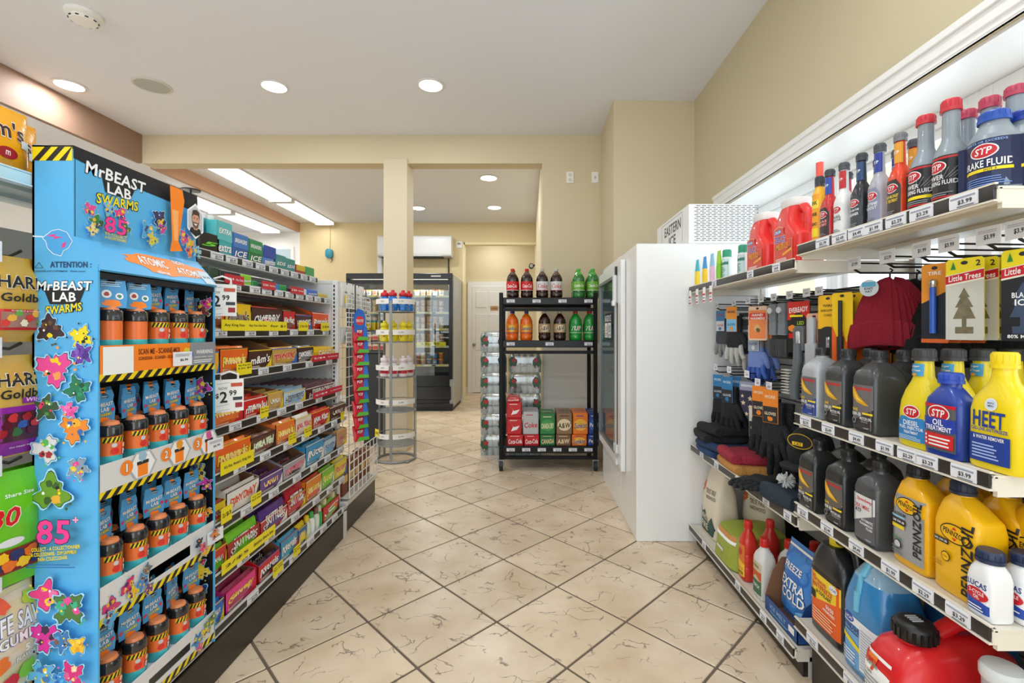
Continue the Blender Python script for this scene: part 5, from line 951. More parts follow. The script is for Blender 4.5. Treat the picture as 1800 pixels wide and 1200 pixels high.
WSB = [(0, .165, .14, 4), (.01, .18, .155, 5), (.2, .18, .155, 5), (.24, .175, .15, 4), (.3, .15, .125, 3)]
MB().loft(WSB, BL, 36).build('filled_body', t); MB().loft([(.3, .15, .125, 3), (.34, .1, .085, 2.4), (.365, .05, .05, 2), (.38, .044, .044, 2)], M('#8fb6d2', .25, coat=.3), 36).build('clear_shoulder', t)
MB().lathe([(.025, .372), (.025, .396)], LWH, 20).build('cap', t); MB().tube([(-.005, -.038, .35), (-.01, -.056, .31), (-.012, -.071, .26), (-.012, -.0745, .2)], [.011, .013, .012, .011], M('#6fbede', .25), 10).build('handle', t)
d = D(supf(WSB), True, .0008); d.rect(-.085, .02, .085, .175, M('#6fa9dd', .4)); d.rect(-.085, .15, .085, .175, LWH); d.ell(-.045, .165, .024, .013, M('#2448a8', .4)); d.text('LUCAS', -.045, .165, .036, .009, LWH); d.text('WINDSHIELD', -.02, .14, .1, .018, M('#20357e', .4)); d.rect(-.085, .124, .0, .127, INK); d.poly([(-.08, .1), (.01, .075), (.01, .09), (-.08, .115)], YEL); d.rect(.005, .03, .075, .165, M('#e4eaf2', .4)); d.lines(.01, .04, .07, .16, 14, M('#a9b4c4', .5)); d.lines(-.08, .03, -.01, .07, 4, LWH); d.build('label', t)
bottle('washer_fluid_jug', 'blue washer fluid jug behind the red gas can', 'jug', 1.27, 1.36, BZ, WSB+[(.34, .1, .085, 2.4), (.365, .05, .05, 2)], '#2f78b8', (.025, .36, .39, '#e9e9e9'), None)
GR = M('#d01a20', .35, coat=.15)
t = thing('gas_can', 'red plastic gas can with black screw cap', 'gas can', (1.09, 1.235, BZ), -PI/2)
GS = [(0, .15, .31, 5), (.012, .166, .326, 6), (.15, .17, .33, 6), (.19, .165, .325, 5), (.235, .14, .29, 4, 0, .005), (.262, .1, .2, 3, 0, .01), (.272, .07, .12, 2.5, 0, .01)]
MB().loft(GS, GR, 40).build('body', t)
MB().lathe([(.034, .235), (.034, .268)], GR, 24, 0, -.075).build('filler_neck', t)
b = MB(); b.lathe([(.042, .262), (.046, .268), (.046, .296), (.04, .306), (.03, .31)], BLACK, 28, 0, -.075)
for q in range(18): th = 2*PI*q/18; b.box(.046*math.cos(th)-.003, .046*math.cos(th)+.003, -.075+.046*math.sin(th)-.003, -.075+.046*math.sin(th)+.003, .266, .294, BLACK)
b.build('cap', t); b = MB()
for q in range(4): b.box(-.014+.008*q, -.011+.008*q, -.09, -.062, .31, .3125, M('#b9bcc0', .4))
b.build('cap_print', t)
MB().tube([(0, -.02, .27), (0, .03, .30), (0, .1, .302), (0, .14, .27)], [.022, .02, .02, .026], GR, 12).build('handle', t)
d = D(supf([(z, w, dd, e) for z, w, dd, e in [q[:4] for q in GS[:5]]]), True, .001); d.rect(-.07, .06, .03, .205, LWH); d.poly([(-.045, .198), (-.012, .198), (-.012, .19), (-.027, .155), (-.036, .155), (-.024, .188), (-.045, .188)], M('#d8451c', .4)); d.rect(-.045, .188, -.012, .198, M('#e8741c', .4)); d.text('ELEVEN', -.03, .172, .04, .009, M('#1f7a3f', .4), 1, out=LWH); d.lines(-.062, .075, .02, .145, 7, M('#9a9ca0', .5)); d.text('2 GAL', -.04, .15, .028, .007, INK); d.build('label', t)
t = thing('gas_can', 'second red gas can behind with a yellow ringed spout', 'gas can', (1.29, 1.08, BZ), -PI/2); MB().loft([(z, w*.75, d_*.7, e) for z, w, d_, e in [q[:4] for q in GS]], GR, 32).build('body', t)
MB().lathe([(.03, .27), (.03, .30)], M('#1f4f9a', .4), 20, 0, -.04).build('neck', t)
sp_ = MB(); sp_.lathe([(.032, .0), (.034, .004), (.034, .014), (.026, .018)], M('#f0c92a', .4), 24); sp_.lathe([(.024, .004), (.024, .026), (.012, .03)], BLACK, 20); sp_.lathe([(.036, -.03), (.036, .001)], BLACK, 24); sp_.build('spout', t, loc=(0, -.075, .325), rx=PI/2-.35)
for i, (x, y) in enumerate(((1.07, 1.06), (1.17, 1.05))):
    t = thing('plastic_container', f'{("front", "rear")[i]} frosted plastic container with clear lid by the gas can', 'container', (x, y, BZ)); FR = M('#c9d0d4', .3, alpha=.75)
    MB().lathe([(.033, 0), (.036, .004), (.036, .28), (.037, .285)], FR, 24).build('tub', t); MB().lathe([(.039, .28), (.041, .284), (.041, .302), (.037, .31), (.026, .312)], M('#e4e9ea', .2, alpha=.8), 28).build('lid', t); MB().lathe([(.03, .01), (.033, .26)], M('#8fa09c', .4), 20).build('contents', t)
# ------------------------------------------------------------------ far bay base deck: bags, bottles, box
DZ = .1135
def bag(lb, x, y, w, d_, h, rz=-PI/2):
    t = thing('charcoal_bag', lb, 'bag', (x, y, DZ), rz); s = [(0, w*.95, d_*.9, 5), (.01, w, d_, 5), (h*.35, w*1.02, d_, 4), (h*.62, w*.98, d_*.85, 4), (h*.82, w*.9, d_*.4, 4), (h*.93, w*.8, .03, 4, .01, 0), (h, w*.72, .012, 4, .01, 0)]
    MB().loft(s, M('#ddd2bd', .7, bump=.4, bscale=14), 32).build('sack', t); q = D(supf(s), True, .001)
    q.poly([(-w*.48, .02), (w*.48, .02), (w*.48, h*.12), (w*.3, h*.3), (w*.1, h*.2), (-w*.1, h*.34), (-w*.3, h*.28), (-w*.48, h*.45)], M('#33504a', .6)); q.poly([(-w*.48, h*.5), (-w*.2, h*.62), (-w*.3, h*.72), (-w*.48, h*.7)], M('#d8683a', .6)); q.text('TRUE FIRE', w*.12, h*.62, w*.5, h*.06, M('#6a6250', .6), .6, 0, rot=.1); q.text('HARDWOOD', w*.15, h*.54, w*.5, h*.05, M('#6a6250', .6), .6, 0, rot=.1); q.text('WHITE', -w*.1, h*.24, w*.5, h*.09, M('#e8dcc0', .6)); q.text('FIRE', -w*.1, h*.13, w*.4, h*.09, M('#e8dcc0', .6))
    q.build('print', t)
    MB().tube([(-w*.3, 0, h-.006), (0, -.004, h-.002), (w*.34, 0, h-.006)], .005, M('#b9ad96', .7), 6).build('stitched_seam', t)
bag('cream and green charcoal bag next to the freezer', 1.12, 2.745, .23, .15, .42); bag('second charcoal bag half hidden deeper on the shelf', 1.31, 2.62, .23, .14, .40, -PI/2+.2)
t = thing('firelog_pack', 'crumpled green and yellow paper pack on the bottom deck', 'pack', (1.16, 2.43, DZ), -PI/2)
GP = [(0, .26, .30, 5), (.01, .275, .32, 5), (.08, .27, .31, 4), (.13, .27, .3, 4), (.165, .24, .27, 4), (.175, .2, .22, 4)]
MB().loft(GP, M('#98a53a', .55, bump=.9, bscale=16), 40).build('wrap', t); d = D(supf(GP), True, .002); d.rect(-.13, .125, .13, .14, LWH); d.rect(-.06, .06, .02, .075, M('#cfd4d6', .5)); d.poly([(-.13, .14), (.13, .14), (.12, .162), (-.12, .162)], M('#c98a4a', .5)); d.build('print', t)
RBS = [(0, .07, .066, 3), (.006, .078, .074, 3), (.06, .078, .074, 3), (.066, .074, .07, 3), (.072, .078, .074, 3), (.12, .078, .074, 3), (.126, .074, .07, 3), (.132, .078, .074, 3), (.185, .076, .072, 3), (.215, .05, .05, 2.3), (.232, .034, .034, 2), (.25, .03, .03, 2)]
def rl(d): d.rect(-.03, .02, .03, .17, M('#d8782a', .4)); d.poly([(-.03, .02), (.03, .02), (.03, .08), (-.03, .1)], M('#f0c22a', .4)); d.text('FIRE', 0, .06, .05, .02, STPR, 1, .1); d.text('LIGHTER', 0, .035, .05, .014, INK); d.blob(0, .13, .022, M('#c92a1c', .4))
bottle('lighter_fluid_bottle', 'front red lighter fluid bottle on the bottom deck', 'bottle', 1.06, 2.26, DZ, RBS, '#cc2f22', (.018, .248, .278, '#d02a24'), rl); bottle('lighter_fluid_bottle', 'red lighter fluid bottle behind the first one', 'bottle', 1.17, 2.27, DZ, RBS, '#c22a22', (.018, .248, .278, '#c92a24'), rl)
WBS = [(0, .078, .066, 4), (.006, .086, .074, 4), (.17, .086, .074, 4), (.195, .07, .062, 3), (.215, .04, .04, 2), (.232, .034, .034, 2)]
def wl(d): d.rect(-.036, .02, .036, .16, M('#cbbf9a', .4)); d.rect(-.036, .02, .036, .08, M('#3f6a4a', .4)); d.poly([(-.036, .08), (.0, .1), (.036, .08), (.036, .12), (-.036, .12)], M('#c9562a', .4)); d.text('CITRO', 0, .14, .05, .012, M('#3a5a3a', .4)); d.text('TORCH', 0, .055, .055, .016, LWH)
for i, x in enumerate((1.06, 1.16, 1.26)): bottle('lamp_oil_bottle', f'white bottle with red spout cap, {ORD[i]} from the aisle on the bottom deck', 'bottle', x, 2.105-.02*i, DZ, WBS, '#dcdcd8', (.019, .23, .262, '#cf2a24'), wl)
t = thing('display_box', 'blue cut-out carton holding an ice melt pouch', 'display box', (1.02, 1.90, DZ), -PI/2); w, dp = .24, .2; NB = M('#1f4a8c', .4); b = MB()
b.box(-w/2, w/2, 0, dp, 0, .003, KRAFT); b.box(-w/2, w/2, 0, .003, 0, .06, NB); b.box(-w/2, w/2, dp-.003, dp, 0, .22, NB)
for s, x0, x1 in ((-1, -w/2, -w/2+.003), (1, w/2-.003, w/2)):
    pr = [(0, 0), (dp, 0), (dp, .22), (.07, .22 if s < 0 else .17), (.03, .16 if s < 0 else .14), (0, .06)]; b.add([(x0, y, z) for y, z in pr]+[(x1, y, z) for y, z in pr], [(0, 1, 2, 3, 4, 5), (11, 10, 9, 8, 7, 6)]+[(i, i+6, (i+1) % 6+6, (i+1) % 6) for i in range(6)], KRAFT if s < 0 else NB)
b.build('carton', t, smooth=False); d = D(flat(0)); d.text('ICE MELT', -.02, .034, .12, .018, M('#8fc4e8', .5)); d.lines(-.08, .01, .08, .02, 2, M('#8fc4e8', .5)); d.rect(.06, .02, .1, .045, LWH); d.build('print', t)
def ext(d, w, h): d.blob(0, h*.72, .1, M('#2a6ac0', .3), 24, .3, ky=.7); d.text('FREEZE', -w*.05, h*.7, w*.55, h*.09, LWH, 1, .1, out=M('#1a3a7a', .4)); d.text('EXTRA', 0, h*.5, w*.7, h*.12, LWH, 1, .05, out=M('#1a3a7a', .4)); d.text('COLD', .01, h*.36, w*.66, h*.13, LWH, 1, .05, out=M('#1a3a7a', .4)); d.rect(-w*.47, h*.92, w*.47, h*.95, LWH); d.poly([(w*.1, h*.05), (w*.46, h*.1), (w*.46, h*.3), (w*.2, h*.22)], M('#7ab8e8', .4))
p_ = pouch('blue extra cold ice melt pouch leaning in the blue carton', (1.09, 1.90, DZ+.006), .215, .31, .09, '#3f86d2', ext, rz=-PI/2, name='ice_melt_pouch', cat='pouch'); p_.rotation_euler.x = -.12
t = thing('ice_melt_jug', 'pale ice melt jug with red cap behind the pouch', 'jug', (1.27, 1.88, DZ), -PI/2); MB().loft([(0, .15, .11, 4), (.01, .16, .12, 4), (.25, .16, .12, 4), (.3, .1, .08, 3), (.33, .05, .05, 2)], M('#a9a6a0', .5), 28).build('body', t); MB().lathe([(.028, .32), (.028, .35)], RED, 18).build('cap', t)
# ------------------------------------------------------------------ hats and gloves on the middle shelf of the far bay
HZ = .603
def folded(name, lb, x, y, z, w, d_, h, col, rz=0, cat='hat', bump=.7, bs=90):
    t = thing(name, lb, cat, (x, y, z), -PI/2+rz); b = MB()
    b.loft([(0, w*.94, d_*.94, 3), (h*.2, w, d_, 3), (h*.6, w*.99, d_*.98, 3), (h*.9, w*.93, d_*.92, 3), (h, w*.8, d_*.8, 3)], M(col, .9, bump=bump, bscale=bs), 36); b.build('crown', t)
    c = MB(); c.loft([(-w*.47, d_*.22, h*1.1, 2.4, -d_*.42, h*.56), (-w*.2, d_*.26, h*1.25, 2.4, -d_*.43, h*.6), (w*.2, d_*.24, h*1.15, 2.4, -d_*.42, h*.58), (w*.47, d_*.2, h*.95, 2.4, -d_*.40, h*.52)], M(col, .9, bump=bump, bscale=bs), 18, axis='x'); c.build('cuff', t); return t
folded('beanie', 'black folded beanie on top of the stack beside the freezer', 1.15, 2.70, HZ+.115, .22, .26, .045, '#17191c', .1); folded('beanie', 'black folded beanie, second in the stack beside the freezer', 1.13, 2.72, HZ+.072, .24, .27, .042, '#191b1e', -.15)
folded('beanie', 'navy blue folded beanie under the black ones', 1.14, 2.66, HZ+.036, .25, .27, .036, '#1f3558', .12); folded('beanie', 'lower navy beanie at the bottom of the stack', 1.13, 2.67, HZ+.001, .24, .26, .034, '#24406a', -.05)
folded('beanie', 'burgundy red folded beanie on the hat shelf', 1.14, 2.40, HZ+.042, .23, .26, .045, '#9a2438', -.12); folded('beanie', 'mustard orange folded beanie under the burgundy one', 1.15, 2.38, HZ+.001, .27, .28, .04, '#b9833f', -.1)
folded('beanie', 'dark blue ribbed beanie at the near end of the hat shelf', 1.10, 1.90, HZ+.001, .2, .22, .06, '#23323f', .1, bs=200)
t = thing('pompom', 'white fluffy pompom of the dark blue beanie', 'pompom', (1.06, 1.93, HZ+.085)); b = MB()
for i in range(60):
    v = Vector((random.gauss(0, 1), random.gauss(0, 1), random.gauss(0, 1))).normalized(); b.cyl((0, 0, 0), tuple(v*.036), .006, M('#d9dad8', .9), 5, .003)
b.build('fluff', t)
def glove_mesh(m, cuff, back=None, curl=.0, sc=1.0):
    """glove hanging by its cuff, fingers down; back of the hand faces -Y; origin at cuff top"""
    b = MB(); b.loft([(-.0, .078, .026, 3), (-.03, .074, .03, 3), (-.06, .07, .03, 3)], cuff, 18)
    b.loft([(-.055, .07, .03, 3), (-.09, .084, .034, 3), (-.13, .09, .034, 3), (-.15, .088, .03, 3)], m, 20)
    for i, (x, L) in enumerate(((-.033, .062), (-.011, .078), (.012, .072), (.033, .055))):
        sp_ = (i-1.5)*.006; b.tube([(x, 0, -.135), (x+sp_, -.004, -.15-L*.45), (x+1.6*sp_, .002+curl, -.15-L*.9), (x+1.7*sp_, .004+curl*1.3, -.15-L)], [.0125, .0118, .0105, .006], back or m, 9)
    b.tube([(.036, 0, -.085), (.056, -.006, -.11), (.064, -.004, -.135), (.066, 0, -.152)], [.014, .0135, .012, .006], m, 9); return b.mesh('glove')
BG = M('#1b1d20', .8, bump=.6, bscale=120); GG = M('#8f9294', .8, bump=.6, bscale=120); WG = M('#b9bab6', .8); BLG = M('#5a74b8', .7, bump=.4)
G = {'black': glove_mesh(BG, BG), 'grey': glove_mesh(M('#4a4f56', .9, bump=1, bscale=160), DARK, GG), 'tip': glove_mesh(BG, BG, WG), 'blue': glove_mesh(M('#6d86c4', .7), GG, M('#3f62b8', .6))}
def hang_glove(lb, kind, px, X, ztop, card, rz=0, s=1.0, pair=True, words=('WORK', 'GLOVES')):
    y = yat(px, X); t = thing('glove_pair' if pair else 'glove', lb, 'gloves', (X, y, ztop), -PI/2+rz); t.scale = (s, s, s)
    o = put('glove', G[kind], t, loc=(0, -.018, -.045)); 
    if pair: o2 = put('glove', G[kind], t, loc=(.012, .02, -.05), rz=.15)
    c = MB(); c.box(-.03, .03, -.04, -.037, -.12, -.0, M(card[0], .5), .001); c.build('card', t); d = D(flat(-.04)); d.rect(-.028, -.118, .028, -.06, M(card[1], .5)); d.text(words[0], 0, -.025, .044, .012, M(card[2], .5)); d.text(words[1], 0, -.085, .044, .011, M(card[2], .5)); d.blob(0, -.104, .012, M(card[0], .5)); d.build('card_print', t)
    return t
hang_glove('grey speckled glove pair hanging nearest the freezer', 'grey', 1274, 1.17, 1.42, ('#3f7aa8', '#c9ccd0', '#b02a2a'), .5, 1.0); hang_glove('black glove pair with orange and blue card', 'tip', 1296, 1.16, 1.435, ('#e8912a', '#7ab8e0', '#20354e'), .45, 1.15)
hang_glove('blue and grey glove pair below the orange packets', 'blue', 1335, 1.2, 1.33, ('#c9ccd2', '#8f9aa8', '#20357e'), .4, 1.1); hang_glove('black and grey glove beside the blue pair', 'tip', 1318, 1.22, 1.40, ('#2a2c30', '#3a3c40', '#c9ccd0'), .6, 1.15, False)
for i, (px, X, s) in enumerate(((1271, 1.16, 1.15), (1288, 1.16, 1.2), (1302, 1.22, 1.2))): hang_glove(f'black glove pair with a small blue card, {ORD[i]} on the lower hooks', 'black', px, X, 1.045, ('#2f7ab0', '#2a2c30', '#c9dcea'), .5, s)
for i, (px, X, zt, s) in enumerate(((1345, 1.14, 1.04, 1.2), (1366, 1.14, 1.035, 1.25), (1357, 1.2, .97, 1.3), (1340, 1.2, .92, 1.3), (1380, 1.2, .95, 1.3))): hang_glove(f'black glove pair with {("an orange", "an orange striped", "a grey", "a white printed", "a lime")[i]} card on the lower hooks', 'black', px, X, zt, (('#e8862a', '#e8862a', '#8f9296', '#d9d9d4', '#8fd12a')[i], '#2a2c30', '#f2e2c0'), .5, s)
t = thing('glove_pair', 'black leather glove pair lying on the hat shelf', 'gloves', (1.08, 2.17, HZ+.02), .35); o = put('glove', G['black'], t, rx=PI/2, rz=.3, loc=(.0, 0, .004)); o.rotation_euler = (PI/2, 0, 1.9); o2 = put('glove', G['black'], t, loc=(.02, -.06, .012)); o2.rotation_euler = (PI/2, 0, 1.7)
def hangcard(name, lb, cat, X, y, zt, w, h, col, draw, n=1, dx=.03, rz=0, th=.004, group=None, item=None, labels=None):
    for i in range(n):
        t = thing(name, (labels[i] if labels else lb), cat, (X+dx*i, y+random.uniform(-.004, .004), zt), -PI/2+rz+random.uniform(-.06, .06), group)
        b = MB(); r = .006; b.prism([(-w/2+r, -h), (w/2-r, -h), (w/2, -h+r), (w/2, -r), (w/2-r, 0), (-w/2+r, 0), (-w/2, -r), (-w/2, -h+r)], -th/2, th/2, M(col, .4)); b.build('card', t, smooth=False)
        d = D(flat(-th/2)); d.ell(0, -.012, .008, .005, DARK); draw(d, w, h); d.build('print', t)
        if item: item(t, w, h)
def warm(d, w, h): d.rect(-w*.46, -h*.95, w*.46, -h*.12, M('#ea8a52', .35)); d.rect(-w*.46, -h*.4, w*.46, -h*.2, M('#d8402a', .35)); d.text('HAND', 0, -h*.26, w*.6, h*.08, LWH); d.text('WARMERS', 0, -h*.36, w*.8, h*.07, LWH); d.blob(0, -h*.66, .024, M('#d8b27a', .4)); d.blob(.004, -h*.7, .014, M('#6a5a3a', .4))
hangcard('hand_warmer_pack', '', 'packet', 1.15, yat(1332, 1.15), 1.425, .10, .17, '#e9c8b0', warm, 3, .035, .45, .01, labels=['front orange hand warmer packet on the upper hooks', 'middle orange hand warmer packet on the upper hooks', 'rear orange hand warmer packet on the upper hooks'])
def flashl(lb, X, px, zt):
    t = thing('flashlight', lb, 'flashlight', (X, yat(px, X), zt), -PI/2+.3); b = MB(); b.lathe([(.024, 0), (.027, -.01), (.027, -.04), (.022, -.05), (.024, -.06), (.024, -.075), (.022, -.08), (.024, -.09), (.024, -.13), (.026, -.135), (.026, -.14)][::-1], M('#6f767b', .4), 20); b.build('body', t); MB().lathe([(.02, -.142), (.02, -.14)], GREYW, 16).build('lens', t); MB().box(-.045, .045, .026, .028, -.25, .01, M('#202225', .5)).build('card', t, smooth=False); MB().cyl((-.0, -.024, -.03), (0, -.032, -.03), .014, M('#c9ccce', .3), 14).build('switch', t)
    MB().loft([(-.24, .05, .03, 4), (-.16, .055, .036, 4)], M('#33373a', .4), 16).build('lower_pack', t)
flashl('left grey ribbed flashlight on a black card', 1.15, 1362, 1.425); flashl('right grey ribbed flashlight on a black card', 1.15, 1378, 1.425)
def ever(d, w, h): d.rect(-w/2, -h, w/2, 0, M('#1e1c1c', .4)); d.rect(-w/2, -h*.36, w/2, 0, M('#c92a20', .4)); d.ell(0, -h*.5, w*.44, h*.28, INK); d.text('EVEREADY', 0, -h*.16, w*.86, h*.1, LWH, 1, 0, rot=.08); d.rect(-w*.4, -h*.3, w*.2, -h*.26, YEL); d.blob(-w*.28, -h*.52, .02, M('#e8862a', .4)); d.text('LED', .01, -h*.42, w*.3, h*.07, M('#a9d02a', .4)); d.rect(-w*.44, -h*.72, -w*.1, -h*.62, RED)
def lantern(t, w, h): MB().loft([(-h*.95, .05, .03, 4, .02, -.018), (-h*.55, .055, .034, 4, .02, -.018), (-h*.48, .04, .03, 3, .02, -.018)], M('#6a6e70', .2, alpha=.8), 16).build('blister', t); MB().lathe([(.016, -h*.9), (.018, -h*.6), (.01, -h*.55)], M('#b9bcbe', .2, .6), 14, .02, -.02).build('flashlight', t)
hangcard('flashlight_pack', 'black and red carded flashlight with blister', 'packet', 1.14, yat(1404, 1.14), 1.425, .10, .215, '#1e1c1c', ever, 1, rz=.4, item=lantern)
def redtool(t, w, h): MB().loft([(-.20, .045, .03, 3, 0, -.016), (-.12, .05, .034, 3, 0, -.016), (-.115, .03, .026, 3, 0, -.016), (-.03, .034, .03, 2.4, 0, -.016), (-.015, .02, .02, 2, 0, -.016)], M('#b8c0c4', .2, alpha=.85), 16).build('blister', t); MB().loft([(-.19, .036, .024, 3, 0, -.016), (-.125, .04, .026, 3, 0, -.016)], M('#b51f2e', .35), 14).build('tool', t)
hangcard('tool_pack', 'clear blister pack with a red handled tool', 'packet', 1.13, yat(1432, 1.13), 1.37, .065, .21, '#d9a58a', lambda d, w, h: d.rect(-w*.45, -h*.95, w*.45, -h*.5, M('#c98a6a', .5)), 1, rz=.4, item=redtool)
def wiper(d, w, h): d.rect(-w/2, -h, w/2, -h*.42, M('#2a2a2c', .4)); d.ell(0, -h*.48, w*.46, h*.09, M('#2a2a2c', .4)); d.text('WIRE', 0, -h*.13, w*.5, .01, INK, .5); d.text('RADIO & STYLUS', 0, -h*.19, w*.7, .009, INK, .5); d.text('CORD', 0, -h*.25, w*.4, .009, INK, .5); d.text('10 FT', .0, -h*.62, w*.16, h*.2, LWH, .5, 0)
hangcard('cable_pack', 'tall yellow and black carded cable pack', 'packet', 1.13, yat(1455, 1.13), 1.435, .075, .3, '#e9b41c', wiper, 1, rz=.4)
def flame(d, w, h): d.poly([(-w/2, -h), (w/2, -h), (w/2, -h*.5), (w*.2, -h*.62), (.0, -h*.45), (-w*.2, -h*.6), (-w/2, -h*.4)], M('#e8641c', .4)); d.poly([(-w*.3, -h), (w*.3, -h), (w*.1, -h*.6), (-.0, -h*.7)], M('#f0b02a', .4))
def lighter(t, w, h): MB().cyl((0, -.012, -h*.1), (0, -.012, -h*.55), .007, INK, 10).build('lighter_barrel', t); MB().loft([(-h*.95, .02, .018, 3, 0, -.012), (-h*.55, .022, .018, 3, 0, -.012)], M('#2a2a2c', .4), 12).build('lighter_handle', t)
hangcard('lighter_pack', '', 'packet', 1.14, yat(1480, 1.14), 1.44, .075, .29, '#efc51c', flame, 5, .045, .35, .003, item=lighter, labels=[f'yellow flame printed lighter card, {ORD[i]} from the front on its hook' for i in range(5)])
t = thing('scrub_brush', 'grey handled scrub brush hanging below the flashlights', 'brush', (1.12, yat(1402, 1.12), 1.25), -PI/2+.5); MB().tube([(.0, 0, 0), (.004, 0, -.06), (-.004, 0, -.12), (-.014, 0, -.18), (-.01, 0, -.23)], [.016, .02, .018, .02, .016], M('#5f676d', .45), 14).build('handle', t)
for r in range(9):
    b = MB()
    for q in range(4): b.cyl((-.03, -.012+.008*q, -.115-.012*r), (-.062, -.016+.011*q, -.112-.012*r), .0026, M('#c9c8c0', .7), 5, .0016)
    b.build('bristle_row', t)
t = thing('bandana', 'folded bandana printed with pale stars', 'bandana', (1.14, yat(1316, 1.14), 1.04), -PI/2+.5); MB().prism([(-.05, -.03), (.05, -.03), (.055, -.06), (.05, -.12), (.02, -.2), (.012, -.215), (-.03, -.15), (-.05, -.1)], -.008, .008, M('#33304a', .8, bump=.3), .004).build('cloth', t); MB().box(-.045, .045, -.011, -.006, -.045, .0, M('#8f94b0', .5)).build('card', t); d = D(flat(-.011)); d.text('HEADWRAP', 0, -.02, .07, .012, LWH); d.build('card_print', t)
d = D(flat(-.0085))
for (x, z, r) in ((.015, -.085, .016), (-.025, -.11, .015), (.015, -.13, .015), (-.005, -.165, .013), (.02, -.185, .009), (-.03, -.075, .011)): d.poly([(x+(r if i % 2 == 0 else r*.42)*math.sin(PI*i/5), z+(r if i % 2 == 0 else r*.42)*math.cos(PI*i/5)) for i in range(10)], M('#d9c9a4', .7))
d.build('star_print', t)
t = thing('bandana', 'red striped flag bandana pack in the middle of the lower hooks', 'bandana', (1.17, yat(1340, 1.17), 1.0), -PI/2+.5); MB().prism([(-.04, -.1), (.04, -.08), (.04, 0), (-.04, 0)], -.006, .006, M('#d9d3c8', .7), .003).build('cloth', t); d = D(flat(-.006))
for i in range(4): d.poly([(-.038, -.085+.022*i), (.038, -.075+.022*i), (.038, -.065+.022*i), (-.038, -.075+.022*i)], M('#a03a40', .7))
d.build('stripe_print', t)
t = thing('hat', 'black cap with an oval yellow logo tag beside the oil bottles', 'hat', (1.13, 1.875, .90), -PI/2+.5); MB().loft([(-.13, .16, .10, 3), (-.08, .18, .12, 2.6), (-.02, .15, .1, 2.4), (.02, .08, .06, 2.2)], M('#17191b', .9, bump=.5), 28).build('crown', t); MB().loft([(-.14, .17, .16, 2.4, 0, -.04), (-.13, .175, .17, 2.4, 0, -.04)], M('#1c1e20', .9), 26).build('brim', t)
d = D(flat(-.075), False, .002); d.ell(0, -.03, .05, .03, M('#c9a92a', .4)); d.ell(0, -.03, .047, .027, INK); d.rect(-.03, -.048, .012, -.034, M('#f0c22a', .4)); d.text('CAT', -.008, -.041, .03, .011, INK); d.build('tag_print', t)
# ------------------------------------------------------------------ near bay hooks
def hook(lb, X, y, z, price, xb=RB, big=1.0):
    t = thing('peg_hook', lb, 'hook', (0, y, z)); MB().tube([(xb, 0, .0), (X+.02, 0, 0), (X, 0, .012)], .004, BLACK, 6).build('wire', t); MB().tube([(xb, 0, .03), (X+.01, 0, .034)], .003, BLACK, 6).build('tag_arm', t)
    w, h = .055*big, .038*big; MB().box(X-.002, X, -w/2, w/2, .012, .012+h, TAGW).build('price_tag', t, smooth=False); d = D(plane((X-.002, 0, 0), (0, -1, 0), (0, 0, 1))); d.text('$'+price, .004, .012+h*.4, w*.45, h*.3, INK); d.lines(-w*.4, .012+h*.66, w*.4, .012+h*.86, 2, M('#b9bcc6', .5)); d.build('tag_print', t)
for i, (px, pr) in enumerate(((1502, '7.99'), (1560, '12.99'), (1620, '1.99'), (1668, '3.99'), (1738, '3.99'), (1792, '3.99'))): hook(f'black hook with white price tag, {ORD[i]} from the far end under the top shelf', 1.15, yat(px, 1.15), 1.505, pr, big=1.15)
for i, px in enumerate((1260, 1290, 1315, 1338, 1360, 1388, 1418, 1440)): hook(f'black hook with price tag, {ORD[i]} from the freezer on the upper row', 1.15, yat(px, 1.15), 1.43, PR[i % 7], big=.9)
for i, (px, z) in enumerate(((1258, 1.055), (1282, 1.055), (1313, 1.05), (1332, 1.02), (1352, 1.015), (1396, 1.015))): hook(f'hook with price tag, {ORD[i]} from the freezer on the lower row', 1.13, yat(px, 1.13), z, PR[(i+3) % 7], big=.95)
def ribbed(lb, x, y, zt, col, rz, s=1.0, tag_=True):
    t = thing('beanie', lb, 'hat', (x, y, zt), -PI/2+rz); t.scale = (s, s, s); N = 136; m = M(col, .95, bump=.5, bscale=200)
    for nm, prof in (('crown', [(-.15, .215, .07), (-.12, .2, .075), (-.08, .18, .075), (-.045, .15, .065), (-.02, .11, .05), (-.006, .07, .035), (0, .03, .015)]), ('cuff', [(-.232, .235, .07), (-.228, .245, .085), (-.19, .243, .09), (-.15, .226, .088), (-.143, .215, .074)])):
        vs = []; fs = []
        for (z, w, d_) in prof:
            for i in range(N):
                a = 2*PI*i/N; k = 1+(.035, .035, -.065, -.04)[i % 4]; vs.append((w/2*k*math.copysign(abs(math.cos(a))**.8, math.cos(a)), d_/2*k*math.copysign(abs(math.sin(a))**.8, math.sin(a)), z+.008*math.sin(3*a)))
        for q in range(len(prof)-1):
            for i in range(N): j = (i+1) % N; fs.append((q*N+i, q*N+j, (q+1)*N+j, (q+1)*N+i))
        fs.append([(len(prof)-1)*N+i for i in range(N)]); MB().add(vs, fs, m).build(nm, t)
    if tag_:
        MB().cyl((-.035, -.062, -.03), (-.035, -.066, -.03), .028, M('#c9d4d8', .4), 24).build('round_tag', t); d = D(lambda u, v, e: (-.035+u, -.066-e, -.03+v)); d.rect(-.02, .004, .02, .02, M('#5aa8d0', .4)); d.text('KNIT', 0, -.002, .026, .008, INK); d.text('HAT', 0, -.012, .02, .007, INK); d.build('tag_print', t)
    MB().tube([(0, 0, -.002), (0, .0, .02), (.008, 0, .03), (.0, 0, .036)], .003, BLACK, 6).build('hang_loop', t)
ribbed('large burgundy ribbed knit beanie hanging above the oil bottles', 1.22, 1.585, 1.475, '#8a1428', .55); 
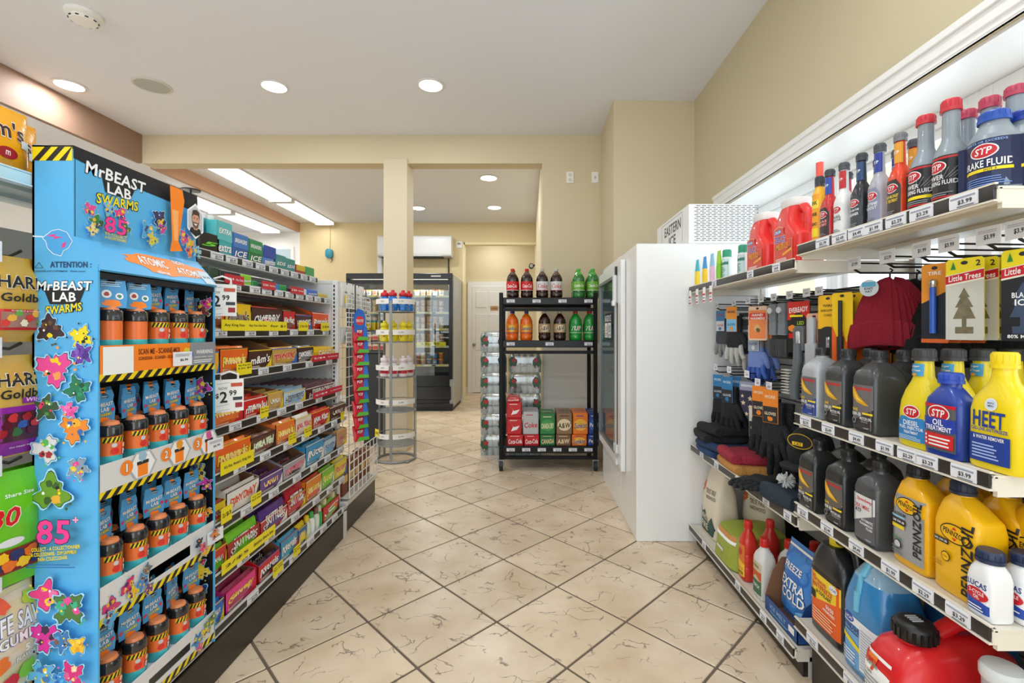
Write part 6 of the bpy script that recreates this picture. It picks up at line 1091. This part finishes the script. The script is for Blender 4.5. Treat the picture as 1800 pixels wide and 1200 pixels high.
for i in range(3): ribbed(f'black ribbed beanie, {ORD[i]} behind the burgundy one on its hook', 1.31+.05*i, 1.585-.01*i, 1.47-.01*i, '#141517', .5, 1.0, False)
for i in range(2): ribbed(f'black knit beanie low behind the carded tools, {("left", "right")[i]} one', 1.30+.06*i, 1.44-.06*i, 1.44, '#121315', .6, 1.05, False)
def gauge(d, w, h): d.rect(-w/2, -h, w/2, -h*.5, M('#1e2430', .4)); d.poly([(-w/2, -h*.5), (w/2, -h*.35), (w/2, -h*.5)], M('#1e2430', .4)); d.rect(-w/2, -h, w/2, -h*.95, M('#d8642a', .4)); d.text('TIRE', 0, -h*.12, w*.5, .01, LWH)
def gaugei(t, w, h): MB().cyl((0, -.008, -h*.3), (0, -.008, -h*.88), .008, M('#2a5ac0', .3), 12).build('gauge_barrel', t); MB().lathe([(.007, -h*.3), (.009, -h*.28), (.009, -h*.22), (.005, -h*.2)], CHROME, 12, 0, -.008).build('gauge_head', t)
hangcard('tire_gauge_pack', '', 'packet', 1.16, yat(1642, 1.16), 1.492, .07, .225, '#e8942a', gauge, 4, .035, .25, .003, item=gaugei, labels=[f'orange carded tire gauge, {ORD[i]} from the front of its hook' for i in range(4)])
def tree(kind):
    def dr(d, w, h):
        d.rect(-w/2, -h, w/2, -h*.24, M('#c9c9bf', .3) if kind == 0 else M('#23262c', .3)); d.poly([(-w/2, -h*.2), (w/2, -h*.14), (w/2, -h*.27), (-w/2, -h*.33)], M('#efe9d8', .4)); d.poly([(-w/2, -h*.21), (w/2, -h*.15), (w/2, -h*.25), (-w/2, -h*.31)], STPR); d.text('Little Trees', 0, -h*.23, w*.86, h*.07, LWH, 1, .2, rot=.1); d.text('2', w*.36, -h*.07, w*.12, h*.07, INK)
        d.poly([(-w*.36, -h*.13), (-w*.22, -h*.13), (-w*.29, -h*.03)], M('#1f8a3f', .4)); cx = 0; tw = w*.3
        d.poly([(cx, -h*.36), (cx+tw*.5, -h*.48), (cx+tw*.3, -h*.48), (cx+tw*.8, -h*.6), (cx+tw*.5, -h*.6), (cx+tw, -h*.74), (cx+tw*.2, -h*.74), (cx+tw*.2, -h*.84), (cx+tw*.8, -h*.84), (cx+tw*.8, -h*.92), (cx-tw*.8, -h*.92), (cx-tw*.8, -h*.84), (cx-tw*.2, -h*.84), (cx-tw*.2, -h*.74), (cx-tw, -h*.74), (cx-tw*.5, -h*.6), (cx-tw*.8, -h*.6), (cx-tw*.3, -h*.48), (cx-tw*.5, -h*.48)], M('#8a7f62', .6, vary=.7, bscale=60) if kind == 0 else M('#3a4a66', .5))
        if kind: d.text('BLACK', 0, -h*.5, w*.5, h*.06, LWH); d.text('ICE', 0, -h*.58, w*.36, h*.07, LWH); d.text('80% MORE', 0, -h*.95, w*.7, h*.04, LWH)
    return dr
TL = lambda s: [f'yellow topped {s} air freshener, {ORD[i]} from the front' for i in range(6)]
hangcard('air_freshener', '', 'packet', 1.15, yat(1697, 1.15), 1.492, .085, .215, '#f0dc1c', tree(0), 5, .035, .25, .003, labels=TL('camouflage tree')); hangcard('air_freshener', '', 'packet', 1.15, 1.095, 1.492, .085, .215, '#f0dc1c', tree(1), 5, .035, .25, .003, labels=TL('black tree'))
# ------------------------------------------------------------------ white ice freezer
FX, FY0, FY1, FZ = .674, 2.907, 4.2, 1.842; FW = M('#eceded', .3, coat=.2)
t = thing('ice_freezer', 'tall white ice freezer with a glass door', 'freezer', (0, 0, 0))
b = MB(); DY0, DY1, DZ0, DZ1 = 3.45, 4.15, .42, 1.70
b.box(FX, 1.43, FY0, 3.40, 0, FZ, FW, .006); b.box(FX, 1.43, 4.16, FY1, 0, FZ, FW, .006); b.box(FX, 1.43, 3.40, 4.16, 0, .34, FW); b.box(FX, 1.43, 3.40, 4.16, 1.78, FZ, FW); b.box(1.3, 1.43, 3.40, 4.16, .34, 1.78, M('#c9ccd0', .5)); b.build('cabinet', t)
dm = MB(); X0, X1 = FX-.035, FX-.002
for (ya_, yb_, za_, zb_) in ((3.22, DY0, .34, 1.79), (DY1, 4.19, .34, 1.79), (DY0, DY1, .34, DZ0), (DY0, DY1, DZ1, 1.79)): dm.box(X0, X1, ya_, yb_, za_, zb_, FW, .004)
o = dm.build('door', t); MB().box(X0+.008, X0+.012, DY0, DY1, DZ0, DZ1, glassy('freezer_glass', '#dfe8ea', .3)).build('glass', o)
fr = MB()
for (ya_, yb_, za_, zb_) in ((DY0-.012, DY0+.012, DZ0, DZ1), (DY1-.012, DY1+.012, DZ0, DZ1), (DY0, DY1, DZ0-.012, DZ0+.012), (DY0, DY1, DZ1-.012, DZ1+.012)): fr.box(X0-.004, X0+.008, ya_, yb_, za_, zb_, M('#8f9699', .35, .5))
fr.build('glass_frame', o)
hb = MB(); hb.box(X0-.03, X0-.002, 3.34, 3.38, 1.5, 1.70, M('#d9dadb', .3), .006); hb.box(X0-.036, X0-.014, 3.335, 3.385, 1.48, 1.52, M('#e9e9e9', .3), .005); hb.box(X0-.002, X0, 3.33, 3.36, .5, 1.5, DARK); hb.box(X0-.014, X0, 3.345, 3.375, 1.69, 1.76, BLACK); hb.build('handle', o)
hb = MB(); hb.box(X0-.02, X0, 3.3, 3.40, .44, .5, GREYW, .005); hb.box(X0-.02, X0, 3.3, 3.38, .36, .40, GREYW, .005); hb.build('hinge', o)
for i, z in enumerate((.55, .95, 1.35)):
    w_ = MB()
    for q in range(9): w_.tube([(.72, 3.44+.088*q, z), (1.28, 3.44+.088*q, z)], .004, STEEL, 5)
    w_.tube([(.72, 3.43, z), (.72, 4.15, z)], .006, STEEL, 6); w_.build('wire_shelf', t)
MB().box(1.0, 1.42, 2.92, 3.63, FZ+.001, 2.09, FW, .004).build('compressor_housing', t)
vb = MB()
for r in range(20):
    for q in range(11): x = 1.035+.036*q+(.012 if r % 2 else 0); vb.box(x, x+.024, 2.917, 2.9205, 1.862+.0113*r, 1.8645+.0113*r, M('#4a4c50', .5))
stuff(vb.build('vent_slots', t, smooth=False))
d = D(plane((1.0, 3.3, 1.98), (0, -1, 0), (0, 0, 1))); d.text('EASTERN', .05, .03, .36, .07, M('#3a3c40', .5)); d.text('ICE', .05, -.055, .15, .07, M('#3a3c40', .5)); d.line([(-.2, -.1), (-.2, .09), (.26, .09), (.26, -.1)], .004, GREY9); d.build('maker_print', t)
sg = MB(); sg.box(X0-.0045, X0-.003, 3.56, 3.86, 1.24, 1.44, M('#20283c', .5)); sg.build('door_sign', o, smooth=False); d = D(plane((X0-.0045, 3.71, 1.34), (0, -1, 0), (0, 0, 1))); d.text('BAGGED ICE', 0, .06, .27, .05, LWH); d.rect(-.14, -.09, -.01, .025, LWH); d.rect(.01, -.09, .14, .025, LWH); d.text('5 LB', -.075, -.02, .08, .04, STPR); d.text('$2.99', -.075, -.065, .09, .03, INK); d.text('10', .075, -.02, .08, .06, INK); d.text('$3.99', .075, -.072, .09, .025, INK); d.build('sign_print', o)
for i in range(6):
    t = thing('ice_bag', f'clear bag of ice {("left", "right")[i % 2]} on freezer shelf {("one", "two", "three")[i//2]} from the bottom', 'bag', (.98, 3.62+.34*(i % 2), .556+.4*(i//2)), -PI/2); MB().loft([(0, .28, .2, 4), (.03, .31, .24, 4), (.15, .3, .23, 3), (.22, .2, .12, 3), (.25, .06, .05, 2), (.29, .1, .06, 2)], M('#dfe6ea', .3, bump=1, bscale=40), 24).build('bag', t)
# ------------------------------------------------------------------ soda rack on casters
SY0, SY1, SX0, SX1 = 4.40, 4.86, -.245, .635; RM = M('#0b0c0e', .45, spec=.25)
t = thing('soda_rack', 'black metal rack on casters stocked with soda', 'rack', (0, 0, 0)); RK = t
for (x, y) in ((SX0, SY0), (SX1, SY0), (SX0, SY1), (SX1, SY1)):
    MB().box(x-.018, x+.018, y-.018, y+.018, .10, 1.66 if y < 4.5 else 1.62, RM, .004).build('post', t)
    c = MB(); c.cyl((x-.016, y, .05), (x+.016, y, .05), .05, DARK, 18); c.box(x-.03, x+.03, y-.02, y+.02, .085, .105, STEEL); c.box(x-.026, x-.02, y-.02, y+.02, .03, .09, STEEL); c.box(x+.02, x+.026, y-.02, y+.02, .03, .09, STEEL); c.build('caster', t)
for z, n in ((1.602, 4), (1.204, 3), (.222, 6)):
    s = MB(); s.box(SX0, SX1, SY0-.012, SY1, z-.012, z, RM); s.box(SX0+.018, SX1-.018, SY0-.026, SY0-.012, z-.055, z+.012, M('#0b0c0e', .3, spec=.3), .004); s.box(SX0, SX1, SY0-.012, SY0+.012, z-.115, z-.085, RM); s.box(SX0, SX1, SY1-.012, SY1+.012, z-.06, z-.012, RM); o = s.build('shelf', t)
    for i in range(n):
        x = SX0+.09+(SX1-SX0-.12)*(i/(n-1))*.95; put('price_tag', price_tag_mesh('$2.79', .075, .032), o, loc=(x, SY0-.027, z-.022))
tg = MB(); tg.box(-.345, -.27, SY0-.01, SY0-.008, 1.49, 1.535, M('#b98a5a', .6)); tg.build('wooden_tag', t, smooth=False); d = D(lambda u, v, e: (u-.307, SY0-.01-e, v+1.512)); d.text('SODA', 0, 0, .05, .018, INK); d.build('tag_print', t)
def soda(lb, x, y, z, liq, lab, cap, title, tc, group=None, neck=None, deco=None, h=.285):
    t = thing('soda_bottle', lb, 'bottle', (x, y, z+.001), random.uniform(-.12, .12), group); k = h/.285; P = lambda L: [(r, q*k) for r, q in L]
    b = MB(); m = M(liq, .12, coat=.5)
    b.lathe(P([(.034, .0), (.05, .006), (.058, .03), (.058, .055), (.055, .06), (.057, .07), (.057, .155), (.055, .17), (.057, .18), (.053, .205), (.04, .23)]), m, 22)
    for i in range(5): a = 2*PI*i/5; b.loft([(0, .03, .022, 2, .034*math.cos(a), .034*math.sin(a)), (.012, .034, .026, 2, .034*math.cos(a), .034*math.sin(a))], m, 8)
    b.build('body', t); MB().lathe(P([(.04, .23), (.024, .252), (.0145, .262), (.0145, .27), (.017, .272)]), M(neck or liq, .12, coat=.5), 20).build('neck', t)
    c = MB(); c.lathe(P([(.0175, .264), (.0185, .266), (.0185, .287), (.016, .289)]), M(cap, .4), 18); c.build('cap', t)
    d = D(cylf(.0575), True, .0008); d.nu = 16; a, q = .08*k, .165*k; d.rect(-.09, a, .09, q, M(lab, .35))
    if deco: deco(d, a, q)
    d.text(title, 0, (a+q)/2, .098, .044 if len(title) < 6 else .034, M(tc, .4), 1, .2, rot=.0); d.rect(-.09, a, .09, a+.004, M(tc, .4)); d.build('label', t); return t
def place(z, dq, items):
    for (px, n, lb, kw) in items:
        for r in range(n):
            y = SY0+.07+.115*r; soda(f'{lb}, {("front row", "second row", "third row")[r]}', xat(px, SY0+.07)+.004*r, y, z, **kw)
COLA = dict(liq='#2a0f0a', lab='#cf1420', cap='#d0141e', title='Coca-Cola', tc='#f4f4f2', neck='#6a5248'); DC = dict(liq='#2a120c', lab='#d3d5d7', cap='#b9bcbe', title='Coke', tc='#cf1420', neck='#6a5248')
CDRY = dict(liq='#2f7a34', lab='#6fae3a', cap='#3fae3a', title='Canada Dry', tc='#f2f4e8', neck='#4fae4a'); SUN = dict(liq='#ee6a14', lab='#f08a1c', cap='#1f3f96', title='Sunkist', tc='#1f3f96', deco=lambda d, a, q: d.ell(0, (a+q)/2, .04, .03, M('#f4c23a', .4)))
AW = dict(liq='#33150c', lab='#b99a74', cap='#c9c4ba', title='A&W', tc='#4a2414', deco=lambda d, a, q: d.ell(0, (a+q)/2, .046, .03, M('#e6d8bc', .4))); UP = dict(liq='#1f9a3a', lab='#23983c', cap='#c9242c', title='7UP', tc='#f4f6f2', deco=lambda d, a, q: d.ell(.02, (a+q)/2, .018, .018, M('#d3202a', .4)))
place(1.602, 0, [(901, 2, 'first cola bottle with red cap on the rack top', COLA), (926, 2, 'second cola bottle with red cap on the rack top', COLA), (953, 2, 'left silver label diet cola bottle', DC), (978, 2, 'right silver label diet cola bottle', DC), (1017, 3, 'left green ginger ale bottle', CDRY), (1042, 3, 'right green ginger ale bottle by the freezer', CDRY)])
place(1.204, 0, [(900, 2, 'left orange soda bottle', SUN), (925, 2, 'right orange soda bottle', SUN), (957, 3, 'left root beer bottle with tan label', AW), (984, 3, 'right root beer bottle with tan label', AW), (1012, 2, 'left green lemon soda bottle', UP), (1037, 2, 'right green lemon soda bottle', UP)])
def twelve(lb, px0, px1, z, h, col, title, tc, deco=None, dep=.3):
    y = SY0+.012; x0, x1 = xat(px0, y), xat(px1, y); w = x1-x0-.004; t = thing('soda_carton', lb, 'carton', ((x0+x1)/2, y, z+.001)); MB().box(-w/2, w/2, 0, dep, 0, h, M(col, .35), .006).build('carton', t); d = D(flat(0))
    if deco: deco(d, w, h)
    d.text(title, 0, h*.42, w*.84, min(h*.4, .05), M(tc, .45), 1, .15, rot=.05); d.lines(-w*.3, h*.85, w*.3, h*.93, 1, M(tc, .5)); d.build('front_print', t)
    d = D(plane((0, dep/2, h), (1, 0, 0), (0, 1, 0))); d.text(title, 0, 0, w*.7, .05, M(tc, .45), 1, .15); d.build('top_print', t); return t
swirl = lambda d, w, h: d.poly([(-w*.2, h*.2), (w*.2, h*.3), (w*.38, h*.55), (-.0, h*.45), (-w*.3, h*.8), (-w*.05, h*.5)], LWH)
ovl = lambda c_: (lambda d, w, h: d.ell(0, h*.45, w*.44, min(h*.32, .055), M(c_, .4)))
L0 = .2225; hl = .108
for (a, b_, col, ti, tc, dc, lb) in ((891, 920, '#c91420', 'Coca-Cola', '#f4f4f2', None, 'red cola twelve-pack at the left of the bottom row'), (921, 948, '#c91420', 'Coca-Cola', '#f4f4f2', None, 'red cola twelve-pack under the silver one'), (949, 976, '#1f6a34', 'CANADA', '#e8d9a0', None, 'dark green twelve-pack in the bottom row'), (977, 1004, '#7a5a3e', 'A&W', '#f0dcb0', None, 'brown root beer twelve-pack in the bottom row'), (1005, 1032, '#e8701c', 'Sunkist', '#1f3f96', ovl('#f4b83a'), 'orange twelve-pack in the bottom row'), (1033, 1053, '#1f3f8a', 'Pepsi', '#f2f2f2', None, 'blue twelve-pack in the bottom row by the freezer')): twelve(lb, a, b_, L0, hl, col, ti, tc, dc)
z2 = L0+hl+.002
for (a, b_, h, col, ti, tc, dc, lb) in ((890, 917, .15, '#c91420', '', '#f4f4f2', swirl, 'red carton with white swirl, lower of two'), (919, 947, .21, '#b9bcc0', 'Coke', '#cf1420', None, 'silver diet cola carton'), (949, 976, .19, '#237a3a', 'CANADA DRY', '#f0e6c0', ovl('#3f9a4a'), 'green ginger ale carton'), (978, 1006, .20, '#8a6a4a', 'A&W', '#3a1a10', ovl('#e6d4ac'), 'brown root beer carton'), (1007, 1034, .20, '#ea7a1c', 'Sunkist', '#1f3f96', ovl('#f4b83a'), 'orange soda carton on top of another'), (1035, 1053, .20, '#23408c', 'Pepsi', '#f2f2f2', ovl('#3f6ac0'), 'blue cola carton next to the freezer door')): twelve(lb, a, b_, z2, h, col, ti, tc, dc)
twelve('topmost red carton with white swirl', 890, 917, z2+.152, .15, '#c91420', '', '#f4f4f2', swirl); twelve('small red carton on top of the left pile', 891, 914, z2+.304, .045, '#cf2a30', 'Coca-Cola', '#f4f4f2', dep=.2)
# ------------------------------------------------------------------ shrink-wrapped water cases
wb = MB(); CLW = M('#c9d6da', .15, coat=.5); wb.lathe([(.03, 0), (.032, .008), (.032, .06), (.029, .066), (.032, .072), (.032, .13), (.024, .165), (.013, .185), (.013, .195)], CLW, 12); wb.lathe([(.0145, .19), (.0145, .206)], LWH, 10); wbm = wb.mesh('water_bottle')
FILM = glassy('shrink_film', '#eef4f4', .22, .12)
def wcase(lb, x, y, z, nx, group):
    t = thing('water_case', lb, 'water case', (x, y, z)); w = nx*.068; dd = 3*.068
    for i in range(nx):
        for j in range(3):
            if 0 < i < nx-1 and j > 0: continue
            put('bottle', wbm, t, loc=(-w/2+.034+.068*i, .034+.068*j, .003))
    MB().box(-w/2, w/2, .0, dd, .0, .003, M('#c9cdd0', .6)).build('tray', t)
    b = MB(); b.loft([(.003, w*.99, dd*.99, 10, 0, dd/2), (.06, w+.006, dd+.006, 10, 0, dd/2), (.15, w+.004, dd+.004, 9, 0, dd/2), (.2, w*.97, dd*.97, 7, 0, dd/2), (.214, w*.9, dd*.9, 6, 0, dd/2)], FILM, 36); b.build('shrink_wrap', t)
    d = D(lambda u, v, e: (u, -.006-e, v)); LEAF = M('#2f5a38', .4); ROSE = M('#c2202c', .4)
    for s in (-1, 1):
        u = s*(w*.5-.045); d.blob(u, .11, .05, LEAF, 16, .4, ky=1.5); d.blob(u+s*-.012, .13, .026, ROSE, 14, .3); d.blob(u-.005, .06, .016, M('#d9a0b4', .4), 10, .4)
    d.text('SPRING WATER', 0, .09, w*.4, .016, M('#5a7a9a', .4)); d.build('film_print', t)
    d = D(plane((-w/2-.004, dd/2, .1), (0, -1, 0), (0, 0, 1))); d.blob(-.02, .02, .05, LEAF, 16, .4, ky=1.3); d.blob(.01, .03, .03, ROSE, 12, .3); d.build('side_print', t)
for k in range(6): wcase(f'water case in the left stack, {ORD[5-k]} from the top', -.355, 4.925, .001+.217*k, 4, 'left stack of water cases')
for k in range(5): wcase(f'water case in the right stack, {ORD[4-k]} from the top', -.025, 4.91, .001+.217*k, 5, 'right stack of water cases')
# ------------------------------------------------------------------ round wire rack of sports drinks in front of the column
CX, CY, CR = -1.335, 4.80, .19; t = thing('wire_rack', 'round grey wire rack before the column with sports drinks', 'rack', (CX, CY, 0)); GM = M('#8f9496', .4, .3)
def ring(b, z, r, th=.005, m=GM): b.tube([(r*math.cos(2*PI*i/40), r*math.sin(2*PI*i/40), z) for i in range(41)], th, m, 6)
for a in (-PI/2, -PI/2+2.2, -PI/2-2.2, PI*.08, PI*.92):
    b = MB(); b.box(-.013, .013, -.004, .004, .0, 1.60, GM, .002); b.build('upright', t, loc=((CR+.004)*math.cos(a), (CR+.004)*math.sin(a), 0), rz=a+PI/2)
b = MB(); ring(b, .012, CR, .011); b.build('base_ring', t)
for a in (-PI*.25, PI*1.25): MB().box(-.03, .03, -.02, .02, 0, .02, GM, .004).build('foot', t, loc=((CR+.01)*math.cos(a), (CR+.01)*math.sin(a), 0), rz=a)
RZ = [1.495, 1.19, .84, .50, .165]
for z in RZ:
    b = MB(); ring(b, z, CR); ring(b, z+.10, CR)
    for q in range(-9, 10): x = q*.02; L = math.sqrt(max(0, CR*CR-x*x)); b.tube([(x, -L, z), (x, L, z)], .0018, GM, 4); b.tube([(-L, x, z), (L, x, z)], .0018, GM, 4)
    o = b.build('wire_shelf', t)
    for (a0, a1) in ((-PI*.95, -PI*.53), (-PI*.47, -PI*.05)):
        vs = []; n = 10
        for i in range(n+1): a = a0+(a1-a0)*i/n; r = CR+.009; vs += [(r*math.cos(a), r*math.sin(a), z+.075), (r*math.cos(a), r*math.sin(a), z+.125)]
        MB().add(vs, [(2*i, 2*i+2, 2*i+3, 2*i+1) for i in range(n)], PAPER).build('label_strip', o)
    d = D(cylf(CR+.0095), True); d.nu = 4; d.text('SALE', -.09, z+.1, .04, .016, GREY9); d.text('2.99', .1, z+.1, .05, .016, GREY9); d.build('strip_print', o)
DB = [(.024, 0), (.032, .005), (.034, .03), (.031, .06), (.034, .075), (.034, .11), (.03, .13), (.018, .15), (.016, .16)]
def drink(lb, x, y, z, col, cap, lab, title, tc):
    t = thing('sports_drink', lb, 'bottle', (x, y, z+.006), random.uniform(-.3, .3)); t.scale = (1.42, 1.42, 1); MB().lathe(DB, M(col, .15, coat=.5), 18).build('body', t); c = MB(); c.lathe([(.025, .148), (.028, .152), (.028, .178), (.022, .186)], M(cap, .35), 16); c.lathe([(.011, .184), (.0125, .19), (.012, .205), (.008, .21)], M(cap, .35), 12); c.build('cap', t)
    d = D(cylf(.0345), True, .0006); d.nu = 12; d.rect(-.045, .035, .045, .105, M(lab, .35)); d.text(title, 0, .07, .05, .02, M(tc, .4), 1, .1, rot=PI/2 if tc == '#17181c' else 0); d.build('label', t)
for k, (z, col, cap, lab, ti, tc, words) in enumerate(((RZ[0], '#1f7ad0', '#cf2430', '#2a86d8', 'POWER', '#f2f4f6', 'red capped blue sports drink'), (RZ[1], '#e8d62a', '#e8d62a', '#f0dc2a', 'PRIME', '#17181c', 'yellow sports drink'), (RZ[2], '#e8e2e6', '#ecdfe4', '#d22c40', 'PRIME', '#17181c', 'white and red sports drink'))):
    for i in range(5):
        a = -PI/2+(i-2)*.82; r = .124; drink(f'{words}, {ORD[i]} from the left around the rack', CX+r*math.cos(a), CY+r*math.sin(a), z, col, cap, lab, ti, tc)
tt = thing('price_label', 'yellow price card on the lowest ring of the round rack', 'price label', (CX-.155, CY-.13, .29), -.8); MB().box(-.04, .04, -.0015, 0, -.04, .04, PYEL).build('card', tt, smooth=False); d = D(flat(-.0015)); d.text('2/$5', 0, 0, .06, .03, INK); d.build('lettering', tt)
# ------------------------------------------------------------------ black display counter left of the round rack
bx0, bx1, by = -1.86, -1.46, 5.6; t = thing('display_counter', 'black counter with a wire top rack behind the round rack', 'counter', (0, 0, 0))
MB().box(bx0, bx1, by-.25, by+.3, 0, 1.05, M('#121214', .4), .006).build('cabinet', t); MB().box(bx0-.02, bx1+.02, by-.27, by+.32, 1.05, 1.08, M('#2a2a2c', .3), .005).build('worktop', t)
for (x, y) in ((bx0+.01, by-.24), (bx1-.01, by-.24), (bx0+.01, by+.28), (bx1-.01, by+.28)): MB().box(x-.012, x+.012, y-.012, y+.012, 1.08, 1.46, BLACK).build('post', t)
for z in (1.18, 1.30): MB().box(bx0, bx1, by-.25, by+.29, z, z+.012, BLACK).build('wire_shelf', t)
b = MB()
for q in range(12): b.tube([(bx0+.035*q, by-.25, 1.31), (bx0+.035*q, by-.25, 1.43)], .003, BLACK, 4)
b.build('rail', t)
for i in range(6):
    for r in range(2):
        tt = thing('snack_jar', f'yellow jar with teal lid, {ORD[i]} from the left, {("front", "back")[r]} row on the black counter', 'jar', (bx0+.04+.065*i, by-.2+.08*r, 1.313)); MB().lathe([(.028, 0), (.03, .005), (.03, .09)], M('#d9c22a', .3), 14).build('body', tt); MB().lathe([(.031, .09), (.031, .11)], M('#3f8f98', .4), 14).build('lid', tt)
for k, z in enumerate((1.082, 1.194)):
    for i in range(5):
        tt = thing('sandwich_box', f'clear sandwich box, {ORD[i]} from the left on the {("lower", "upper")[k]} counter shelf', 'food box', (bx0+.05+.075*i, by-.18, z)); MB().box(-.034, .034, -.05, .05, 0, .035, M('#c98a6a', .5), .004).build('filling', tt); MB().box(-.036, .036, -.052, .052, .035, .075, M('#dccab6', .4), .008).build('bread', tt); d = D(flat(-.0525)); d.rect(-.025, .02, .025, .05, M('#c93a30', .4)); d.build('label', tt)
# ------------------------------------------------------------------ tall black merchandiser on the far wall
gx0, gx1, gy, gz = xat(608, 7.68), xat(797, 7.68), 7.68, zat(482, 7.68); t = thing('display_fridge', 'tall black glass front fridge against the far wall', 'fridge', (0, 0, 0)); BK = M('#15161a', .3)
gb = YF-.02; zb0, zb1 = .55, gz-.22
b = MB(); b.box(gx0, gx0+.07, gy, gb, .06, gz, BK, .006); b.box(gx1-.07, gx1-.0, gy+.02, gb, .06, gz, M('#a9adae', .3, .3), .006); b.box(gx0+.07, gx1-.07, gy, gb, .06, zb0, BK); b.box(gx0+.07, gx1-.07, gy, gb, zb1+.14, gz, BK); b.box(gx0+.07, gx1-.07, gb-.05, gb, zb0, zb1+.14, M('#d9d6cc', .5)); b.build('cabinet', t)
MB().box(gx0+.01, gx1-.01, gy-.03, gy, gz-.08, gz+.015, M('#26272b', .3), .008).build('canopy', t); MB().box(gx1-.36, gx1-.2, gy-.033, gy-.03, gz-.045, gz-.02, GREYW).build('badge', t)
b = MB(); b.box(gx0+.04, gx1-.04, gy-.02, gy, .18, .40, M('#1d1f24', .25), .02); b.box(gx0, gx1, gy-.04, gy, .06, .12, BK, .005); b.box(gx0+.02, gx1-.02, gy+.02, gb-.05, .0, .06, DARK); b.build('lower_grille', t)
mx = (gx0+gx1)/2
for (a, c_) in ((gx0+.02, mx), (mx, gx1-.01)):
    fr = MB(); z0, z1 = zb0-.03, gz-.09
    fr.box(a, a+.06, gy-.03, gy-.002, z0, z1, BK, .004); fr.box(c_-.06, c_, gy-.03, gy-.002, z0, z1, BK, .004); fr.box(a+.06, c_-.06, gy-.03, gy-.002, z1-.07, z1, BK); fr.box(a+.06, c_-.06, gy-.03, gy-.002, z0, z0+.06, BK); o = fr.build('door', t); MB().box(a+.06, c_-.06, gy-.018, gy-.012, z0+.06, z1-.07, glassy('fridge_glass', '#f0f4f4', .07)).build('glass', o); MB().box(a+.012 if a > gx0+.1 else c_-.045, a+.045 if a > gx0+.1 else c_-.012, gy-.06, gy-.03, 1.1, 1.5, DARK, .008).build('handle', o)
lamp('fridge_lamp', (gx0+.8, gy+.1, zb1+.1), 1.5, .06, 36, (1, .93, .82), rot=(-.5, 0, 0)); MB().box(gx0+.1, gx1-.1, gy+.04, gy+.08, zb1+.115, zb1+.138, M('#fff8ea', .4, emit=4)).build('light_tube', t)
SZ = [.62, 1.16, 1.43, 1.72, 2.0, 2.22]; FS = [zat(p, gy+.1) for p in (680, 640, 607, 577, 548, 519)]
for k, z in enumerate(FS):
    o = MB().box(gx0+.08, gx1-.08, gy+.06, gb-.06, z-.012, z, M('#d9d6cc', .4)).build('shelf', t); MB().box(gx0+.08, gx1-.08, gy+.055, gy+.06, z-.035, z, M('#e6dcc0', .5)).build('price_rail', o)
    for q in range(12): MB().box(gx0+.14+.125*q, gx0+.2+.125*q, gy+.051, gy+.055, z-.03, z-.006, (PAPER, INK, YEL)[q % 3]).build('price_tag', o)
PAL = [['#7a8a90', '#b98a5a', '#6a7a8a', '#c9a87a'], ['#3a6a9a', '#b04a3a', '#3a8ac0', '#d8b48a', '#c96a3a'], ['#caa27a', '#e6d2b0', '#8a6a4a', '#d0b48a'], ['#d9b79a', '#e8d8c0', '#c98f6a', '#c9a0a0'], ['#c9b4a0', '#d9a86a', '#e6dcc8', '#bfb0a0'], ['#a8c0b4', '#e0c8b0', '#c9a890', '#d8d0c4']]
for k, z in enumerate(FS):
    hh = .16 if k in (3, 4) else .15
    for i in range(15):
        x = gx0+.13+.1*i; 
        if x > gx1-.12: break
        col = PAL[k][(i*7+k) % len(PAL[k])]; t = thing('food_tub', f'chilled food tub, {ORD[i]} from the left on the {ORD[5-k]} fridge shelf', 'food tub', (x, gy+.14, z+.001), 0, f'tubs on the {ORD[5-k]} fridge shelf')
        if k == 0: MB().loft([(0, .08, .1, 4), (.02, .088, .11, 4), (.1, .08, .09, 3), (.14, .06, .03, 3)], M(col, .4), 14).build('pack', t)
        else:
            for s in range(2 if k != 5 else 1): MB().lathe([(.034, s*.1), (.042, s*.1+.075)], M(col, .4), 14).build('tub', t); MB().lathe([(.044, s*.1+.075), (.044, s*.1+.09)], M(('#e9e2d4', '#d8d0bc', '#c9562a', '#e6c24a')[(i+k) % 4], .4), 14).build('lid', t)
        d = D(cylf(.040) if k else flat(-.05), False, .001); d.rect(-.02, .02, .02, .06, M(('#f0e9da', '#d8a04a', '#c03a30', '#4a6a9a')[(i*3+k) % 4], .4)); d.build('label', t)
banner('yellow price banner inside the far fridge', 0, 0, 1, 1.3, .05, PYEL, ['2 for $5']) if False else None
t = thing('shelf_banner', 'yellow price banner inside the far fridge', 'sign', (xat(756, gy+.045), gy+.045, FS[2]-.002)); MB().box(-.26, .26, -.001, .001, 0, .06, PYEL).build('card', t, smooth=False); d = D(flat(-.001)); d.text('2 for $5', 0, .03, .3, .035, INK); d.build('lettering', t)
